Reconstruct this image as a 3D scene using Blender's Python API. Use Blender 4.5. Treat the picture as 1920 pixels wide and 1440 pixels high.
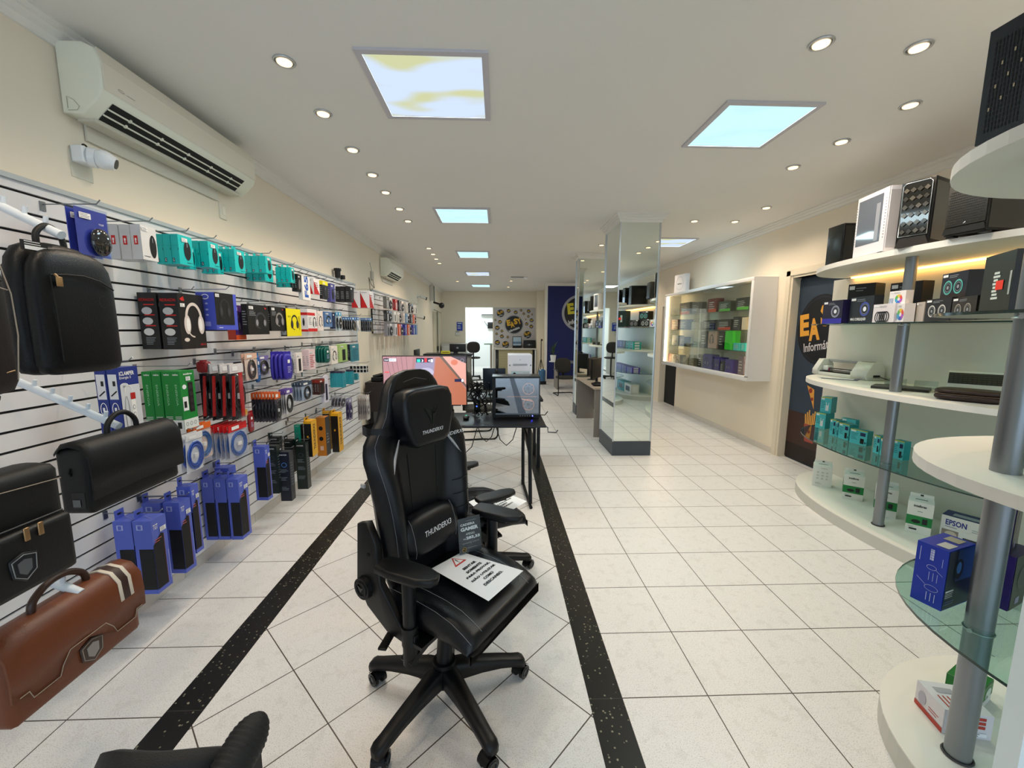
import bpy, bmesh, math, random
from mathutils import Vector, Matrix, Euler
random.seed(7)
SC = bpy.context.scene
for o in list(bpy.data.objects): bpy.data.objects.remove(o)
COL = SC.collection

# ------------------------------------------------------------ camera
FPX, PITCH, YAW, ROLL, EYE = 762.95, .1328, .0353, .0032, 1.67
cam_d = bpy.data.cameras.new('camera'); cam = bpy.data.objects.new('camera', cam_d); COL.objects.link(cam)
cam_d.sensor_fit = 'HORIZONTAL'; cam_d.sensor_width = 36; cam_d.lens = 36*FPX/1920
cam_d.clip_start = .02; cam_d.clip_end = 100
_f = Vector((math.sin(YAW)*math.cos(PITCH), math.cos(YAW)*math.cos(PITCH), -math.sin(PITCH)))
_r = Vector((math.cos(YAW), -math.sin(YAW), 0)); _u = _r.cross(_f)
CR_, SR_ = math.cos(ROLL), math.sin(ROLL)
_r2 = _r*CR_ + _u*SR_; _u2 = _u*CR_ - _r*SR_
cam.matrix_world = Matrix(((_r2.x, _u2.x, -_f.x, 0), (_r2.y, _u2.y, -_f.y, 0), (_r2.z, _u2.z, -_f.z, EYE), (0, 0, 0, 1)))
SC.camera = cam

def ray(px, py):                                      # a direction in the room for a point of the photograph
    u, v = px-960, py-720
    u, v = u*CR_+v*SR_, -u*SR_+v*CR_
    x = u/FPX; up = -v/FPX
    y = math.cos(PITCH)+up*math.sin(PITCH); z = -math.sin(PITCH)+up*math.cos(PITCH)
    return Vector((x*math.cos(YAW)+y*math.sin(YAW), -x*math.sin(YAW)+y*math.cos(YAW), z))
C0 = Vector((0, 0, EYE))
def onX(px, py, v): r = ray(px, py); return C0+r*(v/r.x)
def onY(px, py, v): r = ray(px, py); return C0+r*(v/r.y)
def onZ(px, py, v=0): r = ray(px, py); return C0+r*((v-EYE)/r.z)

# ------------------------------------------------------------ sky outside the shop front, exposure
w = bpy.data.worlds.new('daylight'); SC.world = w; w.use_nodes = True
bg = w.node_tree.nodes['Background']; bg.inputs[0].default_value = (.66, .83, 1, 1); bg.inputs[1].default_value = 2.1
SC.view_settings.view_transform = 'Standard'; SC.view_settings.look = 'None'
SC.view_settings.gamma = 1; SC.view_settings.use_curve_mapping = False
SC.view_settings.exposure = 0.16
SPOT_W, PANEL_L = 27, 1.0
ZC = 3.10; WL = -2.13; WR = 3.76; WB = 15.75; WF = -3.2     # ceiling, walls

# ------------------------------------------------------------ materials
def lin(h):
    if isinstance(h, str):
        h = h.lstrip('#'); v = [int(h[i:i+2], 16)/255 for i in (0, 2, 4)]
        return tuple(x/12.92 if x <= .04045 else ((x+.055)/1.055)**2.4 for x in v)
    return h
_mc = {}
def mat(h, rough=.5, metal=0, spec=.5, coat=0, noise=0, nscale=30, bump=0, emit=0, trans=0, alpha=1, ior=1.45):
    key = (h, rough, metal, spec, coat, noise, nscale, bump, emit, trans, alpha, ior)
    if key in _mc: return _mc[key]
    m = bpy.data.materials.new('surface_%d' % len(_mc)); m.use_nodes = True; nt = m.node_tree
    b = nt.nodes['Principled BSDF']; col = lin(h)+(1,)
    b.inputs['Base Color'].default_value = col; b.inputs['Roughness'].default_value = rough
    b.inputs['Metallic'].default_value = metal; b.inputs['Specular IOR Level'].default_value = spec
    b.inputs['Coat Weight'].default_value = coat; b.inputs['IOR'].default_value = ior
    b.inputs['Transmission Weight'].default_value = trans; b.inputs['Alpha'].default_value = alpha
    if emit: b.inputs['Emission Color'].default_value = col; b.inputs['Emission Strength'].default_value = emit
    if noise or bump:
        tc = nt.nodes.new('ShaderNodeTexCoord'); n = nt.nodes.new('ShaderNodeTexNoise')
        n.inputs['Scale'].default_value = nscale; n.inputs['Detail'].default_value = 4
        nt.links.new(tc.outputs['Object'], n.inputs['Vector'])
        if noise:
            mx = nt.nodes.new('ShaderNodeMix'); mx.data_type = 'RGBA'
            mx.inputs[6].default_value = tuple(max(0, x*(1-noise)) for x in col[:3])+(1,)
            mx.inputs[7].default_value = tuple(min(1, x*(1+noise)) for x in col[:3])+(1,)
            nt.links.new(n.outputs['Fac'], mx.inputs[0]); nt.links.new(mx.outputs[2], b.inputs['Base Color'])
        if bump:
            bp = nt.nodes.new('ShaderNodeBump'); bp.inputs['Strength'].default_value = bump; bp.inputs['Distance'].default_value = .004
            nt.links.new(n.outputs['Fac'], bp.inputs['Height']); nt.links.new(bp.outputs[0], b.inputs['Normal'])
    _mc[key] = m; return m
def paper(h): return mat(h, .38, noise=.05, nscale=9)
def thin_glass(h='#dff5ee', a=.12, rough=.02):
    key = ('thin', h, a)
    if key in _mc: return _mc[key]
    m = bpy.data.materials.new('clear_glass'); m.use_nodes = True; nt = m.node_tree; nt.nodes.clear()
    out = nt.nodes.new('ShaderNodeOutputMaterial'); mix = nt.nodes.new('ShaderNodeMixShader')
    t = nt.nodes.new('ShaderNodeBsdfTransparent'); g = nt.nodes.new('ShaderNodeBsdfGlossy'); f = nt.nodes.new('ShaderNodeLayerWeight'); pw = nt.nodes.new('ShaderNodeMath'); pw.operation = 'POWER'; pw.inputs[1].default_value = 4
    t.inputs[0].default_value = lin(h)+(1,); g.inputs['Roughness'].default_value = rough
    ad = nt.nodes.new('ShaderNodeMath'); ad.operation = 'ADD'; ad.inputs[1].default_value = a; ad.use_clamp = True
    nt.links.new(f.outputs['Facing'], pw.inputs[0]); nt.links.new(pw.outputs[0], ad.inputs[0]); nt.links.new(ad.outputs[0], mix.inputs[0])
    nt.links.new(t.outputs[0], mix.inputs[1]); nt.links.new(g.outputs[0], mix.inputs[2]); nt.links.new(mix.outputs[0], out.inputs[0])
    _mc[key] = m; return m

# ------------------------------------------------------------ mesh builder
_tc = {}
def text_geo(txt, bold=.012, shear=0):
    k = (txt, bold, shear)
    if k in _tc: return _tc[k]
    cu = bpy.data.curves.new('glyphs', 'FONT'); cu.body = txt; cu.resolution_u = 2; cu.offset = bold; cu.shear = shear
    ob = bpy.data.objects.new('glyphs', cu); COL.objects.link(ob)
    me = bpy.data.meshes.new_from_object(ob.evaluated_get(bpy.context.evaluated_depsgraph_get()))
    vs = [v.co.copy() for v in me.vertices]; fs = [list(p.vertices) for p in me.polygons]
    bpy.data.objects.remove(ob); bpy.data.curves.remove(cu); bpy.data.meshes.remove(me)
    if vs:
        x0 = min(v.x for v in vs); x1 = max(v.x for v in vs); y0 = min(v.y for v in vs); y1 = max(v.y for v in vs)
    else: x0 = y0 = 0; x1 = y1 = 1
    _tc[k] = (vs, fs, x0, x1, y0, y1); return _tc[k]

class MB:
    def __init__(self): self.v = []; self.f = []; self.mi = []; self.sm = []; self.mats = []; self.M = Matrix.Identity(4)
    def slot(self, m):
        if m not in self.mats: self.mats.append(m)
        return self.mats.index(m)
    def add(self, vs, fs, m, smooth=False):
        b = len(self.v); k = self.slot(m)
        self.v += [self.M @ Vector(p) for p in vs]
        for f in fs: self.f.append([b+i for i in f]); self.mi.append(k); self.sm.append(smooth)
        return self
    def addbm(self, bm, m, smooth=False):
        bm.verts.index_update()
        self.add([v.co.copy() for v in bm.verts], [[v.index for v in f.verts] for f in bm.faces], m, smooth); bm.free(); return self
    def box(self, x0, x1, y0, y1, z0, z1, m, bev=0, seg=2):
        x0, x1 = min(x0, x1), max(x0, x1); y0, y1 = min(y0, y1), max(y0, y1); z0, z1 = min(z0, z1), max(z0, z1)
        vs = [(x, y, z) for x in (x0, x1) for y in (y0, y1) for z in (z0, z1)]
        fs = [(0, 1, 3, 2), (4, 6, 7, 5), (0, 4, 5, 1), (2, 3, 7, 6), (0, 2, 6, 4), (1, 5, 7, 3)]
        if not bev: return self.add(vs, fs, m)
        bm = bmesh.new(); bv = [bm.verts.new(p) for p in vs]
        for f in fs: bm.faces.new([bv[i] for i in f])
        bmesh.ops.bevel(bm, geom=list(bm.edges), offset=min(bev, .49*min(x1-x0, y1-y0, z1-z0)), segments=seg, profile=.6, affect='EDGES')
        return self.addbm(bm, m, True)
    def cyl(self, a, b, r, m, r2=None, n=14, cap=True, smooth=True):
        a = Vector(a); b = Vector(b); r2 = r if r2 is None else r2; d = (b-a)
        if d.length < 1e-7: return self
        q = d.to_track_quat('Z', 'Y'); vs = []
        for (p, rr) in ((a, r), (b, r2)):
            for i in range(n):
                t = 2*math.pi*i/n; vs.append(p + q @ Vector((rr*math.cos(t), rr*math.sin(t), 0)))
        fs = [(i, (i+1) % n, n+(i+1) % n, n+i) for i in range(n)]
        self.add(vs, fs, m, smooth)
        if cap: self.add(vs, [tuple(range(n))[::-1], tuple(range(n, 2*n))], m)
        return self
    def tube(self, pts, r, m, n=6, closed=False):
        pts = [Vector(p) for p in pts]
        if not closed and 5 <= len(pts) <= 9 and not isinstance(r, (list, tuple)) and r >= .007:      # round the bends of handles and bent tubes
            q = [pts[0]]+pts+[pts[-1]]; out = []
            for i in range(1, len(q)-2):
                for k in range(5):
                    t = k/5; a, b_, c_, d_ = q[i-1:i+3]; out.append(.5*((2*b_)+(c_-a)*t+(2*a-5*b_+4*c_-d_)*t*t+(3*b_-a-3*c_+d_)*t**3))
            pts = out+[pts[-1]]
        N = len(pts); vs = []; fs = []
        rr = r if isinstance(r, (list, tuple)) else [r]*N
        up = None
        for i, p in enumerate(pts):
            a = pts[(i-1) % N] if (closed or i > 0) else pts[0]; b = pts[(i+1) % N] if (closed or i < N-1) else pts[-1]
            d = (b-a).normalized() if (b-a).length > 1e-9 else Vector((0, 0, 1))
            if up is None: up = d.orthogonal().normalized()
            up = (up - d*up.dot(d)); up = up.normalized() if up.length > 1e-6 else d.orthogonal().normalized()
            sd = d.cross(up)
            for k in range(n):
                t = 2*math.pi*k/n; vs.append(p+(up*math.cos(t)+sd*math.sin(t))*rr[i])
        for i in range(N if closed else N-1):
            j = (i+1) % N
            for k in range(n): fs.append((i*n+k, i*n+(k+1) % n, j*n+(k+1) % n, j*n+k))
        self.add(vs, fs, m, True)
        if not closed: self.add(vs[:n]+vs[-n:], [tuple(range(n))[::-1], tuple(range(n, 2*n))], m)
        return self
    def prism(self, pts, axis, a0, a1, m, bev=0, smooth=False, seg=2):
        """pts 2-D outline; axis 'x','y','z' = extrusion axis"""
        def P(p, a): return {'z': (p[0], p[1], a), 'y': (p[0], a, p[1]), 'x': (a, p[0], p[1])}[axis]
        bm = bmesh.new(); n = len(pts)
        lo = [bm.verts.new(P(p, a0)) for p in pts]; hi = [bm.verts.new(P(p, a1)) for p in pts]
        bm.faces.new(lo[::-1]); bm.faces.new(hi)
        for i in range(n): bm.faces.new((lo[i], lo[(i+1) % n], hi[(i+1) % n], hi[i]))
        bmesh.ops.recalc_face_normals(bm, faces=bm.faces)
        if bev:
            ed = [e for e in bm.edges if (e.verts[0] in lo) == (e.verts[1] in lo)]
            bmesh.ops.bevel(bm, geom=ed, offset=bev, segments=seg, profile=.6, affect='EDGES'); smooth = True
        return self.addbm(bm, m, smooth)
    def loft(self, rings, m, cap=True, smooth=True, closed=True):
        n = len(rings[0]); vs = [p for r in rings for p in r]; fs = []
        for i in range(len(rings)-1):
            for k in range(n if closed else n-1): fs.append((i*n+k, i*n+(k+1) % n, (i+1)*n+(k+1) % n, (i+1)*n+k))
        self.add(vs, fs, m, smooth)
        if cap: self.add(list(rings[0])+list(rings[-1]), [tuple(range(n))[::-1], tuple(range(n, 2*n))], m, smooth)
        return self
    def pillow(self, cx, cy, cz, a, b, d, m, e=2.6, n=20, k=10, e2=None):
        """superellipsoid: half sizes a (x), b (y), d (z)"""
        e2 = e2 or e
        def P(v, ex): return math.copysign(abs(v)**(2/ex), v)
        vs = []; fs = []
        for j in range(1, k):
            f = -math.pi/2+math.pi*j/k
            for i in range(n):
                t = 2*math.pi*i/n
                vs.append((cx+a*P(math.cos(f), e2)*P(math.cos(t), e), cy+b*P(math.cos(f), e2)*P(math.sin(t), e), cz+d*P(math.sin(f), e2)))
        lo = len(vs); vs.append((cx, cy, cz-d)); hi = len(vs); vs.append((cx, cy, cz+d))
        for j in range(k-2):
            for i in range(n): fs.append((j*n+i, j*n+(i+1) % n, (j+1)*n+(i+1) % n, (j+1)*n+i))
        for i in range(n): fs.append((lo, (i+1) % n, i)); fs.append((hi, (k-2)*n+i, (k-2)*n+(i+1) % n))
        return self.add(vs, fs, m, True)
    def sphere(self, p, r, m, n=14): return self.pillow(p[0], p[1], p[2], r, r, r, m, e=2, n=n, k=max(6, n//2))
    def torus(self, p, R, r, m, axis='y', n=20, k=6, a0=0, a1=2*math.pi, sx=1, sz=1):
        pts = []; full = abs(a1-a0-2*math.pi) < 1e-6
        for i in range(n if full else n+1):
            t = a0+(a1-a0)*i/n; x, z = R*sx*math.cos(t), R*sz*math.sin(t)
            pts.append({'y': (p[0]+x, p[1], p[2]+z), 'x': (p[0], p[1]+x, p[2]+z), 'z': (p[0]+x, p[1]+z, p[2])}[axis])
        return self.tube(pts, r, m, n=k, closed=full)
    # flat print on a plane: origin o, unit u, unit v, normal n
    def plane(self, o, u, v, n, lift=.0008): return Dec(self, Vector(o)+Vector(n)*lift, Vector(u), Vector(v), Vector(n))
    def build(self, name, parent=None, loc=None, rot=None):
        me = bpy.data.meshes.new(name); me.from_pydata([tuple(p) for p in self.v], [], self.f); me.update()
        for m in self.mats: me.materials.append(m)
        me.polygons.foreach_set('material_index', self.mi); me.polygons.foreach_set('use_smooth', self.sm)
        bm = bmesh.new(); bm.from_mesh(me); bmesh.ops.recalc_face_normals(bm, faces=bm.faces); bm.to_mesh(me); bm.free()
        o = bpy.data.objects.new(name, me); COL.objects.link(o)
        if parent: o.parent = parent
        if loc is not None: o.location = loc
        if rot is not None: o.rotation_euler = rot
        return o

class Dec:
    """prints (rectangles, ellipses, letters) in metres on a plane"""
    def __init__(self, mb, o, u, v, n): self.mb, self.o, self.u, self.v, self.n = mb, o, u, v, n
    def P(self, a, b, k=0): return self.o+self.u*a+self.v*b+self.n*(k*.0006)
    def poly(self, pts, m, k=0): self.mb.add([self.P(a, b, k) for a, b in pts], [tuple(range(len(pts)))], m); return self
    def rect(self, a0, b0, a1, b1, m, k=0): return self.poly([(a0, b0), (a1, b0), (a1, b1), (a0, b1)], m, k)
    def ell(self, a, b, ra, rb, m, k=0, n=20): return self.poly([(a+ra*math.cos(2*math.pi*i/n), b+rb*math.sin(2*math.pi*i/n)) for i in range(n)], m, k)
    def ring(self, a, b, ra, rb, t, m, k=0, n=24, t0=0, t1=2*math.pi):
        vs = []; fs = []
        for i in range(n+1):
            q = t0+(t1-t0)*i/n
            vs += [self.P(a+ra*math.cos(q), b+rb*math.sin(q), k), self.P(a+(ra-t)*math.cos(q), b+(rb-t)*math.sin(q), k)]
        for i in range(n): fs.append((2*i, 2*i+2, 2*i+3, 2*i+1))
        self.mb.add(vs, fs, m); return self
    def line(self, p, q, t, m, k=0):
        d = Vector((q[0]-p[0], q[1]-p[1])); L = d.length or 1; nx, ny = -d.y/L*t/2, d.x/L*t/2
        return self.poly([(p[0]+nx, p[1]+ny), (p[0]-nx, p[1]-ny), (q[0]-nx, q[1]-ny), (q[0]+nx, q[1]+ny)], m, k)
    def text(self, txt, a0, b0, a1, b1, m, k=1, bold=.012, shear=0, rot=0, keep=False):
        vs, fs, x0, x1, y0, y1 = text_geo(txt, bold, shear)
        sx = (a1-a0)/(x1-x0 or 1); sy = (b1-b0)/(y1-y0 or 1)
        if keep: sx = sy = min(sx, sy)
        ca, cb = (a0+a1)/2, (b0+b1)/2; cr, sr = math.cos(rot), math.sin(rot); out = []
        for p in vs:
            x, y = (p.x-(x0+x1)/2)*sx, (p.y-(y0+y1)/2)*sy
            out.append(self.P(ca+x*cr-y*sr, cb+x*sr+y*cr, k))
        self.mb.add(out, fs, m); return self
    def lines(self, a0, b0, a1, b1, n, m, k=1, ragged=True):     # rows of illegibly small print
        h = (b1-b0)/n
        for i in range(n):
            e = a1-(a1-a0)*(random.random()*.4 if ragged else 0)
            self.rect(a0, b0+h*(i+.3), e, b0+h*(i+.62), m, k)
        return self
    def headset(self, a, b, w_, h_, m, m2, k=1):
        self.ring(a, b+h_*.08, w_*.42, h_*.42, w_*.11, m, k, t0=0, t1=math.pi)
        for s_ in (-1, 1):
            self.ell(a+s_*w_*.34, b-h_*.08, w_*.16, h_*.25, m, k+1); self.ell(a+s_*w_*.31, b-h_*.08, w_*.09, h_*.17, m2, k+2)
        self.ring(a-w_*.02, b-h_*.12, w_*.36, h_*.3, w_*.05, m, k, t0=math.pi*1.05, t1=math.pi*1.5); return self
    def mouse(self, a, b, w_, h_, m, m2, k=1):
        self.ell(a, b, w_/2, h_/2, m, k); self.rect(a-w_*.05, b+h_*.18, a+w_*.05, b+h_*.38, m2, k+1); return self

def empty(name, loc=(0, 0, 0), rz=0):
    o = bpy.data.objects.new(name, None); o.empty_display_size = .05; COL.objects.link(o)
    o.location = loc; o.rotation_euler = (0, 0, rz); return o
def tag(o, label=None, cat=None, group=None, kind=None):
    if label: o['label'] = label
    if cat: o['category'] = cat
    if group: o['group'] = group
    if kind: o['kind'] = kind
    return o
def copy_tree(o, parent=None):
    c_ = o.copy(); COL.objects.link(c_); c_.parent = parent
    for ch in list(o.children): copy_tree(ch, c_)
    return c_
R = math.radians
ORD = ['frontmost', 'second from the front', 'third from the front', 'fourth from the front', 'fifth from the front', 'sixth from the front', 'seventh from the front', 'eighth from the front', 'ninth from the front']
def ordinal(i, n): return 'hindmost' if (i == n-1 and n > 1) else ORD[min(i, 8)]
# ============================================================ ROOM
def st(o, kind='structure', label=None): o['kind'] = kind; (label and tag(o, label)); return o
def floor_mat():
    m = bpy.data.materials.new('speckled_floor_tile'); m.use_nodes = True; nt = m.node_tree; L = nt.links
    b = nt.nodes['Principled BSDF']; tc = nt.nodes.new('ShaderNodeTexCoord')
    def mth(op, a, b_=None, cl=False):
        n = nt.nodes.new('ShaderNodeMath'); n.operation = op; n.use_clamp = cl
        for i, x in enumerate((a, b_)):
            if x is None: continue
            if isinstance(x, (int, float)): n.inputs[i].default_value = x
            else: L.new(x, n.inputs[i])
        return n.outputs[0]
    sx = nt.nodes.new('ShaderNodeSeparateXYZ'); L.new(tc.outputs['Object'], sx.inputs[0]); X, Y = sx.outputs[0], sx.outputs[1]
    S = .4
    def dist(t, off, s_=S):           # distance in metres to the nearest grout line
        q = mth('DIVIDE', mth('SUBTRACT', t, off), s_); fr = mth('FRACT', q)
        return mth('MULTIPLY', mth('SUBTRACT', .5, mth('ABSOLUTE', mth('SUBTRACT', fr, .5))), s_)
    yoff = 4.0917*S
    gr = mth('MINIMUM', dist(X, 2.4155*S), dist(Y, yoff))                      # right aisle
    gl = mth('MINIMUM', dist(X, -4.6382*S), dist(Y, 4.0217*S))                 # left aisle
    u = mth('MULTIPLY', mth('ADD', X, Y), .70711); v = mth('MULTIPLY', mth('SUBTRACT', X, Y), .70711)
    gc = mth('MINIMUM', dist(u, (.405+1.557)*.70711), dist(v, (.405-1.557)*.70711))
    XL0, XL1, XR0, XR1 = -1.46, -1.30, .413, .567
    isc = mth('MULTIPLY', mth('GREATER_THAN', X, XL1), mth('LESS_THAN', X, XR0))
    isr = mth('GREATER_THAN', X, XR1)
    isl = mth('LESS_THAN', X, XL0)
    near = mth('LESS_THAN', Y, 11.2)
    g = mth('ADD', mth('ADD', mth('MULTIPLY', gc, isc), mth('MULTIPLY', gr, isr)), mth('MULTIPLY', gl, isl))
    band = mth('SUBTRACT', 1, mth('ADD', mth('ADD', isc, isr), isl), True)
    gb = dist(Y, yoff, 1.2)
    line = mth('MULTIPLY', mth('LESS_THAN', g, .0026), mth('SUBTRACT', 1, band))
    no = nt.nodes.new('ShaderNodeTexNoise'); no.inputs['Scale'].default_value = 240; no.inputs['Detail'].default_value = 2; L.new(tc.outputs['Object'], no.inputs['Vector'])
    n2 = nt.nodes.new('ShaderNodeTexNoise'); n2.inputs['Scale'].default_value = 14; n2.inputs['Detail'].default_value = 7; n2.inputs['Roughness'].default_value = .75; L.new(tc.outputs['Object'], n2.inputs['Vector'])
    cr = nt.nodes.new('ShaderNodeValToRGB'); L.new(no.outputs['Fac'], cr.inputs[0])
    cr.color_ramp.elements[0].position = .30; cr.color_ramp.elements[0].color = lin('#b0aeac')+(1,)
    cr.color_ramp.elements[1].position = .45; cr.color_ramp.elements[1].color = lin('#e2e1e0')+(1,)
    mx = nt.nodes.new('ShaderNodeMix'); mx.data_type = 'RGBA'; L.new(mth('MULTIPLY', mth('GREATER_THAN', n2.outputs['Fac'], .56), .22), mx.inputs[0])
    L.new(cr.outputs[0], mx.inputs[6]); mx.inputs[7].default_value = lin('#bdb9b6')+(1,)
    vo = nt.nodes.new('ShaderNodeTexVoronoi'); vo.inputs['Scale'].default_value = 42; L.new(tc.outputs['Object'], vo.inputs['Vector'])
    n3 = nt.nodes.new('ShaderNodeTexNoise'); n3.inputs['Scale'].default_value = 80; L.new(tc.outputs['Object'], n3.inputs['Vector'])
    c2 = nt.nodes.new('ShaderNodeValToRGB'); L.new(mth('MULTIPLY', vo.outputs['Distance'], mth('ADD', n3.outputs['Fac'], .6)), c2.inputs[0])
    c2.color_ramp.elements[0].position = .13; c2.color_ramp.elements[0].color = lin('#8a8672')+(1,)
    c2.color_ramp.elements[1].position = .24; c2.color_ramp.elements[1].color = lin('#14130f')+(1,)
    m2 = nt.nodes.new('ShaderNodeMix'); m2.data_type = 'RGBA'; L.new(band, m2.inputs[0]); L.new(mx.outputs[2], m2.inputs[6]); L.new(c2.outputs[0], m2.inputs[7])
    bl = mth('MULTIPLY', mth('LESS_THAN', gb, .0018), band)
    m3 = nt.nodes.new('ShaderNodeMix'); m3.data_type = 'RGBA'; L.new(mth('ADD', line, mth('MULTIPLY', bl, .6)), m3.inputs[0]); L.new(m2.outputs[2], m3.inputs[6]); m3.inputs[7].default_value = lin('#4d4540')+(1,)
    L.new(m3.outputs[2], b.inputs['Base Color'])
    b.inputs['Roughness'].default_value = .34; b.inputs['Specular IOR Level'].default_value = .35
    rr = mth('ADD', .27, mth('MULTIPLY', n2.outputs['Fac'], .16)); L.new(rr, b.inputs['Roughness'])
    bp = nt.nodes.new('ShaderNodeBump'); bp.inputs['Strength'].default_value = .4; bp.inputs['Distance'].default_value = .002; bp.invert = True
    L.new(line, bp.inputs['Height']); L.new(bp.outputs[0], b.inputs['Normal'])
    return m
CREAM = mat('#f0e5d2', .75, noise=.02, nscale=2.5)
WHITEP = mat('#e9e8e4', .8, noise=.015, nscale=2)
b = MB(); b.box(-3.2, 5.2, -7, 18.8, -.1, 0, floor_mat()); st(b.build('floor'))
# ceiling with square openings is modelled as a slab; light trays sit flush under it
b = MB(); b.box(-2.4, 5.2, -3.3, 18.8, ZC, ZC+.1, WHITEP); st(b.build('ceiling'))
b = MB(); b.box(WL-.15, WL, -3.3, 18.8, 0, ZC, CREAM); st(b.build('wall_left'))
# right wall with the poster door recess and the dark doorway
DR0, DR1 = 4.2, 5.16; DD0, DD1 = 8.42, 9.3
b = MB()
for (y0, y1, z0, z1) in ((-3.3, DR0, 0, ZC), (DR0, DR1, 2.33, ZC), (DR1, DD0, 0, ZC), (DD0, DD1, 2.2, ZC), (DD1, 12.9, 0, ZC)): b.box(WR, WR+.15, y0, y1, z0, z1, CREAM)
st(b.build('wall_right'))
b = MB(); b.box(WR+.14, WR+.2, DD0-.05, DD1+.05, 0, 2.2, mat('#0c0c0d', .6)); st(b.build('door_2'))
# back wall with doorway to a bright room
bx0, bx1, bz1 = -1.235, -.187, 2.507
b = MB(); b.box(WL, bx0, WB, WB+.12, 0, ZC, CREAM); b.box(bx0, bx1, WB, WB+.12, bz1, ZC, CREAM); b.box(bx1, 1.72, WB, WB+.12, 0, ZC, CREAM); st(b.build('wall_back'))
b = MB(); b.box(-2.4, 1.72, 18.6, 18.8, 0, ZC, mat('#e8f0f2', .7)); st(b.build('wall_back_room'))
b = MB(); b.box(1.72, 1.9, 13.0, 18.8, 0, ZC, CREAM); st(b.build('wall_passage'))
b = MB(); b.box(1.45, 1.72, 15.3, WB, 0, ZC, CREAM); st(b.build('trim_pilaster'))
# blue feature wall
BY = 12.87
b = MB(); b.box(1.56, WR+.15, BY, BY+.12, .1, 3.02, mat('#0b1a60', .5, noise=.04, nscale=2)); b.box(1.54, WR+.15, BY-.01, BY+.12, 3.02, ZC, WHITEP)
b.box(1.5, 1.56, BY-.02, BY+.14, 0, ZC, WHITEP); st(b.build('wall_blue'))
b = MB(); b.box(1.5, WR, BY-.03, BY-.001, 0, .11, mat('#d9d6cf', .4)); st(b.build('baseboard_blue'))
# shop front: posts and lintel, glass panes, street pavement outside
FR = mat('#dfe3e4', .5)
b = MB(); b.box(WL-.15, 5.2, WF-.12, WF, 2.75, ZC, FR)
for x in (WL-.15, -.2, 1.9, WR-.1): b.box(x, x+.14, WF-.1, WF, 0, 2.75, FR)
st(b.build('wall_front'))
pa = onY(1886, 1300, .78)
b = MB(); b.box(pa.x, pa.x+.35, .74, .78, 0, ZC, mat('#dfeaec', .35)); st(b.build('trim_post'))
# cornices: stepped coving
def coving(name, x0, y0, x1, y1, side, sc=1.0):
    """runs along y (side +1: wall on the left) or along x"""
    prof = [(0, 0), (.075, 0), (.075, -.012), (.055, -.022), (.055, -.034), (.032, -.05), (.032, -.062), (.012, -.078), (.012, -.09), (0, -.09)]
    b = MB(); W = mat('#eceae4', .6)
    if x0 == x1: b.prism([(x0+side*p*sc, ZC+q*sc) for p, q in prof], 'y', y0, y1, W)
    else: b.prism([(y0+side*p*sc, ZC+q*sc) for p, q in prof], 'x', x0, x1, W)
    return st(b.build(name))
coving('trim_1', WL, -3.2, WL, WB, 1); coving('trim_2', WR, -3.2, WR, BY, -1)
# floor baseboards of cut tile
def baseboard(name, x, y0, y1, side, h=.083):
    b = MB(); t = mat('#d6cfc5', .35, noise=.06, nscale=60); y = y0
    while y < y1-.01:
        e = min(y+.398, y1); b.box(x, x+side*.02, y, e, 0, h, t); y += .402
    return st(b.build(name))
baseboard('baseboard_left', WL, -3.0, WB, 1); baseboard('baseboard_right_1', WR, DR1+.1, DD0-.05, -1); baseboard('baseboard_right_2', WR, -3, 2.2, -1)
# poster door
DX = WR+.09
b = MB(); b.box(DX, DX+.04, DR0, DR1, 0, 2.33, mat('#243140', .55)); dr = st(b.build('door_1'))
fr = MB(); J = mat('#e2d8c4', .6)
fr.box(WR-.02, WR+.145, DR1-.006, DR1+.11, 0, 2.33+.11, J); fr.box(WR-.02, WR+.145, DR0-.11, DR0+.006, 0, 2.33+.11, J); fr.box(WR-.02, WR+.14, DR0, DR1, 2.33, 2.44, J)
fr.box(WR-.035, WR-.02, DR1+.03, DR1+.1, 0, 2.42, J); fr.box(WR-.035, WR-.02, DR0, DR1+.1, 2.36, 2.42, J)
st(fr.build('trim_door_frame'))
fl = MB(); b = fl
b.box(DX-.012, DX-.004, DR0+.02, DR1-.01, .02, 2.31, mat('#2b3a4c', .5, noise=.06, nscale=3)); 
d = b.plane((DX-.012, DR1-.01, .02), (0, -1, 0), (0, 0, 1), (-1, 0, 0)); PW = DR1-DR0-.03
cyl_, czl_ = .40, 1.66
d.rect(0, 0, PW, .62, mat('#3a2420', .5), 0); d.rect(0, 0, PW, .2, mat('#1d1110', .5), 1)
d.ell(cyl_, czl_, .37, .42, mat('#0c0f18', .5), 1, 40); d.ring(cyl_, czl_, .345, .395, .012, mat('#1a2130', .5), 2, 40)
OR = mat('#e2a23c', .5)
for ch, a, bb, ww, hh, ro in (('E', .14, 1.60, .15, .27, .12), ('A', .30, 1.55, .17, .27, .14), ('S', .46, 1.72, .16, .27, .12), ('Y', .62, 1.74, .17, .27, .2)):
    d.text(ch, a-ww/2, bb-.02, a+ww/2, bb+hh-.02, OR, 4, bold=.05, rot=ro)
d.text('Informática', .16, 1.42, .66, 1.53, mat('#d9d4d8', .5), 4, bold=.01, rot=.17)
d.ring(.52, 1.1, .07, .08, .014, mat('#6d7e8c', .5), 2); d.ell(.52, 1.1, .052, .062, mat('#0c0f18', .5), 2)
d.line((.495, 1.075), (.545, 1.125), .012, OR, 3); d.line((.545, 1.075), (.495, 1.125), .012, OR, 3)
d.rect(.6, 1.08, .85, 1.13, mat('#55687a', .5), 1)
d.poly([(.32, .28), (.46, .28), (.49, .50), (.29, .50)], mat('#a0463a', .5), 3)
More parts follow.
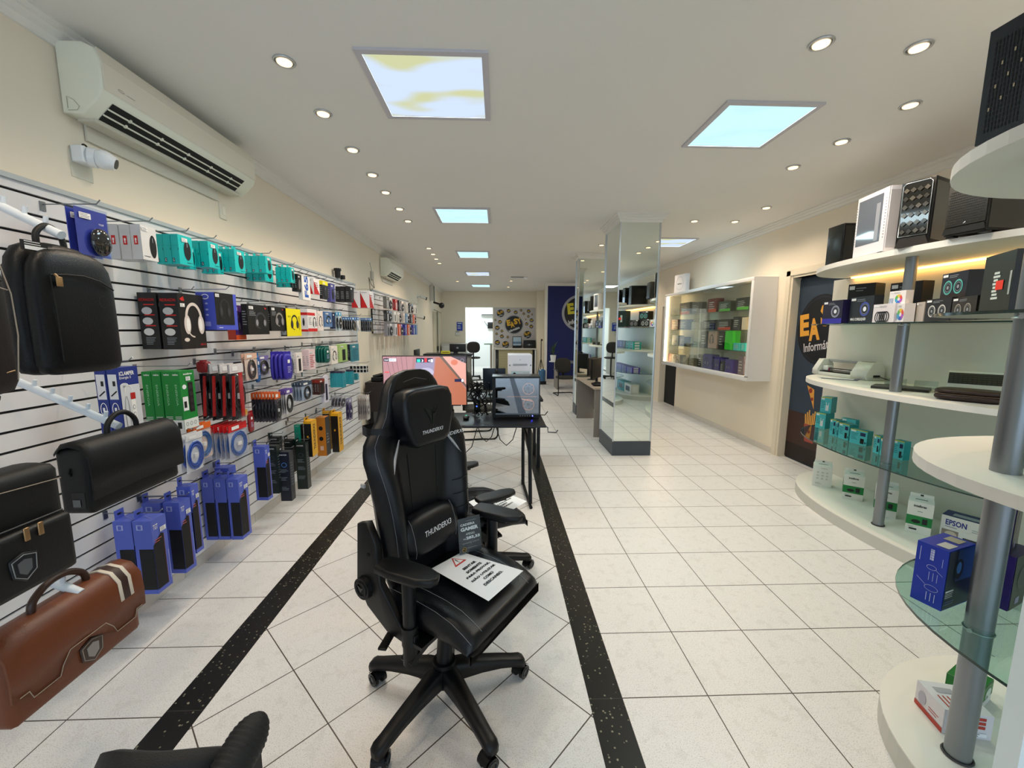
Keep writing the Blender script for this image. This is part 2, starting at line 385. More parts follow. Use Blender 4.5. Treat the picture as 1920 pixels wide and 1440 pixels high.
for i in range(7): d.line((.315+i*.025, .48), (.30+i*.03, .62+.03*(i % 3)), .018, mat('#e0a550', .5), 2)
d.poly([(.28, .98), (.40, .94), (.42, .70)], mat('#d99a45', .5), 3); d.ell(.345, .92, .028, .03, mat('#8d2f22', .5), 4); d.ell(.38, .82, .02, .022, mat('#8d2f22', .5), 4)
po = b.build('door_poster'); po.parent = dr
# mirrored columns
MIR = mat('#e4ece8', .015, metal=1); ALU = mat('#c9ccd0', .3, metal=.9)
def column(name, x0, x1, y0, y1, idx):
    root = empty(name, ((x0+x1)/2, (y0+y1)/2, 0)); st(root)
    cx, cy = (x0+x1)/2, (y0+y1)/2; hx, hy = (x1-x0)/2, (y1-y0)/2
    p = MB(); p.box(-hx, hx, -hy, hy, 0, .195, mat('#3d444c', .45)); p.build('column_plinth', root)
    p = MB(); p.box(-hx+.012, hx-.012, -hy+.012, hy-.012, .195, 3.02, MIR); p.build('mirror', root)
    p = MB()
    for sx in (-1, 1):
        for sy in (-1, 1): p.box(sx*(hx-.014), sx*(hx+.001), sy*(hy-.014), sy*(hy+.001), .195, 3.02, ALU)
    p.build('corner_trim', root)
    p = MB()
    for i, (e, z0, z1) in enumerate(((.01, 3.0, 3.03), (.03, 3.03, 3.055), (.05, 3.055, 3.08), (.065, 3.08, ZC))): p.box(-hx-e, hx+e, -hy-e, hy+e, z0, z1, mat('#eceae4', .6))
    p.build('column_cornice', root)
    for ch in root.children: ch['kind'] = 'structure'
    return root
column('trim_mirrored_column', 1.527, 2.045, 5.225, 5.93, 0); column('trim_mirrored_column', 1.54, 2.06, 7.86, 8.2, 1)
# ------------------------------------------------------------ ceiling lights
def panel_mat(stain):
    m = bpy.data.materials.new('light_diffuser'); m.use_nodes = True; nt = m.node_tree; nt.nodes.clear()
    out = nt.nodes.new('ShaderNodeOutputMaterial'); e = nt.nodes.new('ShaderNodeEmission'); nt.links.new(e.outputs[0], out.inputs[0])
    e.inputs[1].default_value = PANEL_L
    tc = nt.nodes.new('ShaderNodeTexCoord'); mp = nt.nodes.new('ShaderNodeMapping'); mp.inputs['Scale'].default_value = (.8, 2.2, 1)
    n = nt.nodes.new('ShaderNodeTexNoise'); n.inputs['Scale'].default_value = 2.2; n.inputs['Detail'].default_value = 1
    nt.links.new(tc.outputs['Object'], mp.inputs[0]); nt.links.new(mp.outputs[0], n.inputs['Vector'])
    r = nt.nodes.new('ShaderNodeValToRGB'); nt.links.new(n.outputs['Fac'], r.inputs[0])
    r.color_ramp.elements[0].position = .38; r.color_ramp.elements[0].color = (.60, .62, .36, 1) if stain else (.56, .88, .98, 1)
    r.color_ramp.elements[1].position = .5; r.color_ramp.elements[1].color = (.62, .74, .97, 1) if stain else (.60, .93, .99, 1)
    nt.links.new(r.outputs[0], e.inputs[0]); return m
PM = [panel_mat(0), panel_mat(1)]
def light_panel(cx, cy, wx, wy, stain, label):
    root = empty('ceiling_light_panel', (cx, cy, ZC)); tag(root, label, 'ceiling light', 'recessed square light panels in the ceiling')
    b = MB(); F = mat('#c9c7ce', .5); hx, hy = wx/2, wy/2; t = .035
    for (a0, a1, b0, b1) in ((-hx, hx, -hy, -hy+t), (-hx, hx, hy-t, hy), (-hx, -hx+t, -hy+t, hy-t), (hx-t, hx, -hy+t, hy-t)): b.box(a0, a1, b0, b1, -.014, 0, F)
    b.build('frame', root)
    b = MB(); b.box(-hx+t, hx-t, -hy+t, hy-t, -.009, -.001, PM[stain]); b.build('diffuser', root)
    L = bpy.data.lights.new('panel_lamp', 'AREA'); L.shape = 'RECTANGLE'; L.size = wx-2*t; L.size_y = wy-2*t; L.energy = 11; L.color = (.72, .93, 1); lo = bpy.data.objects.new('panel_lamp', L); COL.objects.link(lo); lo.parent = root; lo.location = (0, 0, -.012)
k_ = (ZC-EYE)/(3.2-EYE)
for (x0, x1, y0, y1, stn, lb) in ((-.79, -.05, 2.475, 3.215, 1, 'nearest square ceiling panel, bluish white with a yellow stain streak'),
        (1.54, 2.22, 2.9, 3.59, 0, 'square cyan-white ceiling panel over the right aisle, nearest on that side'),
        (-.825, -.095, 5.41, 6.14, 0, 'second ceiling panel of the central row'), (-.83, -.16, 8.29, 9.0, 0, 'third ceiling panel of the central row'),
        (-.88, -.2, 11.15, 11.88, 1, 'fourth ceiling panel of the central row, yellowish at its left'), (-.92, -.24, 14.23, 15.0, 0, 'farthest ceiling panel of the central row, by the back wall'),
        (2.66, 3.37, 6.95, 7.66, 1, 'stained yellow-blue ceiling panel right of the mirrored columns')):
    light_panel((x0+x1)/2*k_, (y0+y1)/2*k_, (x1-x0)*k_, (y1-y0)*k_, stn, lb)
SPOTS = [(533, 114), (606, 212), (661, 280), (698, 327), (723, 360), (749, 391), (765, 414), (804, 465), (812, 476), (818, 485), (824, 493),
         (1540, 80), (1723, 87), (1707, 196), (1578, 265), (1487, 313), (1437, 389), (1302, 414), (1378, 415), (1128, 459), (953, 538)]
def spot_proto():
    root = empty('ceiling_spotlight')
    b = MB(); n = 20
    b.torus((0, 0, -.004), .052, .006, ALU, axis='z', n=20); b.torus((0, 0, -.004), .041, .004, ALU, axis='z', n=20); b.build('trim_ring', root)
    b = MB(); b.cyl((0, 0, -.012), (0, 0, -.001), .037, mat('#ffd7a6', .4, emit=2.0), n=16); b.build('lamp', root)
    return root
sp0 = spot_proto()
def place_spot(i, x, y, label, dead=False):
    o = sp0 if i == 0 else copy_tree(sp0); o.location = (x, y, ZC); tag(o, label, 'spotlight', 'recessed round spotlights in the ceiling')
    if i: return
    L = bpy.data.lights.new('spot_beam', 'SPOT'); L.energy = SPOT_W; L.color = (1, .80, .59); L.spot_size = R(140); L.spot_blend = .8; L.shadow_soft_size = .035
    lo = bpy.data.objects.new('spot_beam', L); COL.objects.link(lo); lo.parent = o; lo.location = (0, 0, -.03)
for i, p in enumerate(SPOTS):
    q = onZ(p[0], p[1], ZC)
    if i < 7: lb = 'warm ceiling spotlight in the left row, ' + ['nearest the camera', 'second from the near end', 'third from the near end', 'fourth from the near end', 'fifth from the near end', 'sixth from the near end', 'seventh, at the far end of the long run'][i]
    elif i < 11: lb = 'small ceiling spotlight above the far air conditioner, ' + ['nearest of its four', 'second of its four', 'third of its four', 'farthest of its four'][i-7]
    else: lb = 'warm ceiling spotlight on the right, ' + ['glowing brightly left of the near pair', 'glowing brightly right of the near pair', 'dim, above the top shelf of computer cases', 'dim, just past the cyan ceiling panel', 'bright, beyond the cyan ceiling panel', 'bright, above the small black tower', 'left of a close pair by the first column', 'dimmer one right of a close pair', 'between the two mirrored columns', 'tiny one near the back wall'][i-11]
    place_spot(i, q.x, q.y, lb)
# the same kinds of lamp behind the camera and over the rest of the room
for i, (x, y) in enumerate([(-1.15, 1.3), (-1.15, .4), (2.6, .9), (2.6, 0), (3.1, -1), (3.1, 8.3), (3.1, 9.8), (.4, 12.3), (-1.2, 12.5), (2.6, 11)]):
    place_spot(99, x, y, 'ceiling spotlight outside the view or hidden beyond the columns')
# ============================================================ LEFT WALL
SX = -2.09
SLAT = mat('#e4e4e6', .32, noise=.02, nscale=3); BLK = mat('#0b0b0d', .5); GREYM = mat('#aeb4b8', .35, metal=.7)
def slatwall(name, y0, y1, z0, z1, ztop, label, pitch=.0862):
    root = empty(name, (WL, (y0+y1)/2, z0)); tag(root, label, 'slatwall'); h = (y1-y0)/2
    b = MB(); b.box(0, SX-WL-.012, -h, h, 0, z1-z0, BLK); b.build('backing', root)
    z = ztop; b = MB(); up = z1-z0
    while z > z0+.02:
        b.box(SX-WL-.012, SX-WL, -h, h, max(z-z0+.006, 0), up, SLAT); up = z-z0-.006; z -= pitch
    b.box(SX-WL-.012, SX-WL, -h, h, 0, up, SLAT)
    b.build('slats', root)
    b = MB(); b.box(0, SX-WL+.012, -h, h, z1-z0, z1-z0+.022, mat('#b9bfc2', .4, metal=.3)); b.box(0, SX-WL+.004, h, h+.012, 0, z1-z0+.022, mat('#d9dcdd', .4)); b.build('edge_rail', root)
slatwall('slatwall_panel', .3, 6.18, .10, 2.305, 2.262, 'long white slatwall panel with black grooves along the left wall')
slatwall('slatwall_panel', 7.02, 9.72, 1.60, 2.31, 2.262, 'short white slatwall panel high on the far left wall')
WIRE = mat('#8d9296', .3, metal=.9)
def hook(x1, y, z, label=None, tip=.018):
    o = MB(); L = x1-SX
    o.tube([(0, 0, 0), (L*.93, 0, .004), (L, 0, .004+tip)], .0028, WIRE, n=5); o.box(-.004, .004, -.012, .012, -.03, .012, WIRE)
    o = o.build('display_hook', loc=(SX, y, z)); tag(o, label or 'steel display hook on the slatwall', 'hook', 'steel display hooks of the slatwall'); return o

# ---- packages. Local frame: front towards -y, width x, height z, origin at the bottom centre
def faces(b, w_, t, h):
    return {'F': b.plane((-w_/2, -t/2, 0), (1, 0, 0), (0, 0, 1), (0, -1, 0)), 'L': b.plane((-w_/2, t/2, 0), (0, -1, 0), (0, 0, 1), (-1, 0, 0)),
            'R': b.plane((w_/2, -t/2, 0), (0, 1, 0), (0, 0, 1), (1, 0, 0)), 'T': b.plane((-w_/2, -t/2, h), (1, 0, 0), (0, 1, 0), (0, 0, 1)), 'B': b.plane((w_/2, t/2, 0), (-1, 0, 0), (0, 0, 1), (0, 1, 0))}
def price(d, a, b_, w_=.035, h=.02):
    d.rect(a, b_, a+w_, b_+h, mat('#f2f2f2', .6), 5); d.lines(a+.003, b_+.002, a+w_-.003, b_+h-.002, 3, mat('#77777c', .6), 6)
K = mat('#101114', .4); WHT = mat('#eef0f2', .45); RED = mat('#c8201e', .45); GRY = mat('#8f959b', .5)
def k_mousebox(b, w_, t, h, F):                                    # white-grey mouse box
    b.box(-w_/2, w_/2, -t/2, t/2, 0, h, paper('#c9ccd0')); f = F['F']; f.rect(0, 0, w_, h, paper('#dcdcdc'))
    f.mouse(w_*.72, h*.42, w_*.45, h*.68, K, GRY); f.ell(w_*.4, h*.9, w_*.05, w_*.05, RED, 1); f.text('redragon', w_*.1, h*.08, w_*.5, h*.13, K, 1); price(f, w_*.06, h*.84)
    l = F['L']; l.rect(t*.3, h*.42, t*.68, h*.68, RED, 1); l.ell(t*.49, h*.57, t*.09, t*.13, WHT, 2); l.rect(t*.44, h*.46, t*.54, h*.55, WHT, 2)
def k_teal(b, w_, t, h, F):                                        # turquoise mouse box with cut-in window
    T = paper('#14bcbc'); b.prism([(-w_/2, -t/2), (w_/2, -t/2), (w_/2, t/2), (-w_/2, t/2)], 'z', 0, h, T)
    f = F['F']; f.mouse(w_*.6, h*.5, w_*.5, h*.66, K, GRY); price(f, w_*.22, h*.78, w_*.4, h*.13); f.text('logitech', w_*.5, h*.06, w_*.92, h*.11, K, 1)
    l = F['L']; l.rect(t*.08, h*.06, t*.36, h*.2, mat('#12304a', .5), 1); l.text('G', t*.14, h*.08, t*.3, h*.18, WHT, 2); l.rect(0, h*.62, t, h*.625, mat('#0b7f80', .5), 1); l.ell(t*.94, h*.5, t*.06, h*.05, mat('#0b7f80', .5), 1)
def k_tealtab(b, w_, t, h, F):
    k_teal(b, w_, t, h, F); b.box(-w_*.2, w_*.2, t/2-.003, t/2-.001, h, h+.028, paper('#14bcbc'))
def k_redheadset(b, w_, t, h, F):
    b.box(-w_/2, w_/2, -t/2, t/2, 0, h, paper('#121215')); f = F['F']; f.headset(w_*.55, h*.5, w_*.8, h*.7, mat('#d9cdc6', .5), mat('#f2eeea', .5), 1)
    f.poly([(w_*.06, h*.9), (w_*.2, h*.95), (w_*.24, h*.87), (w_*.12, h*.87)], RED, 1); price(f, w_*.05, h*.76); f.text('ZEUS', w_*.72, h*.06, w_*.95, h*.09, RED, 1)
    f.ell(w_*.2, h*.17, w_*.1, h*.035, mat('#d9cdc6', .5), 3)
    l = F['L']; l.text('REDRAGON', t*.08, h*.85, t*.88, h*.9, RED, 1)
    for i, z in enumerate((.68, .50, .31)): l.rect(t*.3, h*(z+.1), t*.85, h*(z+.118), RED, 1); l.ell(t*.45, h*z, t*.28, h*.065, mat(['#b9babd', '#c5c8ca', '#d4d4d4'][i], .5), 1)
    l.lines(t*.25, h*.08, t*.8, h*.22, 5, GRY, 1)
def k_blueheadset(b, w_, t, h, F):
    b.box(-w_/2, w_/2, -t/2, t/2, 0, h, paper('#4a57c4')); f = F['F']; f.rect(0, h*.14, w_*.84, h, K, 1); f.headset(w_*.42, h*.55, w_*.55, h*.6, mat('#26262b', .3), mat('#3c3c44', .3), 2); price(f, w_*.02, h*.88); f.lines(w_*.1, h*.04, w_*.3, h*.09, 1, WHT, 1)
    l = F['L']; l.ring(t*.5, h*.88, t*.2, h*.07, t*.04, WHT, 1)
    for z in (.7, .54, .4): l.ell(t*.55, h*z, t*.08, h*.025, mat('#a9b0e8', .5), 1)
    l.rect(t*.3, h*.1, t*.7, h*.22, mat('#8f97dd', .5), 1)
def mk_dark(bodyh, sideh=None, acc='#c8201e', strip=None, hs='#3a3a40', txt=None):
    def k(b, w_, t, h, F):
        b.box(-w_/2, w_/2, -t/2, t/2, 0, h, paper(bodyh)); f = F['F']; f.headset(w_*.6, h*.45, w_*.6, h*.62, mat(hs, .35), mat('#8f8f96', .35), 1)
        price(f, w_*.06, h*.84, w_*.2, h*.1); f.lines(w_*.08, h*.62, w_*.4, h*.8, 4, GRY, 1); f.poly([(w_*.8, h*.93), (w_*.92, h*.9), (w_*.85, h*.86)], mat(acc, .5), 1)
        if strip: f.rect(0, 0, w_, h*.14, mat(strip, .5), 1)
        if txt: f.text(txt, w_*.1, h*.03, w_*.5, h*.1, WHT, 2)
        if sideh: F['L'].rect(0, 0, t, h, paper(sideh))
        F['L'].lines(t*.15, h*.3, t*.85, h*.8, 6, GRY, 1)
    return k
def k_yellow(b, w_, t, h, F):
    b.box(-w_/2, w_/2, -t/2, t/2, 0, h, paper('#15150f')); f = F['F']; f.rect(0, 0, w_, h, mat('#ecdf10', .4)); f.headset(w_*.55, h*.48, w_*.55, h*.6, mat('#1d1d20', .4), mat('#3b3b40', .4), 1); f.text('HEADSET GAMER', w_*.62, h*.46, w_*1.12, h*.52, K, 2, rot=math.pi/2)
    f.lines(w_*.1, h*.68, w_*.4, h*.75, 2, K, 1); l = F['L']; l.text('H055', t*.1, h*.13, t*.9, h*.2, WHT, 1); l.text('STEREO', t*.1, h*.05, t*.9, h*.12, WHT, 1); l.lines(t*.1, h*.4, t*.85, h*.9, 6, GRY, 1)
def k_whitered(b, w_, t, h, F):
    b.box(-w_/2, w_/2, -t/2, t/2, 0, h, paper('#e6e2e4')); f = F['F']; f.rect(0, 0, w_, h*.14, RED, 1); f.rect(0, h*.72, w_*.8, h*.84, RED, 1); f.headset(w_*.72, h*.4, w_*.4, h*.5, K, GRY, 2); f.lines(w_*.1, h*.3, w_*.45, h*.65, 5, GRY, 1)
    l = F['L']; l.rect(0, h*.72, t, h*.84, RED, 1); l.mouse(t*.4, h*.42, t*.3, h*.35, K, GRY); l.rect(0, 0, t, h*.1, RED, 1)
def mk_card(bodyh, kinds='hs', sideh=None, top=None, thing='#17171a', txt=None, txtc='#ffffff'):
    def k(b, w_, t, h, F):
        b.box(-w_/2, w_/2, -t/2, t/2, 0, h, paper(bodyh)); f = F['F']
        if top: f.rect(0, h*.78, w_, h, mat(top, .45), 1); F['L'].rect(0, h*.78, t, h, mat(top, .45), 1)
        if kinds == 'hs': f.headset(w_*.5, h*.45, w_*.7, h*.6, mat(thing, .4), mat('#e8e8e8', .4), 2)
        elif kinds == 'ms': f.mouse(w_*.5, h*.42, w_*.5, h*.6, mat(thing, .4), GRY, 2)
        elif kinds == 'bar': f.rect(w_*.3, h*.08, w_*.7, h*.7, mat(thing, .4), 2)
        elif kinds == 'lines': f.lines(w_*.1, h*.1, w_*.9, h*.75, 7, mat(thing, .4), 2)
        if txt: f.text(txt, w_*.28, h*.44, w_*.28+h*.8 if False else w_*.95, h*.58, mat(txtc, .5), 3, rot=0)
        price(f, w_*.1, h*.82, w_*.35, h*.08); F['L'].lines(t*.15, h*.2, t*.85, h*.7, 5, GRY, 1)
    return k
def k_f65(b, w_, t, h, F):
    b.box(-w_/2, w_/2, -t/2, t/2, 0, h, paper('#d4d8dc')); f = F['F']; f.rect(0, 0, w_, h, paper('#ececea')); f.text('F65', w_*-.1, h*.38, w_*1.1, h*.38+w_*.5, mat('#1f56b8', .4), 1, bold=.04, rot=math.pi/2)
def k_diag(b, w_, t, h, F):                                        # red and white diagonal split
    b.box(-w_/2, w_/2, -t/2, t/2, 0, h, paper('#e7e5ea')); f = F['F']; f.poly([(0, 0), (w_, 0), (0, h*.85)], mat('#bd1b1f', .45), 1); l = F['L']; l.poly([(0, 0), (t*.75, 0), (0, h*.85)], mat('#bd1b1f', .45), 1); l.lines(t*.1, h*.86, t*.8, h*.92, 1, K, 2)
    f.lines(w_*.1, h*.3, w_*.8, h*.8, 4, mat('#8d3f38', .5), 2)
def k_clamper(b, w_, t, h, F):
    B = paper('#1f3486'); b.box(-w_/2, w_/2, -t/2, t/2, 0, h, B); f = F['F']; f.rect(w_*.05, 0, w_, h*.78, mat('#d5d8de', .5), 1); f.ell(w_*.25, h*.78, w_*.2, h*.03, mat('#d5d8de', .5), 1)
    f.text('iCLAMPER', w_*.06, h*.9, w_*.8, h*.95, WHT, 1, bold=.03); f.text('Energia 5', w_*.06, h*.85, w_*.62, h*.89, WHT, 1)
    f.rect(w_*.5, h*.08, w_*.72, h*.66, mat('#f4f4f2', .4), 2); f.rect(w_*.49, h*.6, w_*.73, h*.68, mat('#b5221d', .4), 3)
    for i in range(5): f.ell(w_*.61, h*(.14+.09*i), w_*.07, h*.03, GRY, 3); f.ell(w_*.61, h*(.14+.09*i), w_*.05, h*.022, WHT, 4)
    f.ring(w_*.28, h*.4, w_*.12, h*.25, w_*.03, GRY, 3); f.ring(w_*.42, h*.7, w_*.2, h*.08, w_*.03, mat('#f4f4f2', .4), 3, t0=0, t1=math.pi)
    l = F['L']; l.rect(t*.1, h*.62, t*.9, h*.92, mat('#dfe3ea', .5), 1); l.line((t*.25, h*.66), (t*.8, h*.72), t*.12, K, 2); l.rect(t*.5, h*.78, t*.75, h*.84, K, 2); l.ring(t*.5, h*.5, t*.32, h*.08, t*.07, WHT, 1); l.rect(t*.4, h*.48, t*.6, h*.52, WHT, 1); l.rect(t*.1, h*.04, t*.8, h*.1, WHT, 1)
def k_green(b, w_, t, h, F):
    G = paper('#0e8434'); b.box(-w_/2, w_/2, -t/2, t/2, 0, h, G); Wp = mat('#e6ebe8', .45)
    for d, q in ((F['F'], w_), (F['L'], t)): d.rect(0, 0, q, h*.17, Wp, 1); d.text('intelbras', q*.25, h*.93, q*.85, h*.96, WHT, 1, bold=.03)
    l = F['L']; l.text('ENERGIA', t*.5-h*.18, h*.58, t*.5+h*.18, h*.58+t*.22, mat('#9fd6ae', .5), 1, bold=0, rot=-math.pi/2); l.rect(t*.3, h*.02, t*.75, h*.13, K, 2); l.lines(t*.1, h*.18, t*.9, h*.24, 2, WHT, 1)
    f = F['F']; f.rect(w_*.48, h*.28, w_*.82, h*.80, K, 1)
    for i in range(4): f.ell(w_*.66, h*(.36+.12*i), w_*.12, h*.04, mat('#2a2a2e', .3), 2)
    price(f, w_*.36, h*.83, w_*.3, h*.07); f.ell(w_*.24, h*.73, w_*.14, h*.04, WHT, 1); f.rect(w_*.06, h*.32, w_*.42, h*.56, WHT, 1); f.rect(w_*.12, h*.37, w_*.3, h*.48, K, 2)
    for i in range(3): f.ring(w_*(.2+.28*i), h*.085, w_*.09, h*.035, w_*.03, GRY, 2)
def mk_bag(head, back='#c9cbd2', coil='#141416', cr=.42, film=True, headh=.2, sideh=None, stripe=None):
    """blister or polybag: printed header, coiled cable in a glossy pouch"""
    def k(b, w_, t, h, F):
        b.box(-w_/2, w_/2, t*.12, t*.2, 0, h, mat(back, .35)); b.box(-w_/2, w_/2, -t*.02, t*.24, h*(1-headh), h, mat(head, .4))
        if coil:
            R_ = min(w_*cr, h*.36); hz = min((h*(1-headh))/2, h*.42); q = max(.005, t*.11)
            for i in range(4): b.torus((0, -t*.1+q*(i%2)*.8, hz), R_-i*q*1.3, q, mat(coil, .35), n=14, k=5, sz=min(1.7, (h*.36)/R_))
            b.box(-w_*.1, w_*.1, -t*.3, 0, hz-h*.05, hz+h*.05, mat('#e9e9ea', .5))
        if stripe: b.prism([(-t*.48, h*.8), (-t*.22, h*.8), (t*.12, h*.08), (-t*.16, h*.08)], 'x', -w_*.52, -w_*.46, mat(stripe, .3)); b.box(-w_*.12, w_*.12, -t*.42, -t*.3, h*.04, h*(1-headh), mat(stripe, .3)); b.box(w_*.1, w_*.3, -t*.4, -t*.28, h*.04, h*.15, mat('#d6a520', .4))
        if film: b.pillow(0, -t*.1, h*.5*(1-headh), w_*.5, t*.42, h*.5*(1-headh)*.99, thin_glass('#ffffff', .05, .12), e=5, n=16, k=8)
        b.plane((-w_/2, -t*.02, 0), (1, 0, 0), (0, 0, 1), (0, -1, 0)).rect(w_*.15, h*(1-headh*.75), w_*.55, h*(1-headh*.25), mat('#f0f0f0', .5), 2)
    return k
def mk_solidbag(col, coil=None):                                   # crinkled printed bag
    def k(b, w_, t, h, F):
        b.pillow(0, 0, h*.46, w_*.5, t*.48, h*.46, mat(col, .22, bump=.6, nscale=40), e=4, n=16, k=8); b.box(-w_*.48, w_*.48, -t*.05, t*.05, h*.86, h, mat(col, .22))
        d = b.plane((-w_/2, -t*.49, 0), (1, 0, 0), (0, 0, 1), (0, -1, 0)); d.rect(w_*.3, h*.6, w_*.6, h*.72, WHT, 1); d.lines(w_*.25, h*.25, w_*.75, h*.5, 5, mat('#b9b9ea', .5), 1)
    return k
def k_mousepad(b, w_, t, h, F):                                    # tall blue carton, window down the corner
    B = paper('#5566c6'); b.box(-w_/2, w_/2, -t/2, t/2, 0, h, B); P = mat('#0f0f12', .6)
    F['F'].rect(0, h*.06, w_*.72, h*.66, P, 1); F['F'].poly([(0, h*.66), (w_*.72, h*.66), (w_*.72, h*.76), (w_*.55, h*.78)], P, 1); F['F'].lines(w_*.1, h*.68, w_*.6, h*.74, 2, mat('#c9655a', .5), 2); F['F'].line((w_*.72, h*.06), (w_*.72, h*.76), w_*.03, mat('#7a4038', .5), 2)
    F['L'].rect(t*.22, h*.06, t, h*.62, P, 1); F['L'].rect(t*.2, h*.88, t*.55, h*.95, mat('#a7b2e6', .5), 1); F['L'].rect(t*.28, h*.89, t*.46, h*.94, mat('#5566c6', .5), 2)
    F['F'].text('TGT', w_*.1, h*.86, w_*.4, h*.93, WHT, 1); price(F['F'], w_*.5, h*.8, w_*.4, h*.06); F['F'].rect(w_*.9, h*.1, w_*.96, h*.5, mat('#8e97dd', .5), 1)
    b.box(-w_*.35, w_*.2, t/2-.004, t/2-.001, h, h+.05, B); b.box(-w_*.2, w_*.05, t/2-.0045, t/2-.0005, h+.022, h+.032, K)
    F['T'].line((w_*.3, t*.2), (w_*.6, t*.8), .003, mat('#8e97dd', .5), 1)
def mk_tower(bodyh, frontc, acc, txt=None, tab=True):
    def k(b, w_, t, h, F):
        b.box(-w_/2, w_/2, -t/2, t/2, 0, h, paper(bodyh))
        if frontc: F['F'].rect(0, 0, w_, h, paper(frontc))
        if txt: F['F'].text(txt, w_*.5-h*.36, h*.46, w_*.5+h*.36, h*.46+w_*.5, K, 2, bold=.02, rot=math.pi/2)
        l = F['L']; l.ell(t*.5, h*.74, t*.25, h*.05, mat(acc, .5), 1); l.ell(t*.5, h*.74, t*.19, h*.038, paper(bodyh), 2); l.text('FORTREK', t*.15, h*.93, t*.8, h*.955, WHT if bodyh != '#c0761f' else K, 1)
        for z in (.58, .42, .22): l.lines(t*.15, h*z, t*.85, h*(z+.08), 3, mat('#7d8a95', .5), 1)
        if not frontc: F['F'].lines(w_*.2, h*.3, w_*.8, h*.8, 9, mat('#5f6a75', .5), 1)
        if tab: b.box(-w_*.4, w_*.4, t/2-.004, t/2-.001, h, h+.035, paper(bodyh)); b.box(-w_*.2, w_*.2, t/2-.0045, t/2-.0005, h+.01, h+.022, WHT)
    return k
def k_orangetower(b, w_, t, h, F):
    b.box(-w_/2, w_/2, -t/2, t/2, 0, h, paper('#c0761f')); F['F'].rect(0, 0, w_, h, paper('#19181b')); F['F'].lines(w_*.2, h*.3, w_*.8, h*.6, 4, GRY, 1)
    l = F['L']; l.ell(t*.5, h*.72, t*.22, h*.055, K, 1); l.ell(t*.5, h*.45, t*.22, h*.055, K, 1); l.rect(t*.35, h*.15, t*.7, h*.26, mat('#d8b6a8', .5), 1)
def k_yellowtower(b, w_, t, h, F):
    b.box(-w_/2, w_/2, -t/2, t/2, 0, h, paper('#131314')); Yl = mat('#e0a71c', .45); F['F'].rect(0, 0, w_, h, Yl); F['F'].text('THUNDERX3', w_*.5-h*.36, h*.47, w_*.5+h*.36, h*.47+w_*.4, K, 2, rot=math.pi/2)
    F['L'].rect(0, h*.94, t, h, Yl, 1); F['L'].rect(t*.4, h*.55, t*.6, h*.6, Yl, 1); F['T'].rect(0, 0, w_, t, Yl, 1); b.box(-w_*.4, w_*.4, t/2-.004, t/2-.001, h, h+.035, Yl); b.box(-w_*.15, w_*.15, t/2-.0045, t/2-.0005, h+.01, h+.022, K)
def k_tealthin(b, w_, t, h, F):
    b.box(-w_/2, w_/2, -t/2, t/2, 0, h, paper('#2e97a8')); b.box(-w_*.45, w_*.45, -t*.3, t*.3, h, h+.02, paper('#3a3550')); F['F'].ms = 0; F['F'].lines(w_*.2, h*.1, w_*.8, h*.5, 3, mat('#1b6f80', .5), 1)
def k_smallblack(b, w_, t, h, F):
    b.box(-w_/2, w_/2, -t/2, t/2, 0, h, paper('#e5e3e0')); 
    for q in (.1, .55): F['F'].rect(w_*.15, h*q, w_*.85, h*(q+.35), K, 1); F['L'].rect(t*.1, h*q, t*.9, h*(q+.35), K, 1)
def k_mousecard(b, w_, t, h, F):
    b.box(-w_/2, w_/2, -.002, .002, 0, h, paper('#5058b4')); b.box(-w_*.5-.004, w_*.5+.004, -.0035, -.0028, -.004, h+.012, thin_glass('#eef4ff', .08, .08))
    b.pillow(w_*.12, -t*.45, h*.32, w_*.33, t*.5, h*.3, mat('#17171b', .12, coat=1), e=2.2, n=18, k=9)
    d = b.plane((-w_/2, -.0036, 0), (1, 0, 0), (0, 0, 1), (0, -1, 0)); price(d, w_*.08, h*.78, w_*.36, h*.12); d.text('TGT', w_*.68, h*.7, w_*.85, h*.74, WHT, 2)

def hang(kind, name, label, cat, group, Xf, bx, top, bot, cx, ax, n, hookz=None, tilt=0, slots=None, nohook=False, parts=None):
    """a hook's worth of packages. bx: photo column of the near edge of the front face, cx: its far edge, ax: left edge of the pile"""
    p = onX(bx, top, Xf); q = onX(bx, bot, Xf); y0 = p.y; y1 = max(onX(cx, top, Xf).y, y0+.04); z1, z0 = p.z, q.z
    xb = max(onY(ax, top, y0).x, SX+.01) if ax < bx else Xf-.02
    step = (Xf-xb)/n; t = step*.93; w_ = min(y1-y0, .34); h = z1-z0; first = None
    for i in range(n):
        if first is None:
            b = MB(); kind(b, w_, t, h, faces(b, w_, t, h)); o = b.build(name); first = o
        else:
            o = first.copy(); COL.objects.link(o)
        jit = (random.random()-.5)
        o.location = (Xf-t/2-i*step, y0+w_/2+jit*.003, z0+abs(jit)*.003); o.rotation_euler = (tilt, 0, math.pi/2+jit*.05)
        lb = label if n == 1 else '%s, %s of %d' % (label, ordinal(i, n), n)
        tag(o, lb, cat, group if n > 1 else None)
    if not nohook: hook(Xf+.03, y0+w_/2, (hookz if hookz else z1+.025), 'steel display hook holding the '+label.split(',')[0])
    return first

H = hang
G1 = 'packages hanging in the top row of the slatwall'; G2 = 'headset boxes hanging in the second row of the slatwall'; G3 = 'packages hanging in the third row of the slatwall'; G4 = 'packages hanging in the fourth row of the slatwall'; G5 = 'tall cartons hanging in the lowest row of the slatwall'
